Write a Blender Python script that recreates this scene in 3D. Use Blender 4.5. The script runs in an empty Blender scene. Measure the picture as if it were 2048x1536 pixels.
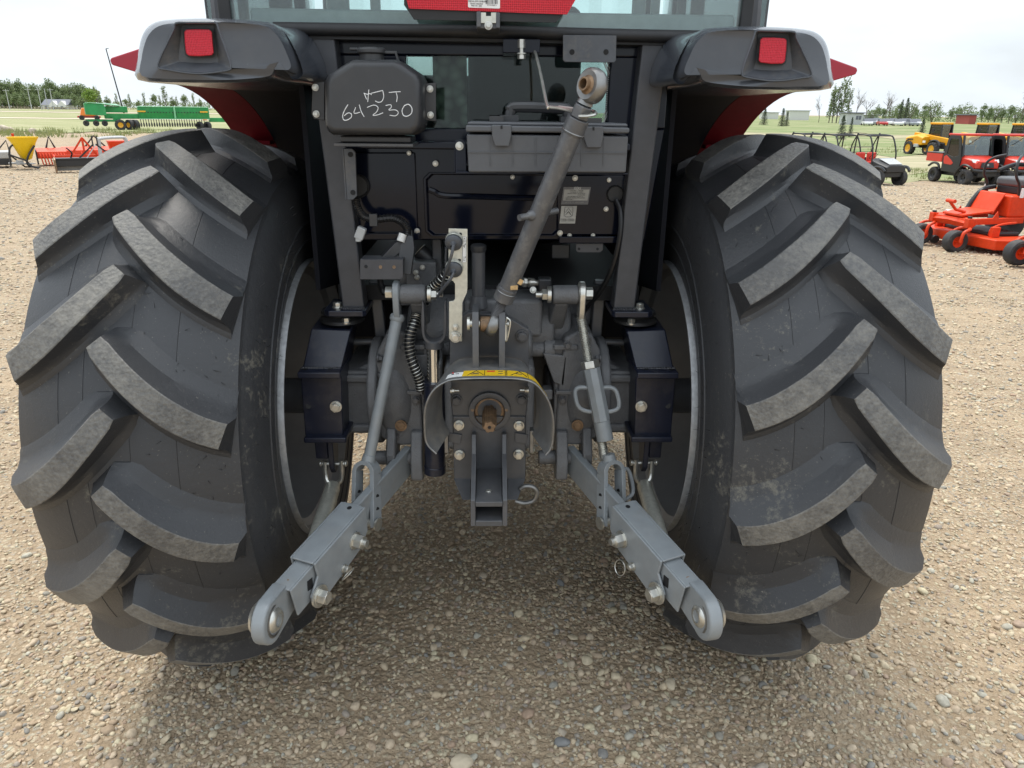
import bpy, bmesh, math, random
from mathutils import Vector, Matrix, noise
random.seed(7)
sc = bpy.context.scene
COL = sc.collection

# ------------------------------------------------------------------ camera
FPX = 1450.0                      # focal length for a 2048 px wide frame
CAM_O = Vector((0.00335, -1.98212, 1.49029))
PITCH, YAW, ROLL = 0.3579, 0.0312, 0.0111
_fw = Vector((math.sin(YAW)*math.cos(PITCH), math.cos(YAW)*math.cos(PITCH), -math.sin(PITCH)))
_rt = Vector((math.cos(YAW), -math.sin(YAW), 0))
_up = _rt.cross(_fw)
CR = _rt*math.cos(ROLL) + _up*math.sin(ROLL)
CU = -_rt*math.sin(ROLL) + _up*math.cos(ROLL)
cam_d = bpy.data.cameras.new("camera")
cam = bpy.data.objects.new("camera", cam_d)
COL.objects.link(cam)
cam_d.sensor_width = 36.0
cam_d.lens = 36.0*FPX/2048.0
cam_d.clip_start = 0.05
cam_d.clip_end = 6000
m = Matrix.Identity(4)
for i in range(3):
    m[i][0] = CR[i]; m[i][1] = CU[i]; m[i][2] = -_fw[i]; m[i][3] = CAM_O[i]
cam.matrix_world = m
sc.camera = cam

# ------------------------------------------------------------------ light
SUN_EL, SUN_AZ = math.radians(66), math.radians(-24)      # azimuth from +Y (ahead of the tractor), negative = to the left
world = bpy.data.worlds.new("World")
sc.world = world
world.use_nodes = True
wn, wl = world.node_tree.nodes, world.node_tree.links
wn.clear()
wo = wn.new("ShaderNodeOutputWorld")
bg = wn.new("ShaderNodeBackground")
sky = wn.new("ShaderNodeTexSky")
sky.sky_type = 'NISHITA'
sky.sun_disc = False
sky.sun_elevation = SUN_EL
sky.sun_rotation = SUN_AZ
sky.air_density = 1.0
sky.dust_density = 3.0
sky.ozone_density = 1.5
tc = wn.new("ShaderNodeTexCoord")
mp = wn.new("ShaderNodeMapping")
mp.inputs["Scale"].default_value = (1.0, 1.0, 3.2)
mp.inputs["Location"].default_value = (2.7, 1.3, 0.9)
wl.new(tc.outputs["Generated"], mp.inputs["Vector"])
nz = wn.new("ShaderNodeTexNoise")
nz.inputs["Scale"].default_value = 2.1
nz.inputs["Detail"].default_value = 7
nz.inputs["Roughness"].default_value = 0.55
wl.new(mp.outputs["Vector"], nz.inputs["Vector"])
rp = wn.new("ShaderNodeValToRGB")
rp.color_ramp.elements[0].position = 0.36
rp.color_ramp.elements[0].color = (0.66, 0.66, 0.66, 1)
rp.color_ramp.elements[1].position = 0.62
rp.color_ramp.elements[1].color = (1, 1, 1, 1)
wl.new(nz.outputs["Fac"], rp.inputs["Fac"])
cl = wn.new("ShaderNodeMixRGB")
cl.blend_type = 'MIX'
cl.inputs[2].default_value = (8.6, 9.3, 9.9, 1)
wl.new(rp.outputs["Color"], cl.inputs[0])
wl.new(sky.outputs["Color"], cl.inputs[1])
# an overcast sky is brighter overhead than at the horizon
sx = wn.new("ShaderNodeSeparateXYZ")
wl.new(tc.outputs["Generated"], sx.inputs[0])
ov = wn.new("ShaderNodeMath"); ov.operation = 'MULTIPLY_ADD'; ov.use_clamp = False
ov.inputs[1].default_value = 0.9; ov.inputs[2].default_value = 1.0
wl.new(sx.outputs["Z"], ov.inputs[0])
mo = wn.new("ShaderNodeMath"); mo.operation = 'MAXIMUM'; mo.inputs[1].default_value = 1.0
wl.new(ov.outputs[0], mo.inputs[0])
om = wn.new("ShaderNodeVectorMath"); om.operation = 'SCALE'
wl.new(cl.outputs["Color"], om.inputs[0]); wl.new(mo.outputs[0], om.inputs[3])
wl.new(om.outputs[0], bg.inputs["Color"])
bg.inputs["Strength"].default_value = 0.066
wl.new(bg.outputs["Background"], wo.inputs["Surface"])

sun_d = bpy.data.lights.new("sun", 'SUN')
sun_d.energy = 1.9
sun_d.angle = math.radians(22)
sun_d.color = (1.0, 0.95, 0.87)
sun = bpy.data.objects.new("sun", sun_d)
COL.objects.link(sun)
sdir = Vector((math.sin(SUN_AZ)*math.cos(SUN_EL), math.cos(SUN_AZ)*math.cos(SUN_EL), math.sin(SUN_EL)))
sun.rotation_euler = sdir.to_track_quat('Z', 'Y').to_euler()
sun.location = sdir*30

vs = sc.view_settings
vs.view_transform = 'Standard'
vs.look = 'None'
vs.exposure = 0.80
vs.gamma = 1.0
vs.use_curve_mapping = False
sc.cycles.max_bounces = 8
sc.cycles.transparent_max_bounces = 12
sc.cycles.use_denoising = True
sc.cycles.caustics_reflective = False
sc.cycles.caustics_refractive = False

# ------------------------------------------------------------------ helpers
def V(*a):
    return Vector(a)

def ray(px, py):
    return CR*((px-1024)/FPX) - CU*((py-768)/FPX) + _fw

def at(px, py, Y):
    "point of the plane y = Y that the lens sees at that spot"
    d = ray(px, py)
    return CAM_O + d*((Y-CAM_O.y)/d.y)

def gz(x, y):
    "height of the lot: it falls away gently beyond the tractor, more to the right"
    d = max(0.0, y+2.0)
    s = x/max(3.0, 0.45*d)
    s = max(-1.0, min(1.0, s))
    def pl(t):
        for (a, b), (c, e) in zip(t, t[1:]):
            if d <= c:
                u = max(0.0, (d-a)/(c-a)); u = u*u*(3-2*u)*0.35+u*0.65
                return b+(e-b)*u
        return t[-1][1]
    zl = pl(((6, 0), (25, -0.5), (72, -0.42), (140, -0.4), (300, 0.6), (1500, 3.0)))
    zr = pl(((6, 0), (9.4, -0.14), (32, -1.18), (66, -1.38), (110, -1.0), (150, -0.45), (300, 0.5), (1500, 3.0)))
    w = (s+1)/2; w = w*w*(3-2*w)
    return zl+(zr-zl)*w

def gp(px, depth, py=300):
    "ground point under the given image column at the given depth"
    d = ray(px, 0)
    hx, hy = d.x, d.y
    # depth is measured along the view axis; iterate on the ground height
    z = 0.0
    for _ in range(6):
        den = hx*_fw.x+hy*_fw.y
        k = (depth-(z-CAM_O.z)*_fw.z)/den
        x, y = CAM_O.x+hx*k, CAM_O.y+hy*k
        z = gz(x, y)
        # column correction for pitch
        v = Vector((x, y, z))-CAM_O
        ppx = 1024+FPX*(v.dot(CR))/(v.dot(_fw))
        hx += (px-ppx)/FPX*0.8*_rt.x*math.hypot(hx, hy); hy += (px-ppx)/FPX*0.8*_rt.y*math.hypot(hx, hy)
    return Vector((x, y, z))

def frame(axis):
    a = Vector(axis).normalized()
    h = Vector((0, 0, 1)) if abs(a.z) < 0.9 else Vector((0, 1, 0))
    e1 = h.cross(a).normalized()
    e2 = a.cross(e1)
    return e1, e2, a

def spline(pts, n=8):
    "Catmull-Rom through the points"
    P = [Vector(p) for p in pts]
    P = [P[0]*2-P[1]]+P+[P[-1]*2-P[-2]]
    out = []
    for i in range(1, len(P)-2):
        for k in range(n):
            t = k/n
            a, b, c, d = P[i-1], P[i], P[i+1], P[i+2]
            out.append(0.5*((2*b)+(c-a)*t+(2*a-5*b+4*c-d)*t*t+(3*b-a-3*c+d)*t*t*t))
    out.append(P[-2])
    return out

class MB:
    def __init__(self):
        self.v = []; self.f = []; self.mi = []; self.cur = 0
    def mat(self, i):
        self.cur = i; return self
    def add(self, vs, fs):
        b = len(self.v)
        self.v += [tuple(p) for p in vs]
        self.f += [tuple(b+i for i in f) for f in fs]
        self.mi += [self.cur]*len(fs)
        return self
    def hexa(self, p):
        "8 corners: bottom ring 0-3, top ring 4-7"
        return self.add(p, [(3, 2, 1, 0), (4, 5, 6, 7), (0, 1, 5, 4), (1, 2, 6, 5), (2, 3, 7, 6), (3, 0, 4, 7)])
    def box(self, c, s, R=None):
        c = Vector(c); h = Vector(s)/2
        p = []
        for z in (-1, 1):
            for x, y in ((-1, -1), (1, -1), (1, 1), (-1, 1)):
                q = Vector((x*h.x, y*h.y, z*h.z))
                if R is not None:
                    q = R @ q
                p.append(c+q)
        return self.hexa(p)
    def bb(self, x0, x1, y0, y1, z0, z1):
        return self.box(((x0+x1)/2, (y0+y1)/2, (z0+z1)/2), (abs(x1-x0), abs(y1-y0), abs(z1-z0)))
    def beam(self, p0, p1, w, h, up=(0, 0, 1), w1=None, h1=None):
        p0, p1 = Vector(p0), Vector(p1)
        d = (p1-p0).normalized()
        s = d.cross(Vector(up))
        if s.length < 1e-4:
            s = d.cross(Vector((0, 1, 0)))
        s.normalize(); u = s.cross(d)
        w1 = w if w1 is None else w1; h1 = h if h1 is None else h1
        p = []
        for c, ww, hh in ((p0, w, h), (p1, w1, h1)):
            p += [c-s*ww/2-u*hh/2, c+s*ww/2-u*hh/2, c+s*ww/2+u*hh/2, c-s*ww/2+u*hh/2]
        return self.hexa(p)
    def cyl(self, p0, p1, r, r1=None, n=16, caps=True, ph=0.0):
        p0, p1 = Vector(p0), Vector(p1)
        r1 = r if r1 is None else r1
        e1, e2, a = frame(p1-p0)
        vs = []
        for c, rr in ((p0, r), (p1, r1)):
            for i in range(n):
                t = 2*math.pi*i/n+ph
                vs.append(c+e1*(rr*math.cos(t))+e2*(rr*math.sin(t)))
        fs = [(i, (i+1) % n, n+(i+1) % n, n+i) for i in range(n)]
        if caps:
            fs += [tuple(range(n-1, -1, -1)), tuple(range(n, 2*n))]
        return self.add(vs, fs)
    def lathe(self, prof, o, axis, n=24, closed=False, a0=0.0, a1=None):
        o = Vector(o); e1, e2, a = frame(axis)
        full = a1 is None
        a1 = a0+2*math.pi if full else a1
        k = len(prof); m_ = n if full else n+1
        vs = []
        for i in range(m_):
            t = a0+(a1-a0)*i/n
            d = e1*math.cos(t)+e2*math.sin(t)
            for r, h in prof:
                vs.append(o+d*r+a*h)
        fs = []
        for i in range(n):
            j = (i+1) % m_
            for q in range(k-1+(1 if closed else 0)):
                q2 = (q+1) % k
                fs.append((i*k+q, j*k+q, j*k+q2, i*k+q2))
        return self.add(vs, fs)
    def ball(self, c, r, sc_=(1, 1, 1), nu=14, nv=9):
        prof = [(r*math.sin(math.pi*i/nv), -r*math.cos(math.pi*i/nv)) for i in range(nv+1)]
        prof[0] = (1e-5, -r); prof[-1] = (1e-5, r)
        b = len(self.v)
        self.lathe(prof, (0, 0, 0), (0, 0, 1), nu)
        for i in range(b, len(self.v)):
            q = self.v[i]
            self.v[i] = (c[0]+q[0]*sc_[0], c[1]+q[1]*sc_[1], c[2]+q[2]*sc_[2])
        return self
    def tube(self, pts, r, n=8, closed=False, caps=True, rf=None):
        P = [Vector(p) for p in pts]
        m_ = len(P)
        T = []
        for i in range(m_):
            if closed:
                t = P[(i+1) % m_]-P[i-1]
            else:
                t = P[min(i+1, m_-1)]-P[max(i-1, 0)]
            T.append(t.normalized())
        e1 = frame(T[0])[0]
        vs = []
        for i in range(m_):
            e1 = (e1-T[i]*e1.dot(T[i])).normalized()
            e2 = T[i].cross(e1)
            rr = r if rf is None else r*rf(i/(m_-1))
            for k in range(n):
                t = 2*math.pi*k/n
                vs.append(P[i]+e1*(rr*math.cos(t))+e2*(rr*math.sin(t)))
        fs = []
        for i in range(m_ if closed else m_-1):
            j = (i+1) % m_
            for k in range(n):
                fs.append((i*n+k, i*n+(k+1) % n, j*n+(k+1) % n, j*n+k))
        if caps and not closed:
            fs += [tuple(range(n-1, -1, -1)), tuple(range((m_-1)*n, m_*n))]
        return self.add(vs, fs)
    def prism(self, pts, off):
        "polygon of 3D points extruded by the vector off"
        n = len(pts); off = Vector(off)
        P = [Vector(p) for p in pts]
        fs = [tuple(range(n)), tuple(range(2*n-1, n-1, -1))]
        fs += [(i, n+i, n+(i+1) % n, (i+1) % n) for i in range(n)]
        return self.add(P+[p+off for p in P], fs)
    def pprism(self, pts, yf, yb):
        return self.prism([at(x, y, yf) for x, y in pts], (0, yb-yf, 0))
    def pbox(self, x0, y0, x1, y1, yf, yb):
        a, b, c, d = at(x0, y0, yf), at(x1, y0, yf), at(x1, y1, yf), at(x0, y1, yf)
        return self.bb((a.x+d.x)/2, (b.x+c.x)/2, yf, yb, (c.z+d.z)/2, (a.z+b.z)/2)
    def loft(self, rings, cap0=True, cap1=True, closed=True):
        n = len(rings[0]); vs = []; fs = []
        for r in rings:
            vs += [Vector(p) for p in r]
        for i in range(len(rings)-1):
            for k in range(n if closed else n-1):
                k2 = (k+1) % n
                fs.append((i*n+k, i*n+k2, (i+1)*n+k2, (i+1)*n+k))
        if cap0: fs.append(tuple(range(n-1, -1, -1)))
        if cap1: fs.append(tuple(range((len(rings)-1)*n, len(rings)*n)))
        return self.add(vs, fs)
    def mesh(self, name, mats, sharp=35, recalc=True):
        me = bpy.data.meshes.new(name)
        me.from_pydata(self.v, [], self.f)
        for mm in (mats if isinstance(mats, (list, tuple)) else [mats]):
            me.materials.append(mm)
        me.polygons.foreach_set("material_index", self.mi)
        me.polygons.foreach_set("use_smooth", [True]*len(self.f))
        me.update()
        if recalc:
            b = bmesh.new(); b.from_mesh(me)
            bmesh.ops.recalc_face_normals(b, faces=b.faces)
            b.to_mesh(me); b.free()
        me.set_sharp_from_angle(angle=math.radians(sharp))
        return me
    def build(self, name, mats, parent=None, bevel=0.0, sharp=35, seg=2, loc=None, label=None, recalc=True):
        me = self.mesh(name, mats, sharp, recalc)
        o = bpy.data.objects.new(name, me)
        COL.objects.link(o)
        if parent is not None:
            o.parent = parent
        if loc is not None:
            o.location = loc
        if bevel > 0:
            bm = o.modifiers.new("bevel", 'BEVEL')
            bm.width = bevel; bm.segments = seg; bm.limit_method = 'ANGLE'; bm.angle_limit = math.radians(40)
            bm.harden_normals = True
        if label:
            o["label"] = label
        return o

def tag(o, label, cat, group=None, kind=None):
    if label: o["label"] = label
    if cat: o["category"] = cat
    if group: o["group"] = group
    if kind: o["kind"] = kind
    return o

def empty(name, loc=(0, 0, 0), rz=0.0, label=None, cat=None, group=None):
    o = bpy.data.objects.new(name, None)
    COL.objects.link(o)
    o.location = loc
    o.rotation_euler = (0, 0, rz)
    tag(o, label, cat, group)
    return o

def copy_tree(o, parent=None):
    c = o.copy(); COL.objects.link(c); c.parent = parent
    for ch in list(o.children):
        copy_tree(ch, c)
    return c

# ------------------------------------------------------------------ materials
def principled(name):
    mt = bpy.data.materials.new(name)
    mt.use_nodes = True
    return mt, mt.node_tree.nodes, mt.node_tree.links, mt.node_tree.nodes["Principled BSDF"]

def mat(name, col, rough=0.5, metal=0.0, coat=0.0, var=0.12, nscale=30.0, bump=0.0, bscale=200.0, dirt=None, dirt_amt=0.0, dscale=6.0, spec=0.5, scr=0.0, scrs=26.0):
    "paint, plastic or metal with slight mottling, grain and dust"
    mt, n, l, p = principled(name)
    p.inputs["Roughness"].default_value = rough
    p.inputs["Metallic"].default_value = metal
    p.inputs["Coat Weight"].default_value = coat
    p.inputs["Coat Roughness"].default_value = 0.08
    p.inputs["Specular IOR Level"].default_value = spec
    g = n.new("ShaderNodeNewGeometry")
    t = n.new("ShaderNodeTexNoise"); t.inputs["Scale"].default_value = nscale; t.inputs["Detail"].default_value = 6
    l.new(g.outputs["Position"], t.inputs["Vector"])
    r = n.new("ShaderNodeMapRange")
    r.inputs[1].default_value = 0.3; r.inputs[2].default_value = 0.7
    r.inputs[3].default_value = 1-var; r.inputs[4].default_value = 1+var
    l.new(t.outputs["Fac"], r.inputs[0])
    mx = n.new("ShaderNodeMixRGB"); mx.blend_type = 'MULTIPLY'; mx.inputs[0].default_value = 1
    mx.inputs[1].default_value = (*col, 1)
    l.new(r.outputs[0], mx.inputs[2])
    out = mx.outputs[0]
    if dirt is not None:
        d = n.new("ShaderNodeTexNoise"); d.inputs["Scale"].default_value = dscale; d.inputs["Detail"].default_value = 9; d.inputs["Roughness"].default_value = 0.7
        l.new(g.outputs["Position"], d.inputs["Vector"])
        dr = n.new("ShaderNodeMapRange"); dr.inputs[1].default_value = 0.5; dr.inputs[2].default_value = 0.78
        dr.inputs[3].default_value = 0; dr.inputs[4].default_value = dirt_amt
        l.new(d.outputs["Fac"], dr.inputs[0])
        m2 = n.new("ShaderNodeMixRGB"); m2.inputs[2].default_value = (*dirt, 1)
        l.new(dr.outputs[0], m2.inputs[0]); l.new(out, m2.inputs[1])
        out = m2.outputs[0]
        rr = n.new("ShaderNodeMapRange"); rr.inputs[3].default_value = rough; rr.inputs[4].default_value = min(1, rough+0.4)
        l.new(dr.outputs[0], rr.inputs[0]); l.new(rr.outputs[0], p.inputs["Roughness"])
    if scr > 0:
        # fine handling scratches, only in patches
        sv = n.new("ShaderNodeTexVoronoi"); sv.feature = 'DISTANCE_TO_EDGE'; sv.inputs["Scale"].default_value = scrs
        l.new(g.outputs["Position"], sv.inputs["Vector"])
        sr = n.new("ShaderNodeMapRange"); sr.inputs[1].default_value = 0.004; sr.inputs[2].default_value = 0.016; sr.inputs[3].default_value = 1.0; sr.inputs[4].default_value = 0.0
        l.new(sv.outputs["Distance"], sr.inputs[0])
        sn = n.new("ShaderNodeTexNoise"); sn.inputs["Scale"].default_value = scrs*0.7; sn.inputs["Detail"].default_value = 4
        l.new(g.outputs["Position"], sn.inputs["Vector"])
        s2 = n.new("ShaderNodeMapRange"); s2.inputs[1].default_value = 0.55; s2.inputs[2].default_value = 0.68; s2.inputs[4].default_value = scr
        l.new(sn.outputs["Fac"], s2.inputs[0])
        sm = n.new("ShaderNodeMath"); sm.operation = 'MULTIPLY'; l.new(sr.outputs[0], sm.inputs[0]); l.new(s2.outputs[0], sm.inputs[1])
        m3 = n.new("ShaderNodeMixRGB"); m3.inputs[2].default_value = (0.55, 0.55, 0.53, 1)
        l.new(sm.outputs[0], m3.inputs[0]); l.new(out, m3.inputs[1]); out = m3.outputs[0]
    l.new(out, p.inputs["Base Color"])
    if bump > 0:
        b = n.new("ShaderNodeTexNoise"); b.inputs["Scale"].default_value = bscale; b.inputs["Detail"].default_value = 3
        l.new(g.outputs["Position"], b.inputs["Vector"])
        bu = n.new("ShaderNodeBump"); bu.inputs["Strength"].default_value = bump; bu.inputs["Distance"].default_value = 0.004
        l.new(b.outputs["Fac"], bu.inputs["Height"]); l.new(bu.outputs["Normal"], p.inputs["Normal"])
    return mt

DUST = (0.33, 0.28, 0.21)
M = {}
M['cast'] = mat("cast_iron_paint", (0.125, 0.127, 0.132), 0.5, bump=0.45, bscale=240, dirt=DUST, dirt_amt=0.10)
M['dark'] = mat("dark_grey_paint", (0.080, 0.082, 0.088), 0.36, dirt=DUST, dirt_amt=0.16, dscale=9)
M['post'] = mat("post_paint", (0.060, 0.062, 0.070), 0.40, bump=0.05, dirt=DUST, dirt_amt=0.05)
M['navy'] = mat("navy_gloss_paint", (0.005, 0.007, 0.016), 0.12, coat=0.0, var=0.05, spec=0.32, dirt=DUST, dirt_amt=0.015)
M['bracket'] = mat("navy_bracket_paint", (0.012, 0.015, 0.029), 0.28, var=0.1, bump=0.05, dirt=DUST, dirt_amt=0.12, dscale=14)
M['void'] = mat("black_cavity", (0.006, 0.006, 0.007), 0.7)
M['fender'] = mat("fender_gloss_grey", (0.060, 0.067, 0.080), 0.26, coat=0.35, var=0.04, dirt=DUST, dirt_amt=0.06)
M['fender_in'] = mat("fender_recess_plastic", (0.075, 0.081, 0.092), 0.42, dirt=DUST, dirt_amt=0.3, dscale=22)
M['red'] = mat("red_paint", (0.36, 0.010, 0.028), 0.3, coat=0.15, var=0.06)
M['under'] = mat("red_shaded_underside", (0.15, 0.005, 0.012), 0.75, var=0.1, spec=0.12)  # darker matte copy of the red paint, arch shade put into the colour
M['toplink'] = mat("scuffed_grey_paint", (0.105, 0.107, 0.113), 0.34, 0.2, var=0.12, dirt=(0.42, 0.41, 0.38), dirt_amt=0.35, dscale=34)
M['liner'] = mat("black_arch_liner", (0.012, 0.013, 0.018), 0.7, var=0.1, spec=0.15)
M['guard'] = mat("dusty_guard_paint", (0.12, 0.12, 0.118), 0.55, var=0.15, dirt=(0.36, 0.31, 0.24), dirt_amt=0.55, dscale=12)
M['link'] = mat("link_grey_paint", (0.245, 0.264, 0.275), 0.34, var=0.08, bump=0.05, dirt=(0.3, 0.24, 0.17), dirt_amt=0.20, dscale=16)
M['zinc'] = mat("zinc_plate", (0.62, 0.61, 0.56), 0.33, 0.85, var=0.15, nscale=60)
M['galv'] = mat("galvanised_plate", (0.60, 0.60, 0.53), 0.38, 0.55, var=0.12, nscale=90, bump=0.05)
M['steel'] = mat("bare_steel", (0.24, 0.24, 0.235), 0.38, 0.8, var=0.2, nscale=50, dirt=(0.25, 0.13, 0.06), dirt_amt=0.25)
M['chrome'] = mat("chrome_rod", (0.80, 0.80, 0.79), 0.16, 1.0, var=0.03)
M['rust'] = mat("rusty_steel", (0.22, 0.14, 0.08), 0.5, 0.3, var=0.4, nscale=55, bump=0.3, dirt=(0.30, 0.20, 0.11), dirt_amt=0.4)
M['plastic'] = mat("black_plastic", (0.036, 0.037, 0.040), 0.36, var=0.06, bump=0.04, bscale=500, dirt=DUST, dirt_amt=0.06)
M['boxplastic'] = mat("toolbox_plastic", (0.085, 0.089, 0.097), 0.45, var=0.06, bump=0.10, bscale=600, dirt=DUST, dirt_amt=0.06)
M['rubber'] = mat("black_rubber", (0.018, 0.018, 0.019), 0.55, var=0.2)
M['hose'] = mat("black_hose", (0.010, 0.010, 0.011), 0.4)
M['wheelgrey'] = mat("rim_grey_paint", (0.28, 0.283, 0.29), 0.42, var=0.05, dirt=DUST, dirt_amt=0.08)
M['lip'] = mat("rim_lip_silver", (0.30, 0.31, 0.32), 0.35, 0.3, var=0.2, nscale=80)
M['yellow'] = mat("warning_yellow", (0.78, 0.50, 0.015), 0.4, var=0.06)
M['black'] = mat("print_black", (0.012, 0.012, 0.013), 0.5)
M['white'] = mat("print_white", (0.78, 0.78, 0.76), 0.5, var=0.04)
M['chalk'] = mat("paint_pen_white", (0.80, 0.81, 0.82), 0.6, var=0.15, nscale=300)
M['tan'] = mat("masking_scrap", (0.50, 0.33, 0.15), 0.7, var=0.3, nscale=120)
M['weld'] = mat("weld_bead", (0.05, 0.05, 0.055), 0.35, bump=0.6, bscale=160)
M['platebg'] = mat("plate_print_grey", (0.36, 0.36, 0.34), 0.45, 0.3)
M['platedark'] = mat("plate_print_dark", (0.13, 0.13, 0.135), 0.4, 0.3)
M['orange'] = mat("orange_paint", (0.66, 0.050, 0.008), 0.45, coat=0.0, var=0.08, spec=0.35, dirt=DUST, dirt_amt=0.12, dscale=5)
M['mred'] = mat("vehicle_red_paint", (0.60, 0.040, 0.022), 0.38, coat=0.1, var=0.06, spec=0.4, dirt=DUST, dirt_amt=0.10, dscale=4)
M['myellow'] = mat("machine_yellow_paint", (0.74, 0.34, 0.010), 0.45, coat=0.0, var=0.08, spec=0.35, dirt=DUST, dirt_amt=0.12, dscale=3)
M['hopper'] = mat("hopper_yellow", (0.85, 0.56, 0.008), 0.4, var=0.05)
M['green'] = mat("drill_green_paint", (0.022, 0.25, 0.07), 0.45, coat=0.0, var=0.15, nscale=3, spec=0.4, dirt=DUST, dirt_amt=0.2, dscale=2)
M['greenpale'] = mat("drill_lid_paint", (0.20, 0.50, 0.28), 0.35, coat=0.3, var=0.08)
M['rimyellow'] = mat("wheel_yellow_paint", (0.78, 0.42, 0.03), 0.4)
M['tyrefar'] = mat("tyre_far", (0.030, 0.030, 0.032), 0.75, var=0.2, dirt=DUST, dirt_amt=0.25)
M['blackm'] = mat("black_machine_paint", (0.018, 0.019, 0.021), 0.4)
M['greym'] = mat("pale_grey_paint", (0.42, 0.43, 0.43), 0.45)
M['wallpale'] = mat("pale_cladding", (0.62, 0.62, 0.59), 0.7)
M['wallgrey'] = mat("grey_cladding", (0.46, 0.48, 0.48), 0.7)
M['roofgrey'] = mat("roof_slate", (0.13, 0.14, 0.17), 0.7)
M['pole'] = mat("weathered_pole", (0.30, 0.26, 0.21), 0.8)
M['wood'] = mat("fence_wood", (0.34, 0.29, 0.21), 0.85)
M['bark'] = mat("tree_bark", (0.13, 0.105, 0.085), 0.9, var=0.3, nscale=8)
M['stone'] = mat("field_stone", (0.42, 0.36, 0.28), 0.85, var=0.3, nscale=5, bump=0.4, bscale=30)
M['carwhite'] = mat("car_white", (0.72, 0.73, 0.74), 0.3, coat=0.5)
M['cargrey'] = mat("car_grey", (0.25, 0.27, 0.29), 0.3, coat=0.5)
M['carred'] = mat("car_red", (0.50, 0.03, 0.03), 0.3, coat=0.5)
M['seat'] = mat("seat_black", (0.014, 0.014, 0.015), 0.6)
M['interior'] = mat("cab_trim_grey", (0.46, 0.50, 0.50), 0.6)
M['lamp'] = mat("headlamp_clear", (0.75, 0.76, 0.75), 0.15)
M['amber'] = mat("amber_lens", (0.75, 0.20, 0.02), 0.3)

def glass_mat(name, tint, refl=0.09):
    mt = bpy.data.materials.new(name); mt.use_nodes = True
    n, l = mt.node_tree.nodes, mt.node_tree.links
    n.clear()
    o = n.new("ShaderNodeOutputMaterial")
    t = n.new("ShaderNodeBsdfTransparent"); t.inputs[0].default_value = (*tint, 1)
    g = n.new("ShaderNodeBsdfGlossy"); g.inputs["Roughness"].default_value = 0.02
    f = n.new("ShaderNodeFresnel"); f.inputs[0].default_value = 1.5
    a = n.new("ShaderNodeMath"); a.operation = 'MULTIPLY_ADD'; a.inputs[1].default_value = 1.0; a.inputs[2].default_value = refl-0.04
    l.new(f.outputs[0], a.inputs[0])
    mx = n.new("ShaderNodeMixShader")
    l.new(a.outputs[0], mx.inputs[0]); l.new(t.outputs[0], mx.inputs[1]); l.new(g.outputs[0], mx.inputs[2])
    l.new(mx.outputs[0], o.inputs[0])
    return mt
M['glass'] = glass_mat("cab_glass", (0.86, 0.94, 0.93), 0.09)
M['glass2'] = glass_mat("lower_window_glass", (0.62, 0.70, 0.68), 0.035)
M['glassfar'] = glass_mat("vehicle_glass", (0.72, 0.80, 0.79), 0.09)

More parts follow.
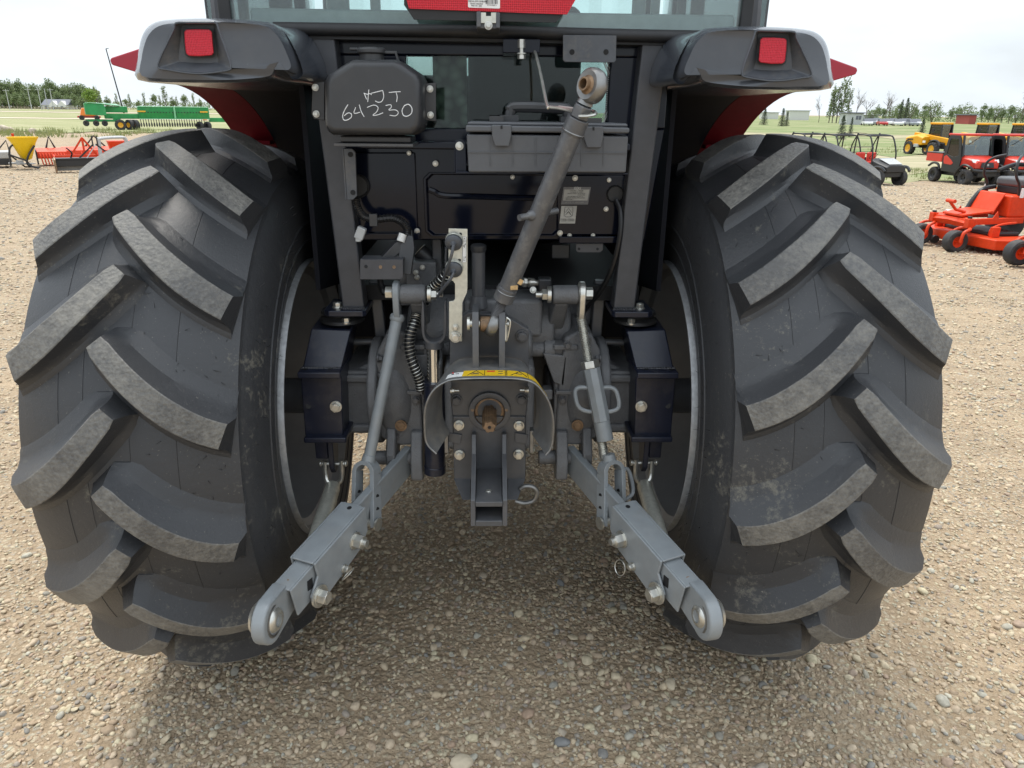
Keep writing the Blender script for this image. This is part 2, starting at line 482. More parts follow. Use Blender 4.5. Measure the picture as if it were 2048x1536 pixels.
def rubber_tyre(name, base, dust_lo, dust_hi, dustcol, bump=0.25, scratch=0.0):
    mt, n, l, p = principled(name)
    g = n.new("ShaderNodeNewGeometry")
    a = n.new("ShaderNodeTexNoise"); a.inputs["Scale"].default_value = 5.5; a.inputs["Detail"].default_value = 10; a.inputs["Roughness"].default_value = 0.68; a.inputs["Distortion"].default_value = 0.4
    l.new(g.outputs["Position"], a.inputs["Vector"])
    b = n.new("ShaderNodeTexNoise"); b.inputs["Scale"].default_value = 75; b.inputs["Detail"].default_value = 8; b.inputs["Roughness"].default_value = 0.75
    l.new(g.outputs["Position"], b.inputs["Vector"])
    ad = n.new("ShaderNodeMath"); ad.operation = 'MULTIPLY_ADD'; ad.inputs[1].default_value = 0.8
    l.new(b.outputs["Fac"], ad.inputs[0]); l.new(a.outputs["Fac"], ad.inputs[2])
    r = n.new("ShaderNodeMapRange"); r.inputs[1].default_value = dust_lo; r.inputs[2].default_value = dust_hi; r.inputs[3].default_value = 0.0; r.inputs[4].default_value = 1.0
    l.new(ad.outputs[0], r.inputs[0])
    mx = n.new("ShaderNodeMixRGB"); mx.inputs[1].default_value = (*base, 1); mx.inputs[2].default_value = (*dustcol, 1)
    l.new(r.outputs[0], mx.inputs[0])
    # pale specks of dried mud
    v = n.new("ShaderNodeTexNoise"); v.inputs["Scale"].default_value = 210; v.inputs["Detail"].default_value = 2
    l.new(g.outputs["Position"], v.inputs["Vector"])
    vr = n.new("ShaderNodeMapRange"); vr.inputs[1].default_value = 0.685; vr.inputs[2].default_value = 0.76; vr.inputs[4].default_value = 0.55
    l.new(v.outputs["Fac"], vr.inputs[0])
    pm = n.new("ShaderNodeMath"); pm.operation = 'MULTIPLY'
    l.new(vr.outputs[0], pm.inputs[0]); l.new(a.outputs["Fac"], pm.inputs[1])
    m2 = n.new("ShaderNodeMixRGB"); m2.inputs[2].default_value = (0.36, 0.33, 0.27, 1)
    l.new(pm.outputs[0], m2.inputs[0]); l.new(mx.outputs[0], m2.inputs[1])
    l.new(m2.outputs[0], p.inputs["Base Color"])
    rr = n.new("ShaderNodeMapRange"); rr.inputs[3].default_value = 0.42; rr.inputs[4].default_value = 0.85
    l.new(r.outputs[0], rr.inputs[0]); l.new(rr.outputs[0], p.inputs["Roughness"])
    c = n.new("ShaderNodeTexVoronoi"); c.inputs["Scale"].default_value = 130
    l.new(g.outputs["Position"], c.inputs["Vector"])
    cm = n.new("ShaderNodeMath"); cm.operation = 'MULTIPLY_ADD'; cm.inputs[1].default_value = scratch
    l.new(c.outputs["Distance"], cm.inputs[0]); l.new(b.outputs["Fac"], cm.inputs[2])
    bu = n.new("ShaderNodeBump"); bu.inputs["Strength"].default_value = bump; bu.inputs["Distance"].default_value = 0.003
    l.new(cm.outputs[0], bu.inputs["Height"]); l.new(bu.outputs["Normal"], p.inputs["Normal"])
    return mt
M['tyre'] = rubber_tyre("tyre_rubber", (0.036, 0.0375, 0.041), 0.99, 1.24, (0.20, 0.188, 0.152), 0.45)
M['lugtop'] = rubber_tyre("worn_lug_rubber", (0.090, 0.089, 0.087), 0.76, 1.12, (0.245, 0.235, 0.21), 1.0, 0.5)

def reflector_mat(name, col, scale):
    mt, n, l, p = principled(name)
    g = n.new("ShaderNodeNewGeometry")
    v = n.new("ShaderNodeTexVoronoi"); v.inputs["Scale"].default_value = scale; v.inputs["Randomness"].default_value = 0.15
    l.new(g.outputs["Position"], v.inputs["Vector"])
    rp_ = n.new("ShaderNodeValToRGB")
    rp_.color_ramp.elements[0].position = 0.25; rp_.color_ramp.elements[0].color = (col[0]*0.55, col[1]*0.3, col[2]*0.4, 1)
    rp_.color_ramp.elements[1].position = 0.6; rp_.color_ramp.elements[1].color = (*col, 1)
    l.new(v.outputs["Distance"], rp_.inputs["Fac"])
    l.new(rp_.outputs[0], p.inputs["Base Color"])
    p.inputs["Roughness"].default_value = 0.25
    p.inputs["Coat Weight"].default_value = 0.15; p.inputs["Specular IOR Level"].default_value = 0.3
    bu = n.new("ShaderNodeBump"); bu.inputs["Strength"].default_value = 0.5; bu.inputs["Distance"].default_value = 0.002
    l.new(v.outputs["Distance"], bu.inputs["Height"]); l.new(bu.outputs["Normal"], p.inputs["Normal"])
    return mt
M['reflector'] = reflector_mat("red_reflector", (0.62, 0.022, 0.045), 330)
M['smv'] = reflector_mat("red_prismatic_sheet", (0.66, 0.018, 0.035), 230)

def leaf_mat(name, c0, c1):
    mt, n, l, p = principled(name)
    g = n.new("ShaderNodeNewGeometry")
    t = n.new("ShaderNodeTexNoise"); t.inputs["Scale"].default_value = 0.9; t.inputs["Detail"].default_value = 4
    l.new(g.outputs["Position"], t.inputs["Vector"])
    mx = n.new("ShaderNodeMixRGB"); mx.inputs[1].default_value = (*c0, 1); mx.inputs[2].default_value = (*c1, 1)
    r = n.new("ShaderNodeMapRange"); r.inputs[1].default_value = 0.35; r.inputs[2].default_value = 0.65
    l.new(t.outputs["Fac"], r.inputs[0]); l.new(r.outputs[0], mx.inputs[0])
    l.new(mx.outputs[0], p.inputs["Base Color"])
    p.inputs["Roughness"].default_value = 0.6
    tr = n.new("ShaderNodeBsdfTranslucent"); l.new(mx.outputs[0], tr.inputs[0])
    ms = n.new("ShaderNodeMixShader"); ms.inputs[0].default_value = 0.35
    out = n["Material Output"]
    l.new(p.outputs[0], ms.inputs[1]); l.new(tr.outputs[0], ms.inputs[2]); l.new(ms.outputs[0], out.inputs[0])
    return mt
M['leaf'] = leaf_mat("poplar_leaf", (0.13, 0.185, 0.075), (0.23, 0.28, 0.135))
M['leafbright'] = leaf_mat("spring_leaf", (0.13, 0.22, 0.03), (0.22, 0.32, 0.06))
M['needle'] = leaf_mat("spruce_needle", (0.030, 0.060, 0.030), (0.065, 0.100, 0.045))
M['twig'] = leaf_mat("bare_twig", (0.17, 0.15, 0.12), (0.24, 0.21, 0.17))
M['grass'] = leaf_mat("grass_blade", (0.15, 0.19, 0.06), (0.30, 0.31, 0.13))
# ================================================================== TRACTOR
T = empty("tractor", (0, 0, 0), 0, "cab tractor with big lugged rear tyres and three-point hitch, seen from behind", "tractor")

def bolt(parent, p, axis=(0, -1, 0), af=0.019, h=0.011, mt='zinc', washer=True, stub=0.0, name="bolt", ph=0.3):
    b = MB(); p = Vector(p); a = Vector(axis).normalized()
    if washer:
        b.cyl(p-a*0.002, p+a*0.0028, af*0.72, n=18)
    b.cyl(p+a*0.002, p+a*h, af*0.577, n=6, ph=ph)
    b.cyl(p+a*(h-0.001), p+a*(h+0.0012), af*0.46, af*0.40, n=14)
    if stub:
        b.cyl(p+a*h, p+a*(h+stub), af*0.30, n=10)
    return b.build(name, M[mt], parent, bevel=0.0007, seg=1)

def text(body, size, o, ex, ey, mt, parent, name="lettering", extrude=0.0002):
    cu = bpy.data.curves.new(name, 'FONT')
    cu.body = body; cu.size = size; cu.extrude = extrude; cu.align_x = 'CENTER'; cu.align_y = 'CENTER'; cu.resolution_u = 2
    ob = bpy.data.objects.new(name, cu)
    COL.objects.link(ob)
    bpy.context.view_layer.update()
    me = bpy.data.meshes.new_from_object(ob.evaluated_get(bpy.context.evaluated_depsgraph_get()))
    bpy.data.objects.remove(ob)
    me.name = name
    me.materials.clear(); me.materials.append(M[mt])
    ex = Vector(ex).normalized(); ey = Vector(ey).normalized(); ez = ex.cross(ey)
    for v in me.vertices:
        q = v.co.copy(); v.co = Vector(o)+ex*q.x+ey*q.y+ez*q.z
    o2 = bpy.data.objects.new(name, me); COL.objects.link(o2); o2.parent = parent
    return o2

# ---------------------------------------------------------------- rear wheels
WC, WZ = 0.740, 0.7128           # wheel centre: half track, axle height
NL = 16; STEP = 2*math.pi/NL
def r_top(s): return 0.734-0.069*(min(1.15, abs(s)/0.215))**2.2
def r_car(s): return 0.682-0.066*(min(1.1, abs(s)/0.225))**2.1

def carcass():
    prof = []
    n = 22
    for i in range(n+1):
        s = -0.222+0.444*i/n
        prof.append((r_car(s), s))
    side = [(0.6105, 0.2232), (0.6045, 0.2262), (0.590, 0.2345), (0.565, 0.2425), (0.535, 0.2480), (0.5035, 0.2505), (0.4995, 0.2505), (0.497, 0.2530), (0.491, 0.2530), (0.4885, 0.2500), (0.465, 0.2490), (0.452, 0.2480), (0.450, 0.2500), (0.446, 0.2500), (0.444, 0.2470), (0.428, 0.2440), (0.412, 0.2410), (0.398, 0.2385), (0.386, 0.232)]
    prof = [(r, -s) for r, s in reversed(side)]+prof+side
    return prof

def lug_mesh(sign):
    "one bar of the tread; sign=+1 runs from the crown to +s, -1 to -s; angle falls along the bar"
    b = MB()
    nst = 18
    phi0 = 0.098 if sign > 0 else -0.0897
    D = -0.262
    s0t, s1t = -0.014*sign, 0.208*sign
    s0b, s1b = -0.030*sign, 0.224*sign
    def phi(s):
        u = (s*sign+0.014)/0.214
        if u < 0: return phi0+D*1.12*u
        return phi0+D*(0.35*u+0.65*(1-(1-min(u, 1.12)*0.88)**1.9))
    def pt(s, r, ph):
        return Vector((s, -r*math.cos(ph), r*math.sin(ph)))
    rings = []
    for i in range(nst+1):
        t = i/nst
        st = s0t+(s1t-s0t)*t; sb = s0b+(s1b-s0b)*t
        wt = 0.0200+0.0070*min(1, t*1.6)
        wl_ = wt+0.0075; wu = wt+0.018+0.012*t            # steep lower flank, easy upper flank
        if i == 0: wt *= 0.80; wl_ *= 0.85; wu *= 0.75
        fw_ = 0.35 if i == 0 else (0.7 if i == 1 else 1.0)
        sec = [(-wl_-0.024*fw_, -0.10), (-wl_-0.013*fw_, 0.04), (-wl_-0.005*fw_, 0.12), (-wl_, 0.24), (-wl_*0.5-wt*0.5, 0.56), (-wt-0.0008, 0.972), (-wt+0.0014, 1.0),
               (-wt*0.4, 1.0), (wt*0.4, 1.0), (wt-0.0014, 1.0), (wt+0.0008, 0.972), (wu*0.45+wt*0.55, 0.56), (wu, 0.24), (wu+0.012*fw_, 0.11), (wu+0.027*fw_, 0.035), (wu+0.042*fw_, -0.10)]
        ring = []
        for off, hf in sec:
            s = sb+(st-sb)*max(0, hf)
            rb, rt_ = r_car(sb), r_top(st)
            if hf < 0:
                r = rb+hf*0.06
            else:
                r = rb+(rt_-rb)*hf
            ph = phi(st) if hf > 0.9 else phi(st)*max(0, hf)+phi(sb)*(1-max(0, hf))
            # offset across the bar: mostly round the wheel, partly along the axle
            e = 0.004; dph = (phi(st+e*sign)-phi(st-e*sign))*r; dl = math.hypot(dph, 2*e)
            ca, cs_ = 2*e/dl, dph/dl
            sa = s-off*cs_*sign
            if hf < 0.5:
                sa = max(-0.2235, min(0.2235, sa))
            if hf < 0.3:
                r = r_car(sa)+(hf*(rt_-rb) if hf > 0 else hf*0.08)
            ring.append(pt(sa, r, ph+off*ca/r))
        rings.append(ring)
    n = len(rings[0])
    vs = [p for r in rings for p in r]
    fs = []; mi = []
    for i in range(nst):
        for k in range(n-1):
            fs.append((i*n+k, i*n+k+1, (i+1)*n+k+1, (i+1)*n+k)); mi.append(1 if 5 <= k <= 9 else 0)
    fs.append(tuple(range(n-1, -1, -1))); mi.append(0)
    fs.append(tuple(range(nst*n, nst*n+n))); mi.append(0)
    b.add(vs, fs); b.mi = mi
    return b.mesh("lug", [M['tyre'], M['lugtop']], sharp=24)

car_prof = carcass()
wheel_car = MB().lathe(car_prof, (0, 0, 0), (1, 0, 0), 120).mesh("rear_wheel", M['tyre'], 32)
lug_p, lug_m = lug_mesh(1), lug_mesh(-1)
def rim_meshes(inner):
    "inner = +1 when the tractor lies on the +x side of the wheel"
    a = inner
    rim = MB().lathe([(0.3878, 0.2508*a), (0.3800, 0.240*a), (0.372, 0.224*a), (0.352, 0.212*a), (0.345, 0.180*a), (0.325, 0.145*a), (0.318, 0.05*a), (0.305, -0.01*a), (0.28, -0.035*a), (0.20, -0.045*a), (0.12, -0.03*a), (0.05, -0.025*a)], (0, 0, 0), (1, 0, 0), 72).mesh("rim", M['wheelgrey'], 30)
    lip = MB().lathe([(0.3874, 0.2500*a), (0.3882, 0.2516*a), (0.3918, 0.2516*a), (0.3940, 0.244*a), (0.396, 0.232*a)], (0, 0, 0), (1, 0, 0), 96).mesh("rim_lip", M['lip'], 40)
    return rim, lip

for sgn, ph0 in ((-1, 1.2006), (1, 1.254)):
    w = bpy.data.objects.new("rear_wheel", wheel_car); COL.objects.link(w); w.parent = T
    w.location = (sgn*WC, 0, WZ)
    inner = -sgn                              # +1: +s points to the tractor
    rim, lip = rim_meshes(inner)
    for me, nm in ((rim, "rim"), (lip, "rim_lip")):
        o = bpy.data.objects.new(nm, me); COL.objects.link(o); o.parent = w
    for k in range(NL):
        for lm, isinner in ((lug_p, inner > 0), (lug_m, inner < 0)):
            o = bpy.data.objects.new("lug", lm); COL.objects.link(o); o.parent = w
            base = ph0 if isinner else ph0
            # the bar towards the tractor starts half a pitch ahead of the outer one
            own0 = 0.098 if lm is lug_p else -0.0897
            want = (0.098 if isinner else -0.0897)
            o.rotation_euler = (-(base+want-own0)+k*STEP, 0, 0)
    for sv in (0.115, -0.115, 0.03, -0.06):
        MB().lathe([(r_car(sv)-0.002, sv-0.0016), (r_car(sv)+0.0007, sv), (r_car(sv)-0.002, sv+0.0016)], (0, 0, 0), (1, 0, 0), 120).build("mould_line", M['rubber'], w)
    # moulding whiskers left on the rubber
    wk = MB(); rnd = random.Random(3+sgn)
    for _ in range(150):
        a = rnd.uniform(-0.7, 1.35); s = rnd.choice((rnd.uniform(0.25, 0.26), rnd.uniform(0.05, 0.2)))*inner
        r = rnd.uniform(0.42, 0.60) if abs(s) > 0.23 else r_car(s)
        if abs(s) > 0.23:
            s = inner*(0.2505-1.1*(r-0.50)**2)
        p = Vector((s, -r*math.cos(a), r*math.sin(a)))
        d = Vector((inner*0.7 if abs(s) > 0.21 else 0.1, -math.cos(a)*0.6, math.sin(a)*0.6))+Vector([rnd.uniform(-.6, .6) for _ in range(3)])
        d.normalize()
        wk.cyl(p, p+d*rnd.uniform(0.008, 0.017), 0.0007, 0.0003, n=3)
    o = wk.build("rubber_whiskers", M['rubber'], w); o["kind"] = "stuff"
    # hub and half shaft
    MB().cyl((sgn*0.40, 0, WZ), (sgn*0.78, 0, WZ), 0.052, n=20).build("hub", M['dark'], w, loc=(-sgn*WC, 0, -WZ))

# ---------------------------------------------------------------- rear axle and transmission
b = MB()
b.bb(-0.115, 0.115, -0.27, 0.30, 0.66, 0.90)
b.bb(-0.20, 0.20, 0.16, 1.6, 0.52, 0.86)
b.bb(-0.26, 0.26, 1.2, 2.3, 0.45, 1.05)
b.build("transmission_housing", M['cast'], T, bevel=0.02)
b = MB()
b.cyl((-0.17, -0.10, 0.955), (0.17, -0.10, 0.955), 0.082, n=28)
b.cyl((-0.215, -0.10, 0.955), (-0.16, -0.10, 0.955), 0.060, n=24)
b.cyl((0.16, -0.10, 0.955), (0.215, -0.10, 0.955), 0.060, n=24)
b.box((0.035, -0.10, 1.00), (0.20, 0.20, 0.10))
b.cyl((0.02, -0.185, 0.93), (0.11, -0.185, 0.93), 0.045, n=20)
b.build("rockshaft_housing", M['cast'], T, bevel=0.012)
for sx in (-1, 1):
    MB().bb(sx*0.24, sx*0.62, 0.86, 1.42, 0.42, 1.0).build("belly_light_blocker", M['plastic'], T, bevel=0.04, seg=3)  # unseen side boxes added to block skylight beneath the tractor
# upright filler tube
b = MB()
p0, p1 = at(957, 600, -0.20), at(957, 500, -0.20)
b.cyl(p0, p1, 0.0165, n=24); b.cyl(p0-V(0, 0, 0.02), p0+V(0, 0, 0.012), 0.024, 0.019, n=24)
t = b.build("filler_tube", M['dark'], T, bevel=0.002)
MB().lathe([(0.0001, 0.016), (0.014, 0.015), (0.0195, 0.011), (0.0195, 0.0), (0.0175, -0.004)], p1, (0, 0, 1), 24).build("filler_cap", M['plastic'], t)

for s in (-1, 1):
    q = lambda x, y, Y: V(s*abs(at(x, y, Y).x), Y, at(x, y, Y).z)      # left-hand trace mirrored
    def pp(bm, pts, yf, yb):
        bm.prism([q(x, y, yf) for x, y in pts], (0, yb-yf, 0))
    ax = MB()
    pp(ax, [(772, 668), (800, 660), (828, 676), (840, 760), (848, 890), (800, 892), (765, 878), (742, 862), (744, 760), (756, 700)], -0.20, 0.10)
    ax.cyl(q(770, 778, -0.10), q(750, 778, -0.10), 0.148, n=32)
    ax.cyl((s*0.16, 0, WZ), (s*0.44, 0, WZ), 0.092, 0.078, n=28)
    zt, zb = at(730, 742, -0.14).z, at(730, 868, -0.14).z
    x0, x1 = at(768, 800, -0.14).x, at(688, 800, -0.14).x
    ax.bb(s*abs(x0), s*abs(x1), -0.14, 0.12, zb, zt)
    for k, (yy, hh) in enumerate(((0, 0.012), (1, 0.012))):
        zz = zt-0.02-(zt-zb-0.04)*yy
        ax.bb(s*abs(x0), s*abs(x1), -0.152, -0.13, zz-hh, zz+hh)
    ce_ = q(797, 778, -0.10)
    ax.ball((ce_.x, -0.10, ce_.z), 1.0, (0.074, 0.128, 0.150), 28, 18)
    # brace web down from the top of the flange
    ax.prism([q(752, 720, -0.12), q(690, 748, -0.12), q(690, 760, -0.12), q(752, 770, -0.12)], (0, 0.05, 0))
    axle = ax.build("axle_housing", M['cast'], T, bevel=0.018, seg=3)
    for x, y in ((757, 716), (752, 750), (751, 799), (752, 868)):
        bolt(axle, q(x, y, -0.20), (-s, -0.15, 0), 0.016, 0.012, 'dark')
    pg = bolt(axle, q(802, 851, -0.222), (0, -1, 0), 0.022, 0.006, 'rust', name="drain_plug")
    # webs and link ears
    eb = MB()
    eb.prism([q(820, 770, -0.19), q(850, 760, -0.19), q(850, 872, -0.19), q(838, 876, -0.19)], (0, 0.12, 0))
    for (xa, xb, ya, yb) in ((822, 846, 868, 962), (774, 793, 862, 944)):
        ring = []
        za, zb_ = q(xa, ya, -0.23).z, q(xa, yb, -0.23).z
        prof = [(-0.14, za), (-0.215, za), (-0.255, (za+zb_)/2), (-0.25, zb_+0.012), (-0.225, zb_), (-0.17, zb_+0.004), (-0.13, (za+zb_)/2)]
        xs0, xs1 = q(xa, 915, -0.23).x, q(xb, 915, -0.23).x
        eb.prism([V(xs0, yy, zz) for yy, zz in prof], (xs1-xs0, 0, 0))
    pc = q(808, 915, -0.205)
    eb.cyl(pc-V(0.10, 0, 0), pc+V(0.045, 0, 0), 0.019, n=16)
    eb.build("link_ear", M['cast'], T, bevel=0.006)
    ct_ = MB(); ct_.cyl(q(900, 697, -0.17), q(800, 697, -0.17), 0.021, n=18); ct_.cyl(q(870, 697, -0.17), q(848, 697, -0.17), 0.027, n=18)
    ct_.build("cross_tube", M['cast'], T, bevel=0.002)
    wb_ = MB(); wb_.prism([q(872, 706, -0.20), q(822, 712, -0.20), q(828, 775, -0.20), q(850, 765, -0.20)], (0, 0.018, 0)); wb_.build("casting_web", M['cast'], T, bevel=0.004)
    for (x0_, x1_, y0_, y1_, yf_) in ((800, 850, 690, 700, -0.205), (806, 846, 782, 790, -0.207), (852, 872, 780, 800, -0.19)):
        a_, b_ = q(x0_, y0_, yf_), q(x1_, y1_, yf_)
        MB().bb(a_.x, b_.x, yf_, -0.15, b_.z, a_.z).build("casting_rib", M['cast'], axle, bevel=0.003)
    for x_, y_ in ((782, 680), (822, 690), (832, 800), (790, 872)):
        bolt(axle, q(x_, y_, -0.201), (0, -1, 0), 0.016, 0.010, 'dark')
    # short cross shaft towards the bracket
    MB().cyl(q(752, 683, -0.06), q(700, 684, -0.06), 0.009, n=12).build("brake_rod", M['dark'], T)

# ---------------------------------------------------------------- hitch plate, PTO and drawbar
YH = -0.325
b = MB()
b.pprism([(900, 650), (936, 625), (1012, 632), (1058, 660), (1057, 757), (900, 757)], YH, YH+0.03)
hp = b.build("hitch_plate", M['dark'], T, bevel=0.002)
for x0, x1, y0, y1 in ((944, 958, 626, 741), (998, 1010, 626, 741)):
    a, c = at(x0, y0, -0.41), at(x1, y1, -0.41)
    fl = MB()
    fl.prism([V(a.x, -0.40, a.z), V(a.x, -0.412, a.z-0.02), V(a.x, -0.412, c.z), V(a.x, YH, c.z+0.012), V(a.x, YH, a.z)], (c.x-a.x, 0, 0))
    fl.build("top_link_flange", M['dark'], hp, bevel=0.0015)
for x, y in ((913, 742), (1043, 742), (1044, 672)):
    bolt(hp, at(x, y, YH-0.002), (0, -1, 0), 0.022, 0.012, 'dark')
for x, y in ((940, 722), (1010, 722)):
    MB().cyl(at(x, y, YH-0.003), at(x, y, YH), 0.0085, n=18).build("hole", M['void'], hp)
b = MB()
b.pprism([(902, 760), (1056, 760), (1055, 810), (1052, 836), (905, 836), (902, 810)], YH, YH+0.05)
b.pprism([(905, 833), (1052, 833), (1051, 955), (1038, 985), (1015, 1000), (945, 1000), (925, 985), (908, 955)], YH-0.006, YH+0.02)
pto = b.build("pto_housing", M['dark'], T, bevel=0.003)
c0 = at(979, 822, YH)
MB().lathe([(0.037, -0.012), (0.038, 0.010), (0.043, 0.012), (0.052, 0.010), (0.053, -0.012)], c0, (0, -1, 0), 36).build("pto_boss", M['dark'], pto, bevel=0.001)
MB().lathe([(0.0375, 0.010), (0.0355, 0.0005), (0.030, 0.001), (0.029, -0.001), (0.0001, -0.0015)], c0, (0, -1, 0), 32).build("pto_seal", M['rust'], pto)
for dx in (-34, 34):
    MB().cyl(at(979+dx, 820, YH-0.0125), at(979+dx, 820, YH+0.0), 0.0042, n=12).build("hole", M['rust'], pto)
# splined shaft
sh = MB()
pr_ = []
for i in range(36):
    r = 0.0175 if (i % 6) in (0, 1, 2) else 0.0148
    pr_.append((r, 2*math.pi*i/36))
def sring(Y, k): return [c0+V(k*r*math.cos(t), Y-YH, k*r*math.sin(t)) for r, t in pr_]
sh.loft([sring(YH-0.0, 1), sring(-0.415, 1), sring(-0.424, 0.8), sring(-0.4245, 0.2)])
sh.build("pto_shaft", M['rust'], pto, sharp=25)
MB().cyl(c0+V(0, -0.4255-YH, 0), c0+V(0, -0.42-YH, 0), 0.004, n=12).build("shaft_centre_hole", M['void'], pto)
for x, y in ((913, 800), (1043, 798)):
    bolt(pto, at(x, y, YH-0.002), (0, -1, 0), 0.020, 0.014, 'dark')
for x, y in ((918, 850), (1038, 851), (919, 909), (1037, 908)):
    bolt(pto, at(x, y, YH-0.008), (0, -1, 0), 0.0185, 0.013, 'zinc', ph=random.uniform(0, 1))
for x, y, d in ((902, 781, 1), (1056, 780, -1)):
    o = bolt(pto, at(x, y, YH-0.02), (d, 0, 0), 0.011, 0.008, 'zinc', stub=0.012)
# drawbar hitch
dbar = MB()
for x0, x1 in ((941, 951), (1005, 1015)):
    a0, a1 = at(x0+2, 870, YH-0.03), at(x1, 870, YH-0.03)
    zt = at(950, 868, YH-0.02).z
    zb = at(950, 1053, -0.50).z; zm = at(950, 1003, -0.50).z
    xl, xr = at(x0, 1030, -0.50).x, at(x1, 1030, -0.50).x
    dbar.prism([V(xl, YH-0.005, zt), V(xl, YH-0.03, zt+0.004), V(xl, YH-0.05, zt-0.04), V(xl, -0.495, zm), V(xl, -0.50, zb), V(xl, YH, zb), V(xl, YH, zb+0.05)], (xr-xl, 0, 0))
xl, xr = at(951, 1030, -0.50).x, at(1005, 1030, -0.50).x
z1, z2 = at(978, 1004, -0.50).z, at(978, 1014, -0.50).z
dbar.bb(xl, xr, -0.50, YH, z2, z1)
z3, z4 = at(978, 1042, -0.50).z, at(978, 1053, -0.50).z
dbar.bb(xl, xr, -0.50, YH, z4, z3)
db = dbar.build("drawbar_hitch", M['dark'], pto, bevel=0.002)
for ex in (-1, 1):
    w_ = MB()
    X = (915 if ex < 0 else 1045); Xi = (941 if ex < 0 else 1015)
    w_.prism([at(907 if ex < 0 else 1051, 957, YH-0.006), at(Xi, 957, YH-0.006), at(Xi, 1000, YH-0.06), at(925 if ex < 0 else 1035, 1000, YH-0.06)], (0, 0.012, -0.004))
    w_.build("gusset", M['dark'], pto, bevel=0.0015)
bolt(db, at(977, 990, -0.45), (0, 0, 1), 0.014, 0.012, 'zinc')
# rope-like safety loop
lp = [at(x, y, -0.36) for x, y in ((1030, 1002), (1050, 1006), (1068, 1000), (1074, 985), (1066, 974), (1050, 972), (1040, 978))]
MB().tube(spline(lp, 6), 0.006, 8).build("safety_loop", M['steel'], pto)

# PTO guard: bent sheet arching over the shaft
YF, YB = -0.475, -0.335
gpx = [(884, 912), (874, 906), (855, 885), (851, 850), (853, 815), (866, 785), (888, 767), (915, 760), (978, 758), (1040, 760), (1070, 770), (1092, 797), (1103, 828), (1105, 862), (1101, 893), (1090, 909), (1080, 914)]
gpts = spline([at(x, y, YF) for x, y in gpx[1:-1]], 6)
cen = sum(gpts, V(0, 0, 0))/len(gpts)
g = MB()
ringf = []
def outw(i, k):
    t = (gpts[min(i+1, len(gpts)-1)]-gpts[max(i-1, 0)]).normalized()
    nrm = V(-t.z, 0, t.x)
    if nrm.dot(gpts[i]-cen) < 0: nrm = -nrm
    return gpts[i]+nrm*k
def flare(p): return V(cen.x+(p.x-cen.x)*0.80, p.y, p.z)
n = len(gpts)
rings = []
for i in range(n):
    u = i/(n-1)
    cut = 0.0
    e = min(u, 1-u)
    if e < 0.06: cut = (0.06-e)*0.35
    rings.append([outw(i, 0)+V(0, cut*0.2, 0), outw(i, 0.0045)+V(0, cut*0.2, 0), flare(outw(i, 0.0045))+V(0, YB-YF-cut, 0), flare(outw(i, 0))+V(0, YB-YF-cut, 0)])
g.loft(rings)
guard = g.build("pto_guard", M['guard'], T, sharp=40)
edge = MB().tube([outw(i, 0.0022)+V(0, -0.0012, 0) for i in range(n)], 0.0021, 6).build("guard_edge", M['steel'], guard)
def fl2(p, y): return p.lerp(flare(p), y/(YB-YF))
def strip(i0, i1, ya, yb, k):
    s_ = MB(); r_ = []
    for i in range(i0, i1+1):
        r_.append([fl2(outw(i, k), ya)+V(0, ya, 0), fl2(outw(i, k+0.0004), ya)+V(0, ya, 0), fl2(outw(i, k+0.0004), yb)+V(0, yb, 0), fl2(outw(i, k), yb)+V(0, yb, 0)])
    return s_.loft(r_)
ii = lambda px: min(range(n), key=lambda i: abs(gpts[i].x-at(px, 760, YF).x) + (0 if gpts[i].z > cen.z else 9))
strip(ii(927), ii(1093), 0.008, 0.044, 0.0049).build("warning_sticker", M['yellow'], guard)
strip(ii(892), ii(922), 0.008, 0.036, 0.0049).build("pale_sticker", M['white'], guard)
bk = MB()
def on_top(px, yy):
    x = at(px, 760, YF).x
    i = ii(px); return V(x, YF+yy, outw(i, 0.0055).z)
for pts in ([(934, 0.012), (952, 0.040), (967, 0.012)], [(1022, 0.012), (1040, 0.040), (1054, 0.014)]):
    bk.tube([on_top(x, y) for x, y in pts], 0.0009, 4)
for x in (969, 1011, 1014, 1057):
    bk.tube([on_top(x, 0.009), on_top(x, 0.043)], 0.0007, 4)
for x0, x1, y in ((945, 957, 0.024), (997, 1006, 0.02), (997, 1006, 0.035), (1032, 1045, 0.024), (902, 907, 0.026), (910, 917, 0.026), (942, 958, 0.018)):
    bk.tube([on_top(x0, y), on_top(x1, y)], 0.0011, 4)
bk.build("sticker_print", M['black'], guard)["kind"] = "stuff"
rd = MB(); rd.tube([on_top(974, 0.034), on_top(990, 0.034)], 0.0020, 5); rd.tube([on_top(903, 0.034), on_top(906, 0.034)], 0.0016, 5)
rd.build("sticker_red_print", M['carred'], guard)["kind"] = "stuff"
for x, d in ((896, 1), (1060, -1)):
    MB().pbox(x-7 if d > 0 else x, 862, x if d > 0 else x+7, 906, -0.36, YH-0.01).build("guard_strap", M['steel'], guard, bevel=0.001)
for xx in ((897, 924), (1030, 1057)):
    MB().pprism([(xx[0], 866), (xx[1], 870), (xx[1]-4, 888), (xx[0], 884)], YH-0.012, YH-0.007).build("guard_tab", M['dark'], guard, bevel=0.001)

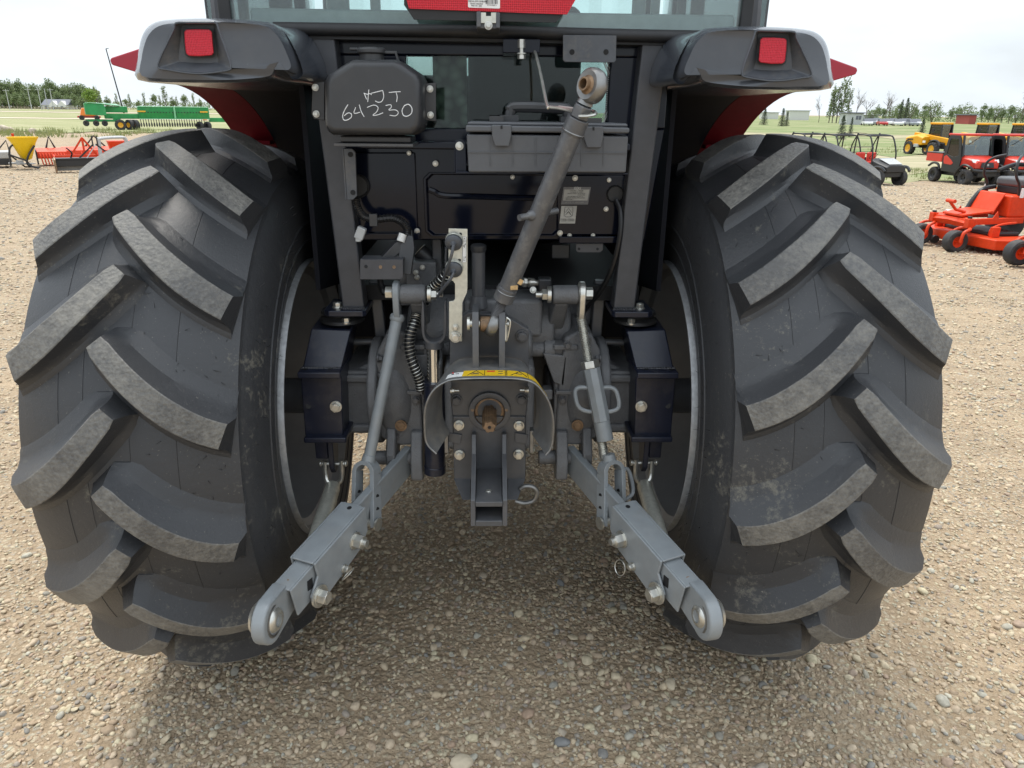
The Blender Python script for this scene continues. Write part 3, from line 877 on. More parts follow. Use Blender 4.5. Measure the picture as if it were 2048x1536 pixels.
# ---------------------------------------------------------------- hydraulic lift cylinder
b = MB()
ct, cb = at(870, 762, -0.235), at(870, 944, -0.235)
b.lathe([(0.0001, 0), (0.029, 0), (0.029, 0.02), (0.0275, 0.022), (0.0275, (ct-cb).length-0.008), (0.0295, (ct-cb).length-0.006), (0.0295, (ct-cb).length), (0.0001, (ct-cb).length)], cb, ct-cb, 32)
cy = b.build("lift_cylinder", M['bracket'], T, sharp=30)
rt_ = at(869, 690, -0.235)
MB().cyl(ct, rt_, 0.0205, n=28).build("piston_rod", M['chrome'], cy)
b = MB()
b.cyl(rt_-V(0, 0, 0.006), rt_+V(0, 0, 0.012), 0.0235, n=24)
u = [at(x, y, -0.235) for x, y in ((847, 600), (847, 640), (849, 668), (858, 680), (869, 683), (880, 680), (889, 668), (891, 640), (891, 600))]
u = spline(u, 4)
b.loft([[p+V(0, -0.019, 0)+(at(869, 640, -0.235)-p).normalized()*k for k in (0.004, -0.004)]+[p+V(0, 0.019, 0)+(at(869, 640, -0.235)-p).normalized()*k for k in (-0.004, 0.004)] for p in u])
b.build("clevis", M['dark'], cy, bevel=0.001)

# ---------------------------------------------------------------- lift arms, rods, lower links, brackets for each side
for s in (-1, 1):
    def q(x, y, Y):
        p = at(x, y, Y); return V(s*abs(p.x), Y, p.z)
    # lift arm
    la = MB()
    e = q(826, 588, -0.225)
    la.cyl(e-V(0.033, 0, 0), e+V(0.033, 0, 0), 0.0235, n=24)
    el = q(858, 640, -0.10)
    la.beam(e+V(-s*0.010, 0.015, -0.008), V(s*0.165, -0.10, 0.955), 0.036, 0.050, (0, 0, 1), 0.045, 0.085)
    arm = la.build("lift_arm", M['cast'], T, bevel=0.006)
    MB().cyl(e-V(s*0.036, 0, 0), e-V(s*0.045, 0, 0), 0.0205, n=20).build("washer", M['zinc'], arm)
    bolt(arm, e-V(s*0.040, 0, 0), (-s, 0, 0), 0.026, 0.018, 'zinc', stub=0.016, washer=True)
    # rod end
    t0 = q(793, 585, -0.225)
    re = MB()
    xs = 0.0155
    prof = []
    for k in range(13):
        a = math.pi*k/12
        prof.append((math.cos(a)*0.029, math.sin(a)*0.029))
    prof += [(-0.024, -0.045), (-0.016, -0.064), (0.016, -0.064), (0.024, -0.045)]
    re.prism([t0+V(-s*xs/2, y, z) for y, z in prof], (s*xs, 0, 0))
    re.lathe([(0.014, 0.0), (0.022, 0.003), (0.026, -0.002)], t0-V(s*xs/2, 0, 0), (-s, 0, 0), 20)
    rod = re.build("lift_rod", M['link'] if s < 0 else M['zinc'], T, bevel=0.003)
    bolt(rod, t0+V(s*xs/2, 0, 0), (s, 0, 0), 0.027, 0.019, 'zinc', washer=False)
    # lower link axis
    P0 = q(814, 922, -0.205); PB = q(537, 1238, -0.72)
    d = (PB-P0); L = d.length; dn = d.normalized()
    ns = V(0, 0, 1).cross(dn).normalized()
    if ns.x*s > 0: ns = -ns                       # ns points to the middle of the tractor
    up = ns.cross(dn); up = up if up.z > 0 else -up
    at_ = lambda t: P0+d*t
    A = at_(0.375)
    crown = q(735, 932, -0.325)
    axis = (crown-t0).normalized()
    r0 = t0+V(0, 0, -0.058)
    if s < 0:
        rb = MB()
        rb.cyl(r0, crown-axis*0.004, 0.0145, n=20)
        rb.lathe([(0.0145, 0.0), (0.018, 0.006), (0.0185, 0.014), (0.0145, 0.02)], r0-axis*0.004, axis, 16)
        rb.build("rod_bar", M['link'], rod, sharp=50)
    else:
        def lp_(u): return r0+(crown-r0)*u
        th = MB(); tw = 0.0125
        prof = []; Lr = (crown-r0).length
        k = 0; h = 0.0
        while h < Lr*0.33:
            prof.append((tw if k % 2 == 0 else tw-0.0022, h)); h += 0.0022; k += 1
        th.lathe(prof, r0, axis, 20)
        prof = []; h = Lr*0.82; k = 0
        while h < Lr*1.0:
            prof.append((tw if k % 2 == 0 else tw-0.0022, h)); h += 0.0022; k += 1
        th.lathe(prof, r0, axis, 20)
        th.build("thread", M['zinc'], rod, sharp=20)
        MB().cyl(lp_(0.295), lp_(0.345), 0.0235, n=6, ph=0.2).build("lock_nut", M['zinc'], rod, bevel=0.002)
        MB().cyl(lp_(0.345), lp_(0.70), 0.0225, 0.0225, n=8, ph=0.2).cyl(lp_(0.70), lp_(0.83), 0.0212, n=24).build("turnbuckle_body", M['link'], rod, bevel=0.0015)
        for sd in (-1, 1):
            sv = V(sd, 0, 0)
            pts = [lp_(0.475)+sv*0.018, lp_(0.475)+sv*0.040, lp_(0.50)+sv*0.052, lp_(0.57)+sv*0.054, lp_(0.615)+sv*0.048, lp_(0.635)+sv*0.030, lp_(0.635)+sv*0.018]
            MB().tube(spline(pts, 4), 0.0055, 8).build("handle_loop", M['link'], rod)
    # fork that straddles the link
    fk = MB()
    for sg in (-1, 1):
        a0 = crown+ns*(sg*0.0265)-axis*(-0.016); a1 = A+ns*(sg*0.0285)-up*0.046
        fk.beam(a0, a1, 0.0115, 0.036, ns.cross(axis))
    # rounded crown
    cr = []
    for k in range(9):
        a = math.pi*k/8
        c = crown+axis*0.016+ns*(math.cos(a)*0.0265)-axis*(math.sin(a)*0.0265)
        o = ns*math.cos(a)-axis*math.sin(a)
        w2 = ns.cross(axis).normalized()*0.018
        cr.append([c-o*0.0057-w2, c+o*0.0057-w2, c+o*0.0057+w2, c-o*0.0057+w2])
    fk.loft(cr)
    fk.cyl(crown-axis*0.030, crown-axis*0.004, 0.0155, 0.019, n=16)
    fork = fk.build("rod_fork", M['link'], rod, bevel=0.0015)
    A2 = A-up*0.034
    MB().cyl(A2-ns*0.040, A2+ns*0.038, 0.0105, n=16).build("fork_pin", M['zinc'], rod)
    MB().cyl(A2+ns*0.0345, A2+ns*0.039, 0.0165, n=18).build("pin_head", M['zinc'], rod)
    hb = MB()
    for k in (0.42, 0.66):
        for sg in (-1, 1):
            h0 = crown+ns*(sg*0.0265)+axis*0.016; h1 = A+ns*(sg*0.0285)-up*0.046
            c = h0*(1-k)+h1*k
            hb.cyl(c-ns*0.0060, c+ns*0.0060, 0.0068, n=14)
    hb.build("fork_holes", M['void'], rod)["kind"] = "stuff"
    if s > 0:
        pts = [crown+axis*0.02-ns*0.028, crown+axis*0.02-ns*0.048, crown+axis*0.045-ns*0.056, crown+axis*0.085-ns*0.054, crown+axis*0.10-ns*0.028]
        MB().tube(spline(pts, 4), 0.0055, 8).build("handle_loop", M['link'], rod)

    # lower link bar
    ll = MB()
    ll.beam(at_(-0.03), at_(0.52), 0.022, 0.078, up, 0.022, 0.084)
    link = ll.build("lower_link", M['link'], T, bevel=0.004)
    # telescopic channel
    ch = MB()
    for sg in (-1, 1):
        o = ns*(sg*0.0285)
        pl = [at_(0.425)+up*0.046, at_(0.775)+up*0.046, at_(0.775)+up*0.010, at_(0.835)-up*0.022, at_(0.825)-up*0.056, at_(0.76)-up*0.062, at_(0.50)-up*0.046, at_(0.44)-up*0.02]
        ch.prism([p+o for p in pl], ns*(sg*0.0065))
    ch.prism([at_(0.425)+up*0.0405-ns*0.029, at_(0.775)+up*0.0405-ns*0.029, at_(0.775)+up*0.0405+ns*0.029, at_(0.425)+up*0.0405+ns*0.029], up*0.0065)
    chan = ch.build("link_channel", M['link'], link, bevel=0.003)
    MB().cyl(at_(0.455)+up*0.0472, at_(0.455)+up*0.0475, 0.006, n=12).build("drain_slot", M['void'], link)
    # inner sleeve
    sl = MB()
    for sg in (-1, 1):
        o = ns*(sg*0.0195)
        sl.prism([p+o for p in (at_(0.66)+up*0.036, at_(0.905)+up*0.036, at_(0.905)-up*0.040, at_(0.66)-up*0.040)], ns*(sg*0.0055))
    sl.prism([at_(0.66)+up*0.031-ns*0.020, at_(0.905)+up*0.031-ns*0.020, at_(0.905)+up*0.031+ns*0.020, at_(0.66)+up*0.031+ns*0.020], up*0.0055)
    sl.build("link_sleeve", M['link'], link, bevel=0.0025)
    MB().prism([at_(0.79)+ns*0.0253+up*0.012, at_(0.82)+ns*0.0253+up*0.016, at_(0.83)+ns*0.0253-up*0.008, at_(0.80)+ns*0.0253-up*0.014], ns*0.0005).build("slot", M['void'], link)
    # hook end with ball: the eye sits square to the tractor's axis
    nE = (ns*0.40+V(-s, 0, 0)*0.60).normalized()
    dE = (dn-nE*dn.dot(nE)).normalized(); uE = nE.cross(dE); uE = uE if uE.z > 0 else -uE
    en = MB()
    re_ = 0.0515
    def epl(off):
        pr2 = []
        for k in range(15):
            a = -math.pi*0.5+math.pi*k/14
            pr2.append(PB+dE*(math.cos(a)*re_)+uE*(math.sin(a)*re_)+nE*off)
        return pr2+[PB-dE*0.062+uE*0.037+nE*off, at_(0.85)+up*0.029+ns*off, at_(0.85)-up*0.036+ns*off, PB-dE*0.062-uE*0.041+nE*off]
    en.loft([epl(-0.0155), epl(0.0155)])
    end = en.build("link_end", M['link'], link, bevel=0.006, seg=3)
    MB().lathe([(0.0145, -0.024), (0.020, -0.024), (0.0285, -0.014), (0.0305, 0.0), (0.0285, 0.014), (0.020, 0.024), (0.0145, 0.024), (0.0145, -0.024)], PB, nE, 28).build("link_ball", M['zinc'], link, sharp=50)
    MB().lathe([(0.030, -0.0162), (0.034, -0.0175), (0.037, -0.0162)], PB, nE, 28).lathe([(0.030, 0.0162), (0.034, 0.0175), (0.037, 0.0162)], PB, nE, 28).build("ball_race", M['steel'], link)
    MB().cyl(PB-nE*0.022, PB-nE*0.030, 0.036, 0.030, n=24).build("ball_collar", M['zinc'], link)
    MB().tube([at_(0.862)+up*0.032-ns*0.018, at_(0.864)+up*0.034, at_(0.862)+up*0.030+ns*0.018, at_(0.870)-up*0.03+ns*0.0185], 0.0035, 5).build("rust_streak", M['rust'], link)
    # fastenings on the inner face
    bolt(link, at_(0.535)+ns*0.036-up*0.006, ns, 0.030, 0.024, 'zinc', stub=0.010)
    MB().cyl(at_(0.80)+ns*0.036-up*0.035, at_(0.80)+ns*0.041-up*0.035, 0.026, n=24).build("washer", M['zinc'], link)
    bolt(link, at_(0.80)+ns*0.040-up*0.035, ns, 0.029, 0.020, 'zinc')
    pc = at_(0.635)+ns*0.036-up*0.042
    bolt(link, pc, ns, 0.014, 0.012, 'zinc', name="spring_pin")
    rc = pc+ns*0.012-up*(0.010 if s < 0 else 0.028)+dn*(0.004 if s < 0 else -0.03)
    rr = 0.0185
    e1 = dn; e2 = (up*0.7+ns*0.7).normalized() if s < 0 else (up*0.9-ns*0.2).normalized()
    MB().tube([rc+e1*(rr*math.cos(2*math.pi*k/28))+e2*(rr*math.sin(2*math.pi*k/28)) for k in range(28)], 0.0014, 6, closed=True).build("pin_ring", M['zinc'], link)

    # navy cab bracket standing on the axle
    bk = MB()
    tl, tr_ = q(622, 657, -0.165), q(702, 660, -0.165)
    bl, br = q(604, 741, -0.225), q(681, 742, -0.225)
    def slab(a_, b_, c_, d_, off):
        bk.hexa([a_, b_, c_, d_, a_+off, b_+off, c_+off, d_+off])
    slab(tl, tr_, br, bl, V(0, 0.010, 0))
    slab(tl, tr_, tr_+V(0, 0.115, 0.004), tl+V(0, 0.115, 0.004), V(0, 0, -0.012))
    # side cheek on the middle side
    bk.prism([tr_, tr_+V(0, 0.11, 0), br+V(-s*0.0, 0.15, -0.02), br], (s*0.010, 0, 0))
    fz0, fz1 = q(640, 745, -0.262).z, q(640, 758, -0.262).z
    fx0, fx1 = q(594, 750, -0.262).x, q(680, 750, -0.262).x
    bk.bb(fx0, fx1, -0.262, -0.12, fz1, fz0)
    lx0, lx1 = q(602, 770, -0.23).x, q(684, 770, -0.23).x
    lx2, lx3 = q(610, 872, -0.23).x, q(686, 872, -0.23).x
    z0, z1 = fz1, q(640, 874, -0.23).z
    bk.hexa([V(lx2, -0.23, z1), V(lx3, -0.23, z1), V(lx3, -0.12, z1), V(lx2, -0.12, z1), V(lx0, -0.23, z0), V(lx1, -0.23, z0), V(lx1, -0.12, z0), V(lx0, -0.12, z0)])
    bz0, bz1 = q(640, 876, -0.25).z, q(640, 887, -0.25).z
    bk.bb(q(607, 880, -0.25).x, q(692, 880, -0.25).x, -0.25, -0.10, bz1, bz0)
    brk = bk.build("cab_bracket", M['bracket'], T, bevel=0.004)
    wd = MB()
    for k in range(14):
        u_ = (k+0.5)/14
        p = bl*(1-u_)+br*u_
        wd.ball(p+V(0, -0.003, 0.006), 0.0065, (1.0, 0.8, 0.9), 8, 5)
    wd.build("weld_bead", M['weld'], brk)
    bolt(brk, q(672, 813, -0.232), (0, -1, 0), 0.022, 0.013, 'zinc')
    MB().cyl(q(617, 812, -0.2315), q(617, 812, -0.229), 0.0075, n=14).build("hole", M['void'], brk)
    for x in (610, 662):
        MB().cyl(V(q(x, 748, -0.235).x, -0.235, fz0+0.0006), V(q(x, 748, -0.235).x, -0.235, fz0-0.002), 0.0065, n=14).build("hole", M['void'], brk)
    tb = MB()
    tb.pbox(0, 0, 1, 1, -0.2, -0.1) if False else None
    xa, xb = q(661, 915, -0.20).x, q(672, 915, -0.20).x
    zt, zb2 = bz1, q(666, 942, -0.20).z
    tb.prism([V(xa, yy, zz) for yy, zz in ((-0.225, zt), (-0.225, zb2+0.02), (-0.21, zb2), (-0.19, zb2), (-0.17, zb2+0.02), (-0.15, zt))], (xb-xa, 0, 0))
    xc, xd = q(633, 900, -0.20).x, q(658, 900, -0.20).x
    tb.bb(xc, xd, -0.215, -0.14, q(640, 913, -0.20).z, bz1)
    tab = tb.build("stabiliser_tab", M['bracket'], brk, bevel=0.003)
    # shackle
    hc = V((xa+xb)/2, -0.205, q(666, 927, -0.205).z)
    pts = [hc+V(-s*0.022*k, 0, 0.010) for k in (1,)]+[hc+V(-s*0.022, -0.004, -0.03), hc+V(-s*0.017, -0.012, -0.048), hc+V(0, -0.015, -0.055), hc+V(s*0.017, -0.012, -0.048), hc+V(s*0.022, -0.004, -0.03), hc+V(s*0.022, 0, 0.006)]
    st_end = at_(0.60)-ns*0.046+up*0.005
    shk = MB().tube(spline(pts, 5), 0.0068, 8).cyl(hc-V(0.032, 0, 0), hc+V(0.032, 0, 0), 0.0052, n=10).ball(hc-V(0.034, 0, 0), 0.009, (0.6, 1, 1)).ball(hc+V(0.034, 0, 0), 0.009, (0.6, 1, 1))
    # check-link tube
    sb0 = hc+V(0, -0.015, -0.055)
    ds = (st_end-sb0).normalized()
    stb = MB().lathe([(0.0001, 0.0), (0.012, 0.0), (0.0195, 0.006), (0.0205, 0.012), (0.0205, (st_end-sb0).length)], sb0+ds*0.010, ds, 20).build("check_link", M['galv'], T, sharp=40)
    stb2 = shk.build("shackle", M['zinc'], stb)
    hb = MB()
    sd = ds.cross(V(1, 0, 0)).normalized(); sd = sd if sd.y < 0 else -sd
    for k in range(5):
        c = sb0+ds*(0.035+0.017*k)
        hb.cyl(c+sd*0.0202, c+sd*0.0210, 0.0048, n=8)
    hb.build("adjusting_holes", M['void'], stb)["kind"] = "stuff"
    cp = sb0+ds*0.055+V(-s*0.012, -0.014, 0.004)
    MB().box(cp, (0.014, 0.004, 0.018)).tube([cp+V(0, -0.003, 0), cp+V(0.008, -0.010, -0.012), cp+V(0.002, -0.004, -0.03)], 0.0017, 6).build("lock_clip", M['zinc'], stb)

    # cab post with foot plate and rubber mount
    px0t, px1t, px0b, px1b = 615, 668, 685, 729
    Yp = -0.165
    tl, tr_ = q(px0t, 68, Yp), q(px1t, 68, Yp); bl, br = q(px0b, 618, Yp), q(px1b, 618, Yp)
    p8 = []
    for a_, b_ in ((bl, br), (tl, tr_)):
        p8 += [a_, b_, b_+V(0, 0.06, 0), a_+V(0, 0.06, 0)]
    post = MB().hexa(p8).build("cab_post", M['post'], T, bevel=0.005)
    fz0, fz1 = q(690, 622, -0.19).z, q(690, 634, -0.19).z
    a_, b_ = q(646, 628, -0.19).x, q(731, 628, -0.19).x
    ft = MB().prism([V(a_, -0.175, fz1), V(a_+(b_-a_)*0.12, -0.19, fz1), V(a_+(b_-a_)*0.93, -0.19, fz1), V(b_, -0.18, fz1), V(b_, -0.06, fz1), V(a_, -0.06, fz1)], (0, 0, fz0-fz1)).build("post_foot", M['bracket'], post, bevel=0.003)
    wd = MB()
    for k in range(9):
        wd.ball(bl*(1-(k+.5)/9)+br*((k+.5)/9)+V(0, -0.004, 0.002), 0.007, (1, 1, 0.7), 8, 5)
    wd.build("weld_bead", M['weld'], post)
    bolt(post, V(q(674, 612, -0.16).x, -0.155, fz0), (0, 0, 1), 0.019, 0.013, 'zinc')
    rz0 = q(690, 636, -0.16).z
    rmx = q(682, 640, -0.13).x
    mo = MB()
    mo.lathe([(0.0001, 0), (0.052, 0), (0.054, -0.008), (0.046, -0.014), (0.056, -0.022), (0.058, -0.03)], V(rmx, -0.11, fz1), (0, 0, 1), 28).build("rubber_mount", M['rubber'], post)
    bolt(post, V(q(687, 640, -0.185).x, -0.155, q(687, 650, -0.165).z+0.004), (0, 0, 1), 0.019, 0.013, 'zinc')
# ================================================================== CAB AND REAR PANEL
YP = -0.115
b = MB()
b.pprism([(560, 66), (1400, 80), (1400, 116), (560, 108)], YP, YP+0.05)
b.pprism([(640, 108), (812, 110), (808, 256), (640, 256)], YP, YP+0.05)
b.pprism([(1222, 113), (1340, 114), (1330, 258), (1214, 256)], YP, YP+0.05)
b.pprism([(640, 256), (1330, 258), (1290, 480), (690, 480)], YP, YP+0.03)
panel = b.build("rear_panel", M['navy'], T, bevel=0.004)
wpx = [(812, 112), (1205, 115), (1222, 122), (1228, 140), (1222, 220), (1208, 250), (1190, 257), (812, 255)]
MB().pprism(wpx, YP+0.012, YP+0.017).build("lower_window", M['glass2'], panel)
# dotted ceramic border of the small window
dt = MB()
for (xa, ya), (xb, yb) in (((1214, 124), (1224, 150)), ((1224, 150), (1219, 220)), ((1219, 220), (1206, 248))):
    for k in range(16):
        for w_ in (0, 1, 2):
            p = at(xa+(xb-xa)*k/16-3.5*w_, ya+(yb-ya)*k/16+(1.6 if w_ % 2 else 0), YP+0.0115)
            dt.cyl(p, p+V(0, 0.0005, 0), 0.0013, n=6)
dt.build("window_dot_border", M['greym'], panel)
b = MB()
b.pbox(690, 284, 1262, 300, -0.175, YP)
b.build("cross_rail", M['navy'], panel, bevel=0.004)
# pressed door
dpx = [(858, 344), (1110, 346), (1124, 356), (1122, 462), (1112, 472), (862, 472), (850, 462), (846, 356)]
b = MB()
outer = [at(x, y, YP) for x, y in dpx]; cc = sum(outer, V(0, 0, 0))/8
def inset(pts, k, y): return [cc+(p-cc)*k+V(0, y, 0) for p in pts]
b.loft([outer, inset(outer, 0.99, -0.012), inset(outer, 0.955, -0.012), inset(outer, 0.93, -0.003)], cap0=False)
door = b.build("access_door", M['navy'], panel, sharp=50, bevel=0.002)
MB().tube(spline([at(x, y, YP-0.004) for x, y in ((858, 379), (868, 383), (888, 391), (950, 393), (1062, 396), (1095, 396))], 6), 0.0075, 8).build("pressed_rib", M['navy'], door)
b = MB(); b.pprism([(1113, 350), (1258, 350), (1246, 470), (1116, 470)], YP-0.014, YP)
b.pprism([(1118, 473), (1240, 473), (1238, 487), (1118, 487)], YP-0.030, YP)
rp_ = b.build("side_cover", M['navy'], panel, bevel=0.003)
b = MB(); b.pprism([(700, 305), (830, 305), (836, 470), (716, 470)], YP-0.008, YP)
b.pprism([(712, 466), (840, 466), (840, 480), (712, 480)], YP-0.022, YP)
b.build("side_cover", M['navy'], panel, bevel=0.003)
for x, y, af in ((871, 327, 0.010), (1120, 466, 0.010), (1139, 471, 0.008), (1186, 471, 0.008), (1212, 418, 0.009), (1240, 416, 0.009), (1218, 360, 0.008), (1150, 356, 0.010), (834, 462, 0.010), (818, 306, 0.008), (1025, 354, 0.008)):
    bolt(panel, at(x, y, YP-0.015), (0, -1, 0), af, 0.006, 'zinc')
for x, y, r in ((716, 372, 0.029), (1230, 388, 0.022)):
    MB().lathe([(r, 0), (r, 0.006), (r*0.9, 0.009), (r*0.82, 0.005), (0.0001, 0.005)], at(x, y, YP-0.012), (0, -1, 0), 28).build("grommet", M['rubber'], panel)
b = MB(); b.pprism([(1152, 487), (1206, 487), (1206, 500), (1200, 505), (1156, 505), (1152, 501)], -0.13, -0.125)
o = b.build("hanger_plate", M['post'], panel, bevel=0.001)
for x in (1158, 1195):
    MB().cyl(at(x, 498, -0.131), at(x, 498, -0.129), 0.0035, n=10).build("hole", M['void'], o)
# tall light bracket by the post
b = MB(); b.pprism([(687, 297), (704, 297), (711, 304), (714, 392), (706, 400), (694, 400)], -0.215, -0.208); b.pprism([(687, 297), (694, 400), (690, 400), (684, 297)], -0.215, -0.17)
o = b.build("light_bracket", M['fender_in'], T, bevel=0.002)
for x, y in ((701, 309), (706, 385)):
    MB().cyl(at(x, y, -0.2165), at(x, y, -0.214), 0.006, n=14).build("hole", M['void'], o)

# identification plates
pn = MB().pprism([(1127, 374), (1182, 374), (1176, 409), (1122, 409)], YP-0.0165, YP-0.0145).build("maker_plate", M['platedark'], rp_)
MB().pprism([(1129, 379), (1179, 379), (1175, 401), (1126, 401)], YP-0.0172, YP-0.0160).build("plate_field", M['platebg'], pn)
ex = (at(1182, 374, YP)-at(1127, 374, YP)).normalized(); ey = (at(1127, 374, YP)-at(1124, 409, YP)).normalized()
text("ISEKI", 0.0085, at(1155, 376.6, YP-0.0176), ex, ey, 'white', pn)
for k, (sx, bd) in enumerate(((1153, "CAB MODEL       CB-L738H"), (1153, "CAB SERIAL NO.  000517"), (1153, "TRACTOR MODEL  MF1750 MF1755"), (1163, "MF1760 MF2860"), (1151, "THIS CAB MEETS THE TEST OF"), (1151, "WHICH OF THE FOLLOWING STAND"), (1140, "OECD CODE 4"))):
    text(bd, 0.0029, at(sx-0.2*k, 381.5+2.9*k, YP-0.0180), ex, ey, 'black', pn)
text("ISEKI & CO., LTD.  MADE IN JAPAN", 0.0030, at(1149, 404.5, YP-0.0176), ex, ey, 'platebg', pn)
dg = MB().pprism([(1123, 412), (1154, 412), (1150, 447), (1119, 447)], YP-0.0165, YP-0.0145).build("diagram_plate", M['platebg'], rp_)
ln = MB()
def dl(*pp_): ln.tube([at(x, y, YP-0.0170) for x, y in pp_], 0.00045, 4)
dl((1130, 414), (1146, 414), (1145, 431), (1140, 434), (1132, 434), (1128, 431), (1130, 414))
dl((1131, 425), (1137, 416), (1143, 425)); dl((1133, 428), (1137, 422), (1141, 428)); dl((1131, 430), (1137, 424), (1143, 431))
dl((1122, 438), (1132, 438), (1132, 442), (1122, 442), (1122, 438)); dl((1136, 438), (1147, 438), (1147, 442), (1136, 442), (1136, 438)); dl((1125, 440), (1134, 440)); dl((1139, 440), (1149, 440))
ln.build("diagram_lines", M['black'], dg)

# ---------------------------------------------------------------- cab shell, window, roof
b = MB()
sl = [at(x, y, -0.175) for x, y in ((548, 57), (700, 59), (1024, 65), (1260, 71), (1412, 74))]
b.tube(spline(sl, 5), 0.0135, 12)
b.pprism([(548, 64), (1412, 80), (1412, 92), (548, 76)], -0.17, YP+0.02)
b.build("window_sill", M['rubber'], T)
zs = at(1000, 54, -0.155).z
wx0, wx1 = at(452, 30, -0.155).x, at(1492, 30, -0.155).x
win = MB().bb(wx0, wx1, -0.157, -0.152, zs-0.02, 2.42).build("rear_window", M['glass'], T)
tr = MB()
tr.bb(wx0+0.05, wx1-0.02, -0.148, -0.11, zs-0.03, zs+0.033)
tr.build("window_lower_trim", M['interior'], T, bevel=0.008)
seal = MB()
for x in (wx0, wx1):
    seal.bb(x-0.014, x+0.014, -0.165, -0.13, zs-0.03, 2.44)
seal.bb(wx0, wx1, -0.165, -0.13, 2.42, 2.46)
seal.build("window_seal", M['rubber'], win, bevel=0.004)
for sgn, pxs in ((-1, (424, 452)), (1, (1492, 1524))):
    pl = MB()
    x0, x1 = at(pxs[0], 20, -0.12).x, at(pxs[1], 20, -0.12).x
    pl.tube(spline([V((x0+x1)/2, -0.10, 1.60), V((x0+x1)/2, -0.10, 1.75), V((x0+x1)/2-sgn*0.02, -0.06, 2.15), V((x0+x1)/2-sgn*0.06, 0.0, 2.5)], 6), 0.022, 10)
    pl.build("cab_pillar", M['post'], T)
    xo = x0 if sgn < 0 else x1
    MB().tube([V(xo+sgn*0.004, -0.07, 1.61), V(xo-sgn*0.012, -0.04, 2.15)], 0.006, 8).build("door_seal", M['rubber'], T)
b = MB(); b.bb(-0.74, 0.74, -0.28, 1.45, 2.46, 2.60)
b.build("cab_roof", M['fender'], T, bevel=0.05, seg=4)
ff = MB(); ff.bb(-0.40, 0.40, -0.085, 1.30, 1.02, 1.06)  # floor slab, also blocks light from above
ff.bb(-0.40, 0.40, 0.42, 0.46, 0.55, 1.05)  # added black backing wall, stands for the dark void under the cab
ff.build("cab_floor_and_backing", M['void'], T)
for sgn in (-1, 1):
    MB().cyl((sgn*0.66, 1.28, 1.1), (sgn*0.60, 1.18, 2.48), 0.03, n=10).build("cab_pillar", M['post'], T)
    MB().bb(sgn*0.685-0.003, sgn*0.685+0.003, 0.0, 1.2, 1.62, 2.44).build("side_window", M['glass'], T)
MB().bb(-0.60, 0.60, 1.27, 1.275, 1.35, 2.44).build("windscreen", M['glass'], T)
it = MB()
for x0, x1 in ((655, 700), (742, 762), (1263, 1290), (1300, 1318)):
    a, c = at(x0, 40, 1.1), at(x1, 40, 1.1)
    it.bb(a.x, c.x, 1.09, 1.12, 1.3, 2.45)
it.build("windscreen_bars", M['interior'], T, bevel=0.01)
st = MB()
a, c = at(936, 180, 0.30), at(1163, 180, 0.30)
st.bb(a.x, c.x, 0.30, 0.42, 1.10, 1.78); st.bb(a.x-0.02, c.x+0.02, 0.30, 0.85, 1.10, 1.32)
st.build("operator_seat", M['seat'], T, bevel=0.04, seg=4)
ds = MB(); ds.bb(-0.35, 0.35, 0.95, 1.25, 1.05, 1.62); ds.build("dashboard", M['seat'], T, bevel=0.05)
MB().lathe([(0.19, 0), (0.205, 0.012), (0.19, 0.024), (0.175, 0.012)], V(0.05, 0.86, 1.62), (0, -0.5, 1), 32, closed=True).build("steering_wheel", M['seat'], T)
mt_, n_, l_, p_ = principled("painted_gravel_reflection")  # pebble pattern paints gravel reflected in the lower window
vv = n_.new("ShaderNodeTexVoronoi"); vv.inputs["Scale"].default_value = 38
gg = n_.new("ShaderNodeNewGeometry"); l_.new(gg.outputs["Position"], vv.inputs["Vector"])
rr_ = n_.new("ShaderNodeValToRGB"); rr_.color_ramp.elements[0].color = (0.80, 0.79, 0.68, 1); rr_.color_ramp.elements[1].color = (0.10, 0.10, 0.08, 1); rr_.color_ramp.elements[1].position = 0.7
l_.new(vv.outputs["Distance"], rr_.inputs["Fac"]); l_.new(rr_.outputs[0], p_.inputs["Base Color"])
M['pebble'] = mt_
MB().pbox(866, 100, 934, 262, -0.06, -0.04).build("gravel_reflection_panel", mt_, T, bevel=0.01)  # panel added to carry the painted reflection
hood = MB()
hood.loft([[V(x*0.42, 1.35, z) for x, z in ((-1, 0.95), (-1, 1.42), (-0.7, 1.52), (0.7, 1.52), (1, 1.42), (1, 0.95))], [V(x*0.36, 2.7, z) for x, z in ((-1, 0.8), (-1, 1.25), (-0.7, 1.34), (0.7, 1.34), (1, 1.25), (1, 0.8))]])
hood.build("hood", M['red'], T, bevel=0.03)
fa = MB(); fa.beam((-0.62, 2.15, 0.46), (0.62, 2.15, 0.46), 0.14, 0.14); fa.build("front_axle", M['cast'], T, bevel=0.02)
for sgn in (-1, 1):
    fw_ = MB().lathe([(0.25, -0.12), (0.40, -0.13), (0.455, -0.10), (0.47, 0.0), (0.455, 0.10), (0.40, 0.13), (0.25, 0.12)], (sgn*0.74, 2.15, 0.46), (1, 0, 0), 40).build("front_wheel", M['tyre'], T)
    MB().lathe([(0.26, -0.10), (0.22, 0.0), (0.0001, 0.0)], (sgn*0.74, 2.15, 0.46), (1, 0, 0), 32).build("rim", M['wheelgrey'], fw_)

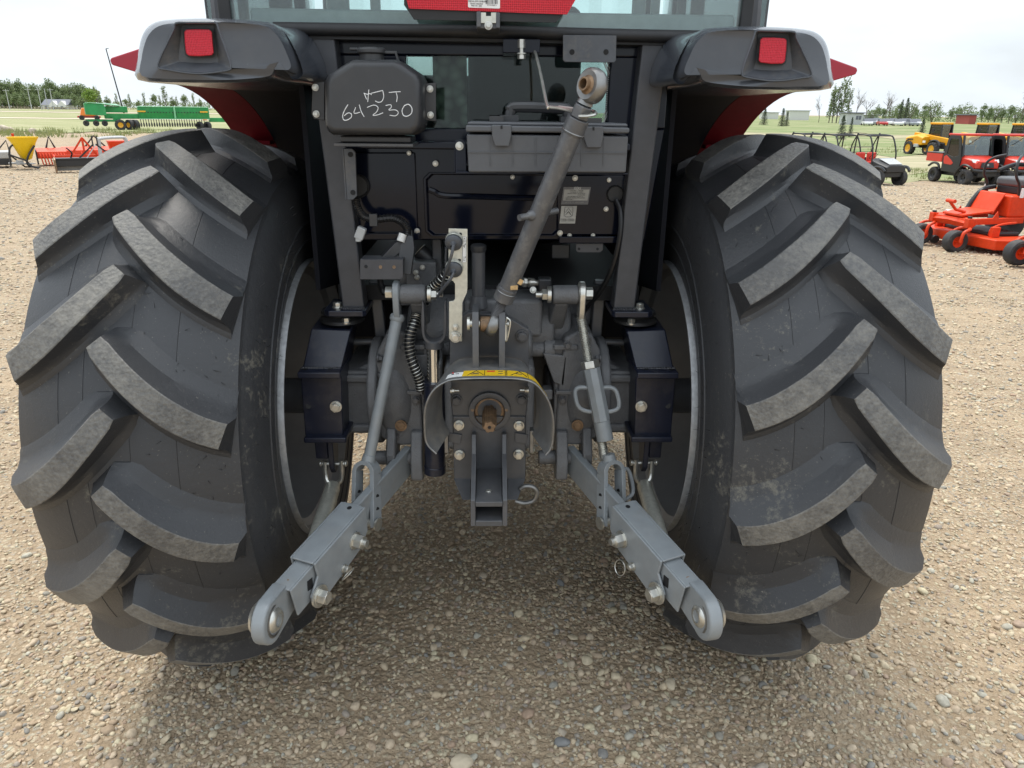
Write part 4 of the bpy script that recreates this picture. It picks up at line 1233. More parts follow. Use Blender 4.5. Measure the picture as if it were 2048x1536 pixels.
# ---------------------------------------------------------------- rear fenders
YR = -0.44
for s in (-1, 1):
    def q(x, y, Y):
        p = at(x, y, Y); return V(s*abs(p.x), Y, p.z)
    out = [(276, 160), (275, 120), (281, 82), (292, 58), (312, 44), (345, 39), (400, 37), (470, 38), (520, 42), (548, 48), (572, 68), (590, 100), (604, 135), (604, 152), (585, 158), (560, 128), (545, 158), (490, 166), (440, 167), (360, 166)]
    ope = [(316, 134), (322, 112), (330, 95), (338, 78), (348, 58), (352, 46), (380, 45), (415, 45), (432, 46), (437, 58), (444, 78), (452, 100), (459, 120), (462, 136), (456, 140), (446, 142), (425, 145), (400, 147), (370, 145), (335, 139)]
    # outline of the back face with the same count as the recess opening
    face = [(284, 152), (283, 118), (290, 86), (300, 66), (318, 52), (350, 46), (400, 44), (468, 45), (512, 49), (538, 56), (558, 76), (572, 104), (582, 132), (572, 140), (558, 124), (548, 138), (538, 152), (488, 158), (430, 160), (350, 158)]
    bot = [(358, 122), (358, 110), (359, 95), (361, 80), (363, 60), (365, 51), (380, 50), (410, 50), (427, 50), (428, 60), (431, 80), (433, 100), (435, 115), (437, 124), (430, 125), (420, 126), (410, 126), (395, 126), (380, 125), (364, 124)]
    def cs(pts, k=3):
        n_ = len(pts); P_ = [Vector((x, y, 0)) for x, y in pts]; o_ = []
        for i_ in range(n_):
            a_, b_, c_, d_ = P_[i_-1], P_[i_], P_[(i_+1) % n_], P_[(i_+2) % n_]
            for t_ in range(k):
                u_ = t_/k
                v_ = 0.5*((2*b_)+(c_-a_)*u_+(2*a_-5*b_+4*c_-d_)*u_*u_+(3*b_-a_-3*c_+d_)*u_**3)
                o_.append((v_.x, v_.y))
        return o_
    out, ope, face, bot = cs(out), cs(ope), cs(face), cs(bot)
    fd = MB()
    r_fwd = []
    for Yy, dz, kx in ((0.42, 0.0, 1.0), (0.15, 0.02, 1.0), (-0.15, 0.012, 1.0), (-0.30, 0.0, 1.0)):
        r_fwd.append([q(x, y, -0.40)+V(0, Yy+0.40, dz if y < 130 else 0) for x, y in out])
    def bend(x): return 0.075*max(0.0, (x-440)/165)**1.6+0.03*max(0.0, (330-x)/60)**2
    ring_e = [q(x, y, -0.36) for x, y in out]
    ring_f0 = [q(x*0.93+fx*0.07, y*0.93+fy*0.07, YR+0.038+bend(x)*0.8) for (x, y), (fx, fy) in zip(out, face)]
    ring_f = [q(x*0.68+fx*0.32, y*0.68+fy*0.32, YR+0.014+bend(x)) for (x, y), (fx, fy) in zip(out, face)]
    ring_g = [q(fx, fy, YR+0.001+bend(fx)) for fx, fy in face]
    ring_o = [q(x, y, YR-0.002) for x, y in ope]
    # align the opening ring with the outline by angle
    fd.loft(r_fwd+[ring_e, ring_f0, ring_f, ring_g], cap0=False, cap1=False)
    nn = len(ring_g)
    fen = fd
    base = len(fen.v)
    # fill between the outline and the opening
    fen.loft([ring_g, ring_o], cap0=False, cap1=False)
    fender = fen.build("rear_fender", M['fender'], T, sharp=42)
    rc = MB()
    ring_o2 = [q(x, y, YR-0.0022) for x, y in ope]
    ring_b = [q(x, y, YR+0.020) for x, y in bot]
    rc.loft([ring_o2, ring_b], cap0=False, cap1=True)
    rc.build("lamp_recess", M['fender_in'], fender, sharp=25)
    rim_ = MB().tube([q(x, y, YR-0.0035) for x, y in ope], 0.0022, 6, closed=True).build("recess_edge", M['fender'], fender)
    pr_ = [(366, 62), (370, 57), (395, 56), (420, 57), (426, 61), (428, 85), (430, 107), (426, 113), (400, 115), (376, 114), (370, 109), (367, 85)]
    MB().loft([[q(x, y, YR+0.021) for x, y in pr_], [q(x, y, YR+0.008) for x, y in pr_]]).build("reflector_frame", M['rubber'], fender, bevel=0.001)
    cx_, cy_ = 398, 86
    MB().loft([[q(cx_+(x-cx_)*0.92, cy_+(y-cy_)*0.92, YR+0.01) for x, y in pr_], [q(cx_+(x-cx_)*0.92, cy_+(y-cy_)*0.92, YR+0.003) for x, y in pr_]]).build("tail_reflector", M['reflector'], fender, bevel=0.002)
    # red flare outboard and ahead
    fl = MB()
    z = [q(219, 121, -0.20), q(221, 116, -0.20), q(276, 98, -0.20), q(300, 94, -0.20), q(300, 150, -0.20), q(276, 146, -0.20), q(223, 130, -0.20)]
    fl.loft([[p+V(0, 0.0, 0) for p in z], [p+V(0, 0.25, 0.03) for p in z], [p+V(-s*0.01, 0.6, -0.05) for p in z]])
    fl.build("fender_flare", M['red'], T, bevel=0.004)
    # arch under the fender: red outer band, navy inner band
    def arch(x0, x1, r, nm, mt, a0=104, a1=-5, th=0.006):
        ab = MB(); rr = []
        for k in range(33):
            a = math.radians(a0+(a1-a0)*k/32)
            c_, s_ = math.cos(a), math.sin(a)
            rr.append([V(x0, r*c_, WZ+r*s_), V(x1, r*c_, WZ+r*s_), V(x1, (r+th)*c_, WZ+(r+th)*s_), V(x0, (r+th)*c_, WZ+(r+th)*s_)])
        return ab.loft(rr).build(nm, mt, T)
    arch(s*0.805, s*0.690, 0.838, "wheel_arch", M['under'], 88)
    arch(s*0.688, s*0.46, 0.838, "arch_liner", M['liner'], 92)
    iw = MB()
    iw.prism([V(s*0.455, yy, zz) for yy, zz in ((-0.10, 1.05), (-0.10, 1.60), (0.95, 1.60), (0.95, 1.0), (0.35, 0.98))], (-s*0.012, 0, 0))
    iw.build("inner_wheel_wall", M['liner'], T)
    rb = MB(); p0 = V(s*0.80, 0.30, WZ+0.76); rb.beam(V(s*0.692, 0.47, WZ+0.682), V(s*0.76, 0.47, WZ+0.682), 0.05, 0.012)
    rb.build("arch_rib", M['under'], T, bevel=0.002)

# ---------------------------------------------------------------- washer tank with hand lettering
YT = -0.335
tb = MB()
opx = [(648, 262), (646, 240), (645, 162), (652, 148), (690, 124), (704, 117), (790, 117), (806, 124), (838, 146), (845, 160), (846, 240), (842, 262), (826, 271), (662, 271)]
def tring(k, Y, dz=0):
    c = at(746, 200, YT)
    return [c+(at(x, y, YT)-c)*k+V(0, Y-YT, dz) for x, y in opx]
tb.loft([tring(0.93, -0.20), tring(1.0, -0.21), tring(1.0, -0.300), tring(0.985, -0.318), tring(0.93, YT-0.0005)])
tank = tb.build("washer_tank", M['plastic'], T, bevel=0.012, seg=5, sharp=70)
nk = at(744, 117, -0.265)
MB().cyl(nk-V(0, 0, 0.012), nk+V(0, 0, 0.012), 0.026, n=28).build("tank_neck", M['plastic'], tank)
cp = MB().lathe([(0.0001, 0.012), (0.028, 0.011), (0.0315, 0.007), (0.0315, 0.0), (0.028, -0.002)], nk+V(0, 0, 0.010), (0, 0, 1), 28)
cp.box(nk+V(-0.036, 0, 0.018), (0.02, 0.014, 0.005)); cp.box(nk+V(0.04, 0, 0.012), (0.03, 0.016, 0.006)); cp.beam(nk+V(0.052, 0, 0.012), nk+V(0.058, 0, -0.012), 0.016, 0.005)
cp.build("tank_cap", M['plastic'], tank, bevel=0.0015)
for x0, x1, y0, y1 in ((622, 649, 166, 238), (843, 872, 168, 240)):
    MB().pprism([(x0+3, y0), (x1, y0-3), (x1, y1+3), (x0+6, y1), (x0+1, y1-10)], -0.262, -0.255).build("tank_ear", M['plastic'], tank, bevel=0.0015)
for x, y in ((631, 175), (633, 228), (860, 178), (861, 230)):
    bolt(tank, at(x, y, -0.263), (0, -1, 0), 0.0105, 0.006, 'zinc')
MB().pbox(668, 287, 826, 293, -0.30, -0.17).build("tank_tray", M['dark'], tank, bevel=0.001)
MB().pbox(680, 272, 822, 286, -0.29, -0.18).build("tank_foot", M['plastic'], tank, bevel=0.004)
wr = MB()
def stroke(*pp_):
    pts = [at(400+x/3.938, y/3.938, YT-0.0004) for x, y in pp_]
    wr.tube(spline(pts, 5) if len(pts) > 2 else pts, 0.0009, 5)
stroke((1330, 706), (1326, 750), (1321, 802)); stroke((1294, 736), (1304, 762), (1312, 782)); stroke((1290, 733), (1315, 742), (1340, 738), (1352, 748))
stroke((1348, 735), (1400, 722), (1440, 712)); stroke((1440, 714), (1447, 760), (1432, 798), (1405, 806), (1380, 795))
stroke((1488, 729), (1535, 724), (1580, 722)); stroke((1545, 727), (1553, 765), (1548, 803))
stroke((1166, 824), (1140, 866), (1124, 912), (1132, 944), (1160, 945), (1190, 925), (1192, 898), (1166, 890), (1136, 912))
stroke((1226, 845), (1214, 892), (1262, 884)); stroke((1254, 824), (1270, 878), (1293, 920))
stroke((1316, 846), (1370, 828), (1402, 846), (1392, 880), (1362, 908), (1402, 904), (1442, 888))
stroke((1462, 831), (1502, 825), (1506, 846), (1486, 864)); stroke((1488, 868), (1540, 866), (1562, 888), (1540, 912), (1494, 908))
stroke((1612, 828), (1592, 868), (1602, 908), (1634, 915), (1666, 890), (1668, 850), (1642, 822), (1610, 832))
wr.build("handwriting", M['chalk'], tank)

# ---------------------------------------------------------------- toolbox
YX = -0.385
tb = MB()
tb.pprism([(933, 268), (1257, 272), (1252, 346), (937, 345)], YX, -0.19)
box = tb.build("toolbox", M['boxplastic'], T, bevel=0.004)
lid = MB()
lid.pprism([(931, 250), (1260, 255), (1259, 267), (931, 264)], YX-0.006, -0.185)
lid.pprism([(935, 243), (1256, 247), (1256, 255), (935, 251)], YX+0.006, -0.195)
lid.build("toolbox_lid", M['boxplastic'], box, bevel=0.004)
rb = MB()
for x in (979, 1025, 1071, 1117, 1163, 1208):
    rb.pprism([(x-0.9, 274), (x+0.9, 274), (x+0.6-(x-1095)*0.012, 332), (x-0.6-(x-1095)*0.012, 332)], YX-0.0016, YX+0.001)
rb.pprism([(935, 303), (1254, 305), (1254, 307), (935, 305)], YX-0.0022, YX+0.001)
rb.build("toolbox_ribs", M['boxplastic'], box)
for xc, yc in ((1003, 250), (1187, 253)):
    lt = MB(); lt.prism([at(xc+dx, yc+dy, YX-0.012) for dx, dy in ((-20, 0), (20, 0), (20, 22), (15, 43), (-13, 43), (-19, 22))], (0, 0.010, 0))
    l_o = lt.build("latch", M['boxplastic'], box, bevel=0.0025)
    MB().pprism([(xc-2, yc+1), (xc+2, yc+1), (xc+2, yc+8), (xc-2, yc+8)], YX-0.0125, YX-0.0115).build("latch_slot", M['void'], l_o)
hd = MB()
hz = at(1075, 228, -0.30)
p_a, p_b = at(1018, 243, -0.30), at(1138, 246, -0.30)
hd.tube(spline([p_a, p_a+V(0.004, 0, 0.022), p_a+V(0.014, 0, 0.030), p_b+V(-0.014, 0, 0.030), p_b+V(-0.004, 0, 0.022), p_b], 4), 0.0115, 10)
for p in (p_a, p_b):
    hd.box(p+V(0, 0, 0.004), (0.04, 0.045, 0.018))
hd.box(at(993, 242, -0.34), (0.03, 0.05, 0.02)); hd.box(at(1186, 246, -0.34), (0.03, 0.05, 0.02))
hd.build("toolbox_handle", M['plastic'], box, bevel=0.003)
br_ = MB(); br_.pprism([(910, 283), (914, 279), (926, 279), (931, 285), (933, 345), (911, 345)], -0.345, -0.34); br_.pbox(911, 345, 1256, 348, -0.375, -0.17); br_.pprism([(910, 290), (911, 345), (908, 345), (908, 290)], -0.345, -0.17)
br2 = br_.build("toolbox_bracket", M['navy'], box, bevel=0.001)
bolt(br2, at(919, 292, -0.346), (0, -1, 0), 0.0125, 0.007, 'zinc')

# ---------------------------------------------------------------- top link and its hook
Lo, Hi = at(986, 648, -0.385), at(1184, 172, -0.50)
ta = (Hi-Lo).normalized()
def tp(px, py): # nearest station along the link axis by image height
    best = min(range(401), key=lambda k: abs((lambda p: 768-FPX*((p-CAM_O).dot(CU))/((p-CAM_O).dot(_fw)))(Lo+(Hi-Lo)*(k/400))-py))
    return Lo+(Hi-Lo)*(best/400)
tl = MB(); tl.cyl(tp(0, 588), tp(0, 268), 0.0205, n=32)
top = tl.build("top_link", M['toplink'], T)
e = MB(); e.cyl(tp(0, 268), tp(0, 236), 0.0225, n=32); e.cyl(tp(0, 600), tp(0, 574), 0.0232, 0.0225, n=32)
e.build("end_collar", M['toplink'], top, bevel=0.0015)
MB().lathe([(0.0228, -0.0015), (0.0240, 0), (0.0228, 0.0015)], tp(0, 263), ta, 32).lathe([(0.0233, -0.0012), (0.0243, 0), (0.0233, 0.0012)], tp(0, 582), ta, 32).build("collar_ring", M['steel'], top)
MB().cyl(tp(0, 236), tp(0, 210), 0.0195, n=6, ph=0.5).build("hex_neck", M['toplink'], top, bevel=0.003)
side = V(-0.80, -0.58, 0.10); side = (side-ta*side.dot(ta)).normalized()
MB().lathe([(0.0165, -0.013), (0.0265, -0.0145), (0.0315, -0.010), (0.0335, 0.0), (0.0315, 0.010), (0.0265, 0.0145), (0.0165, 0.013)], Hi, side, 36).cyl(tp(0, 208), Hi-ta*0.026, 0.0165, 0.014, n=16).build("eye", M['steel'], top, sharp=50)
MB().lathe([(0.0095, -0.024), (0.0125, -0.024), (0.0125, -0.016), (0.0178, -0.013), (0.0192, 0.0), (0.0178, 0.013), (0.0125, 0.016), (0.0125, 0.024), (0.0095, 0.024), (0.0095, -0.024)], Hi, side, 28).build("eye_ball", M['rust'], top, sharp=40)
prof = []; h = 0; k = 0; La = (tp(0, 598)-tp(0, 632)).length
while h < La:
    prof.append((0.0125 if k % 2 == 0 else 0.0108, h)); h += 0.0018; k += 1
MB().lathe(prof, tp(0, 632), ta, 20).build("thread", M['dark'], top, sharp=20)
lo_side = V(1, 0, 0)
MB().lathe([(0.014, -0.012), (0.024, -0.012), (0.0285, -0.006), (0.0285, 0.006), (0.024, 0.012), (0.014, 0.012)], Lo, V(0.92, 0, -0.39), 28).cyl(tp(0, 634), Lo+ta*0.02, 0.0135, 0.012, n=16).build("eye", M['steel'], top, sharp=50)
pin = MB(); xl, xr = at(938, 648, -0.385).x, at(1018, 648, -0.385).x
pin.cyl(V(xl, Lo.y, Lo.z), V(xr, Lo.y, Lo.z), 0.0095, n=18); pin.cyl(V(xl-0.004, Lo.y, Lo.z), V(xl+0.002, Lo.y, Lo.z), 0.0165, n=22)
pin.build("hitch_pin", M['zinc'], top)
MB().lathe([(0.010, -0.014), (0.017, -0.012), (0.018, 0.0), (0.017, 0.012), (0.010, 0.014)], Lo-V(0.016, 0, 0), (1, 0, 0), 24).build("spacer", M['rust'], top)
lc = V(xr-0.006, Lo.y-0.012, Lo.z)
MB().tube(spline([lc+V(0, -0.004, 0.020), lc+V(0.008, -0.006, 0.012), lc+V(0.006, -0.006, -0.008), lc+V(0.0, -0.006, -0.034), lc+V(-0.005, -0.006, -0.024), lc+V(-0.004, -0.006, 0.0), lc+V(0.0, -0.006, 0.018)], 5), 0.0022, 6).cyl(lc+V(-0.002, -0.008, 0.004), lc+V(-0.002, -0.010, -0.030), 0.0045, n=10).build("lynch_pin", M['zinc'], top)
hc = tp(0, 428)
hv = (at(1034, 433, hc.y-0.03)-at(1110, 419, hc.y+0.03)).normalized()
MB().cyl(hc+hv*0.052, hc-hv*0.050, 0.0068, n=16).lathe([(0.0068, 0.030), (0.0115, 0.022), (0.012, 0.017), (0.008, 0.014)], hc, hv, 14).build("turning_bar", M['toplink'], top)
MB().box(tp(0, 574)+V(0.012, -0.020, 0.004), (0.016, 0.006, 0.010)).box(tp(0, 566)+V(0.022, -0.016, 0.006), (0.010, 0.005, 0.012), Matrix.Rotation(0.5, 3, 'Y')).build("paper_scrap", M['tan'], top, bevel=0.001)
# wire hook that holds it up
hk = MB()
nkp = tp(0, 222)
hpts = [at(1063, 98, -0.20), at(1070, 104, -0.215), at(1082, 152, -0.30), at(1094, 210, -0.40), at(1100, 214, -0.41), at(1118, 216, -0.43), at(1142, 222, -0.46), at(1160, 232, -0.505), nkp+V(0.022, -0.02, -0.006), nkp+V(0.026, 0.012, 0.0), nkp+V(0.0, 0.026, 0.003), at(1118, 214, -0.42)]
hk.tube(spline(hpts, 5), 0.0033, 7)
hook = hk.build("hook_rod", M['zinc'], T)
hb = MB(); hb.pbox(1006, 78, 1080, 106, -0.215, YP); hb.build("hook_bracket", M['navy'], hook, bevel=0.002)
hz0, hz1 = at(1043, 118, -0.222), at(1043, 79, -0.222)
MB().cyl(hz0, hz1, 0.0045, n=12).cyl(hz0, hz0+V(0, 0, 0.008), 0.009, n=6).cyl(hz1, hz1-V(0, 0, 0.010), 0.008, n=6).cyl(at(1043, 96, -0.222), at(1043, 88, -0.222), 0.008, n=6).cyl(at(1043, 108, -0.222), at(1043, 106, -0.222), 0.011, n=16).build("hook_bolt", M['zinc'], hook)
# plate with two holes
pl = MB().pprism([(1126, 70), (1233, 71), (1232, 121), (1228, 125), (1130, 124), (1126, 120)], -0.215, -0.209).build("bare_mounting_plate", M['fender_in'], T, bevel=0.001)
for x in (1144, 1212):
    MB().cyl(at(x, 104, -0.2165), at(x, 104, -0.214), 0.0058, n=18).build("hole", M['void'], pl)

# ---------------------------------------------------------------- slow-vehicle sign
YS = -0.30
sg = MB().pprism([(809, -14), (818, 17), (1134, 29), (1152, -2), (1146, -24), (1006, -268), (966, -270), (814, -36)], YS, YS+0.003)
smv = sg.build("slow_vehicle_sign", M['smv'], T)
MB().pprism([(808, 10), (828, 39), (1112, 45), (1140, 14), (1140, -30), (808, -40)], YS+0.005, YS+0.009).build("sign_backing", M['black'], smv)
sk = MB().pprism([(936, -22), (1000, -20), (1000, 16), (998, 17), (938, 15), (936, 13)], YS-0.0008, YS+0.0005).build("price_label", M['white'], smv)
ex = (at(1000, 10, YS)-at(936, 8, YS)).normalized(); ey = V(0, 0, 1)
text("DECAL,SMV EMBLEM", 0.0042, at(955, 2.6, YS-0.0012), ex, ey, 'black', sk)
text("Carton unpacked", 0.0038, at(953, 7.2, YS-0.0012), ex, ey, 'black', sk)
text("M01141  250", 0.0040, at(953, 11.6, YS-0.0012), ex, ey, 'black', sk)
bc = MB(); rnd = random.Random(5); x = 971.5
while x < 996:
    w2 = rnd.choice((0.35, 0.6, 1.0)); bc.pprism([(x, -18), (x+w2, -18), (x+w2, 8.2), (x, 8.2)], YS-0.0012, YS-0.0006); x += w2+rnd.choice((0.5, 0.8, 1.3))
bc.build("barcode", M['black'], sk)
text("8 71141 25001 6", 0.0028, at(984, 10.4, YS-0.0012), ex, ey, 'black', sk)
sb = MB(); sb.pbox(953, 23, 962, 54, YS-0.010, -0.17); sb.pbox(992, 25, 1000, 56, YS-0.010, -0.17); sb.pbox(953, 45, 1000, 57, YS-0.004, -0.175)
sb.build("sign_socket", M['fender_in'], smv, bevel=0.0015)
MB().pprism([(961, 25), (972, 25), (972, 32), (982, 32), (982, 25), (993, 25), (993, 46), (961, 46)], YS-0.008, YS-0.003).build("sign_spade", M['galv'], smv, bevel=0.0005)
bolt(smv, at(977, 51, YS-0.006), (0, -1, 0), 0.012, 0.006, 'zinc')

# ---------------------------------------------------------------- remote-lever plate, cables, hoses
YL = -0.345
lv = MB(); lv.pprism([(897, 457), (935, 458), (935, 575), (934, 585), (925, 605), (924, 683), (904, 683), (898, 677), (898, 603), (907, 602), (910, 598), (910, 568), (906, 562), (897, 560)], YL, YL+0.004)
lp = lv.build("lever_plate", M['galv'], T, bevel=0.0008)
bolt(lp, at(911, 655, YL-0.001), (0, -1, 0), 0.011, 0.007, 'zinc'); bolt(lp, at(911, 674, YL-0.001), (0, -1, 0), 0.019, 0.012, 'zinc')
for (x, y), nm in (((908, 482), 'plastic'), ((908, 536), 'plastic')):
    c = at(x, y, YL)
    ax_ = V(-0.1, -1, -0.35).normalized()
    MB().lathe([(0.0205, 0.0), (0.0205, 0.006), (0.0195, 0.008)], c+V(0.001, 0, 0.002), ax_, 28).build("boot_ring", M['galv'], lp)
    MB().lathe([(0.0193, 0.003), (0.0197, 0.009), (0.0175, 0.012), (0.0075, 0.0145), (0.0055, 0.019), (0.0045, 0.026)], c, ax_, 28).build("cable_boot", M['fender_in'], lp, sharp=50)
for x, y in ((921, 468), (919, 520)):
    MB().cyl(at(x, y, YL-0.0005), at(x, y, YL+0.001), 0.0035, n=10).build("hole", M['void'], lp)
dc = MB().pprism([(925, 473), (933, 473), (933, 525), (924.5, 525)], YL-0.0008, YL).build("function_decal", M['white'], lp)
ln = MB()
for pp_ in ([(925, 473.5), (932.6, 473.5), (932.4, 524.5), (924.8, 524.5), (925, 473.5)], [(925, 482), (932.6, 482)]):
    ln.tube([at(x, y, YL-0.0010) for x, y in pp_], 0.0004, 4)
for pp_ in ([(928, 478), (929, 476), (930, 479)], [(927, 490), (927, 493), (929, 495), (929, 489)], [(931, 487), (931, 490)], [(928, 513), (928, 518), (927, 521), (930, 521)], [(931, 513), (931, 516)]):
    ln.tube([at(x, y, YL-0.0010) for x, y in pp_], 0.0005, 4)
ln.build("decal_print", M['black'], dc)
cb = MB()
cb.tube(spline([at(x, y, Y) for x, y, Y in ((907, 490, YL-0.03), (903, 510, YL-0.035), (895, 535, YL-0.02), (888, 555, YL+0.01), (882, 590, YL+0.06))], 6), 0.0035, 8)
cb.tube(spline([at(x, y, Y) for x, y, Y in ((908, 545, YL-0.03), (900, 560, YL-0.03), (888, 575, YL-0.01), (876, 592, YL+0.04))], 6), 0.0035, 8)
cb.tube(spline([at(x, y, Y) for x, y, Y in ((893, 495, -0.33), (892, 520, -0.32), (893, 550, -0.31))], 6), 0.003, 8)
cb.build("control_cable", M['fender_in'], lp)
def wrapped_hose(pts, r, turns, nm="spring_wrapped_hose"):
    P = spline(pts, 14)
    hs = MB().tube(P, r, 12).build(nm, M['hose'], T)
    co = []; m_ = len(P)
    e1 = frame(P[1]-P[0])[0]
    N = turns*14
    for i in range(N+1):
        u = i/N*(m_-1); k = min(int(u), m_-2); f = u-k
        p = P[k]*(1-f)+P[k+1]*f; t_ = (P[k+1]-P[k]).normalized()
        e1 = (e1-t_*e1.dot(t_)).normalized(); e2 = t_.cross(e1)
        a = 2*math.pi*i/14
        co.append(p+e1*((r+0.0012)*math.cos(a))+e2*((r+0.0012)*math.sin(a)))
    MB().tube(co, 0.0011, 5).build("spring_wrap", M['zinc'], hs)
    return hs
wrapped_hose([at(x, y, Y) for x, y, Y in ((834, 632, -0.20), (828, 648, -0.215), (819, 675, -0.225), (820, 705, -0.23), (829, 735, -0.235), (838, 758, -0.235), (842, 780, -0.23))], 0.0125, 24)
wrapped_hose([at(x, y, Y) for x, y, Y in ((905, 536, -0.26), (893, 548, -0.25), (880, 562, -0.235), (868, 572, -0.22), (855, 590, -0.20), (846, 612, -0.19), (836, 632, -0.19))], 0.012, 15)
# corrugated loom and plugs on the cab side
lm = [at(x, y, Y) for x, y, Y in ((712, 398, -0.175), (716, 415, -0.18), (728, 433, -0.185), (752, 438, -0.185), (785, 436, -0.185), (806, 446, -0.185), (815, 462, -0.19), (808, 480, -0.19))]
P = spline(lm, 10); pk = []
h = MB()
m_ = len(P)
h.tube(P, 0.0098, 10, rf=lambda u: 1.0 if int(u*m_*0.999) % 2 else 0.86)
loom = h.build("wire_loom", M['hose'], T, sharp=20)
def plug(p, d, ln_, w_, nm, mt):
    e1, e2, a = frame(d)
    pb = MB(); pb.loft([[p+e1*x*w_*k+e2*y*w_*0.7*k+a*h for x, y in ((-1, -1), (1, -1), (1, 1), (-1, 1))] for h, k in ((0, 0.55), (ln_*0.3, 1), (ln_, 0.95))])
    return pb.build(nm, M[mt], loom, bevel=0.002)
plug(at(806, 480, -0.19), at(770, 518, -0.2)-at(806, 480, -0.19), 0.065, 0.017, "plug_boot", 'plastic')
plug(at(818, 470, -0.19), at(812, 520, -0.2)-at(818, 470, -0.19), 0.095, 0.018, "plug_boot", 'plastic')
MB().cyl(at(806, 468, -0.20), at(801, 483, -0.205), 0.0098, n=14).build("white_tape", M['white'], loom)
MB().tube(spline([at(812, 450, -0.18), at(820, 462, -0.18), at(822, 480, -0.185)], 5), 0.007, 8).build("wire_loom_branch", M['hose'], loom)
MB().box(at(747, 440, -0.19), (0.02, 0.012, 0.03)).build("loom_clip", M['plastic'], loom, bevel=0.002)
MB().box(at(721, 466, -0.19), (0.022, 0.02, 0.030), Matrix.Rotation(0.4, 3, 'Y')).box(at(717, 474, -0.19), (0.014, 0.018, 0.022)).build("white_plug", M['greym'], loom, bevel=0.003)
pb = MB().pprism([(720, 519), (806, 519), (806, 554), (800, 559), (720, 559)], -0.245, -0.239).pbox(720, 519, 806, 521, -0.245, -0.19)
pp2 = pb.build("socket_plate", M['post'], T, bevel=0.001)
for x, y, mt in ((761, 534, 'rust'), (788, 534, 'rust'), (732, 533, 'void')):
    MB().cyl(at(x, y, -0.2465), at(x, y, -0.244), 0.0042, n=12).build("rivet", M[mt], pp2)
cbp = [at(x, y, Y) for x, y, Y in ((1232, 400, -0.14), (1241, 425, -0.16), (1240, 470, -0.17), (1226, 530, -0.16), (1205, 575, -0.13), (1180, 608, -0.09), (1150, 640, -0.06), (1110, 660, -0.05))]
MB().tube(spline(cbp, 8), 0.0065, 8).build("battery_cable", M['hose'], T)
# valve block and hydraulic bits in the shade
vbo = MB().box(at(845, 545, -0.05), (0.08, 0.08, 0.07)).build("valve_block", M['cast'], T, bevel=0.004)
MB().box(at(825, 560, -0.02), (0.06, 0.1, 0.12)).build("valve_body", M['cast'], vbo, bevel=0.004)
MB().cyl(at(838, 500, -0.02), at(880, 540, -0.02), 0.022, n=16).build("solenoid", M['plastic'], vbo, bevel=0.003)
MB().box(at(875, 510, -0.02), (0.025, 0.05, 0.10)).build("valve_lever", M['dark'], vbo, bevel=0.004)
MB().box(at(870, 590, -0.02), (0.12, 0.05, 0.06)).build("valve_foot", M['cast'], vbo, bevel=0.004)
MB().box(at(1145, 620, 0.0), (0.10, 0.06, 0.07)).build("gear_selector_box", M['cast'], T, bevel=0.004)
MB().box(at(1120, 500, 0.02), (0.05, 0.05, 0.04)).build("relay_box", M['plastic'], T, bevel=0.004)
for x, y in ((832, 545), (834, 555), (845, 535)):
    bolt(vbo, at(x, y, -0.095), (0, -1, 0), 0.010, 0.008, 'zinc')
bz = MB()
p0 = at(1035, 564, -0.16); p1 = at(1078, 566, -0.14)
bz.cyl(p0, p0*0.6+p1*0.4, 0.0085, n=14); bz.cyl(p0*0.75+p1*0.25, p0*0.6+p1*0.4, 0.013, n=6); bz.cyl(p0*0.5+p1*0.5, p0*0.25+p1*0.75, 0.012, n=14); bz.cyl(p0*0.55+p1*0.45, p1, 0.008, n=14)
cf = bz.build("hydraulic_coupler", M['zinc'], T, bevel=0.001)
MB().box(p1+V(0.015, 0, -0.01), (0.035, 0.035, 0.05)).build("coupler_elbow", M['plastic'], cf, bevel=0.006)
bolt(cf, at(1066, 580, -0.17), (0, -1, 0.3), 0.012, 0.008, 'zinc')
sp = []
c0_, c1_ = at(1129, 632, -0.08), at(1129, 616, -0.08)
for i in range(6*12+1):
    a = 2*math.pi*i/12; u = i/72
    sp.append(c0_*(1-u)+c1_*u+V(0.0095*math.cos(a), 0.0095*math.sin(a), 0))
MB().tube(sp, 0.0012, 5).build("return_spring", M['zinc'], T)
for xx in ((640, 690), (1272, 1320)):
    pass
MB().tube(spline([at(757, 540, -0.10), at(762, 570, -0.10), at(768, 583, -0.11)], 5), 0.008, 8).cyl(at(766, 580, -0.115), at(769, 588, -0.12), 0.0085, n=10).build("plugged_lead", M['hose'], T)
MB().beam(at(750, 560, -0.05), at(764, 680, -0.05), 0.03, 0.03).beam(at(1200, 560, -0.05), at(1190, 680, -0.05), 0.03, 0.03).build("frame_upright", M['dark'], T, bevel=0.004)
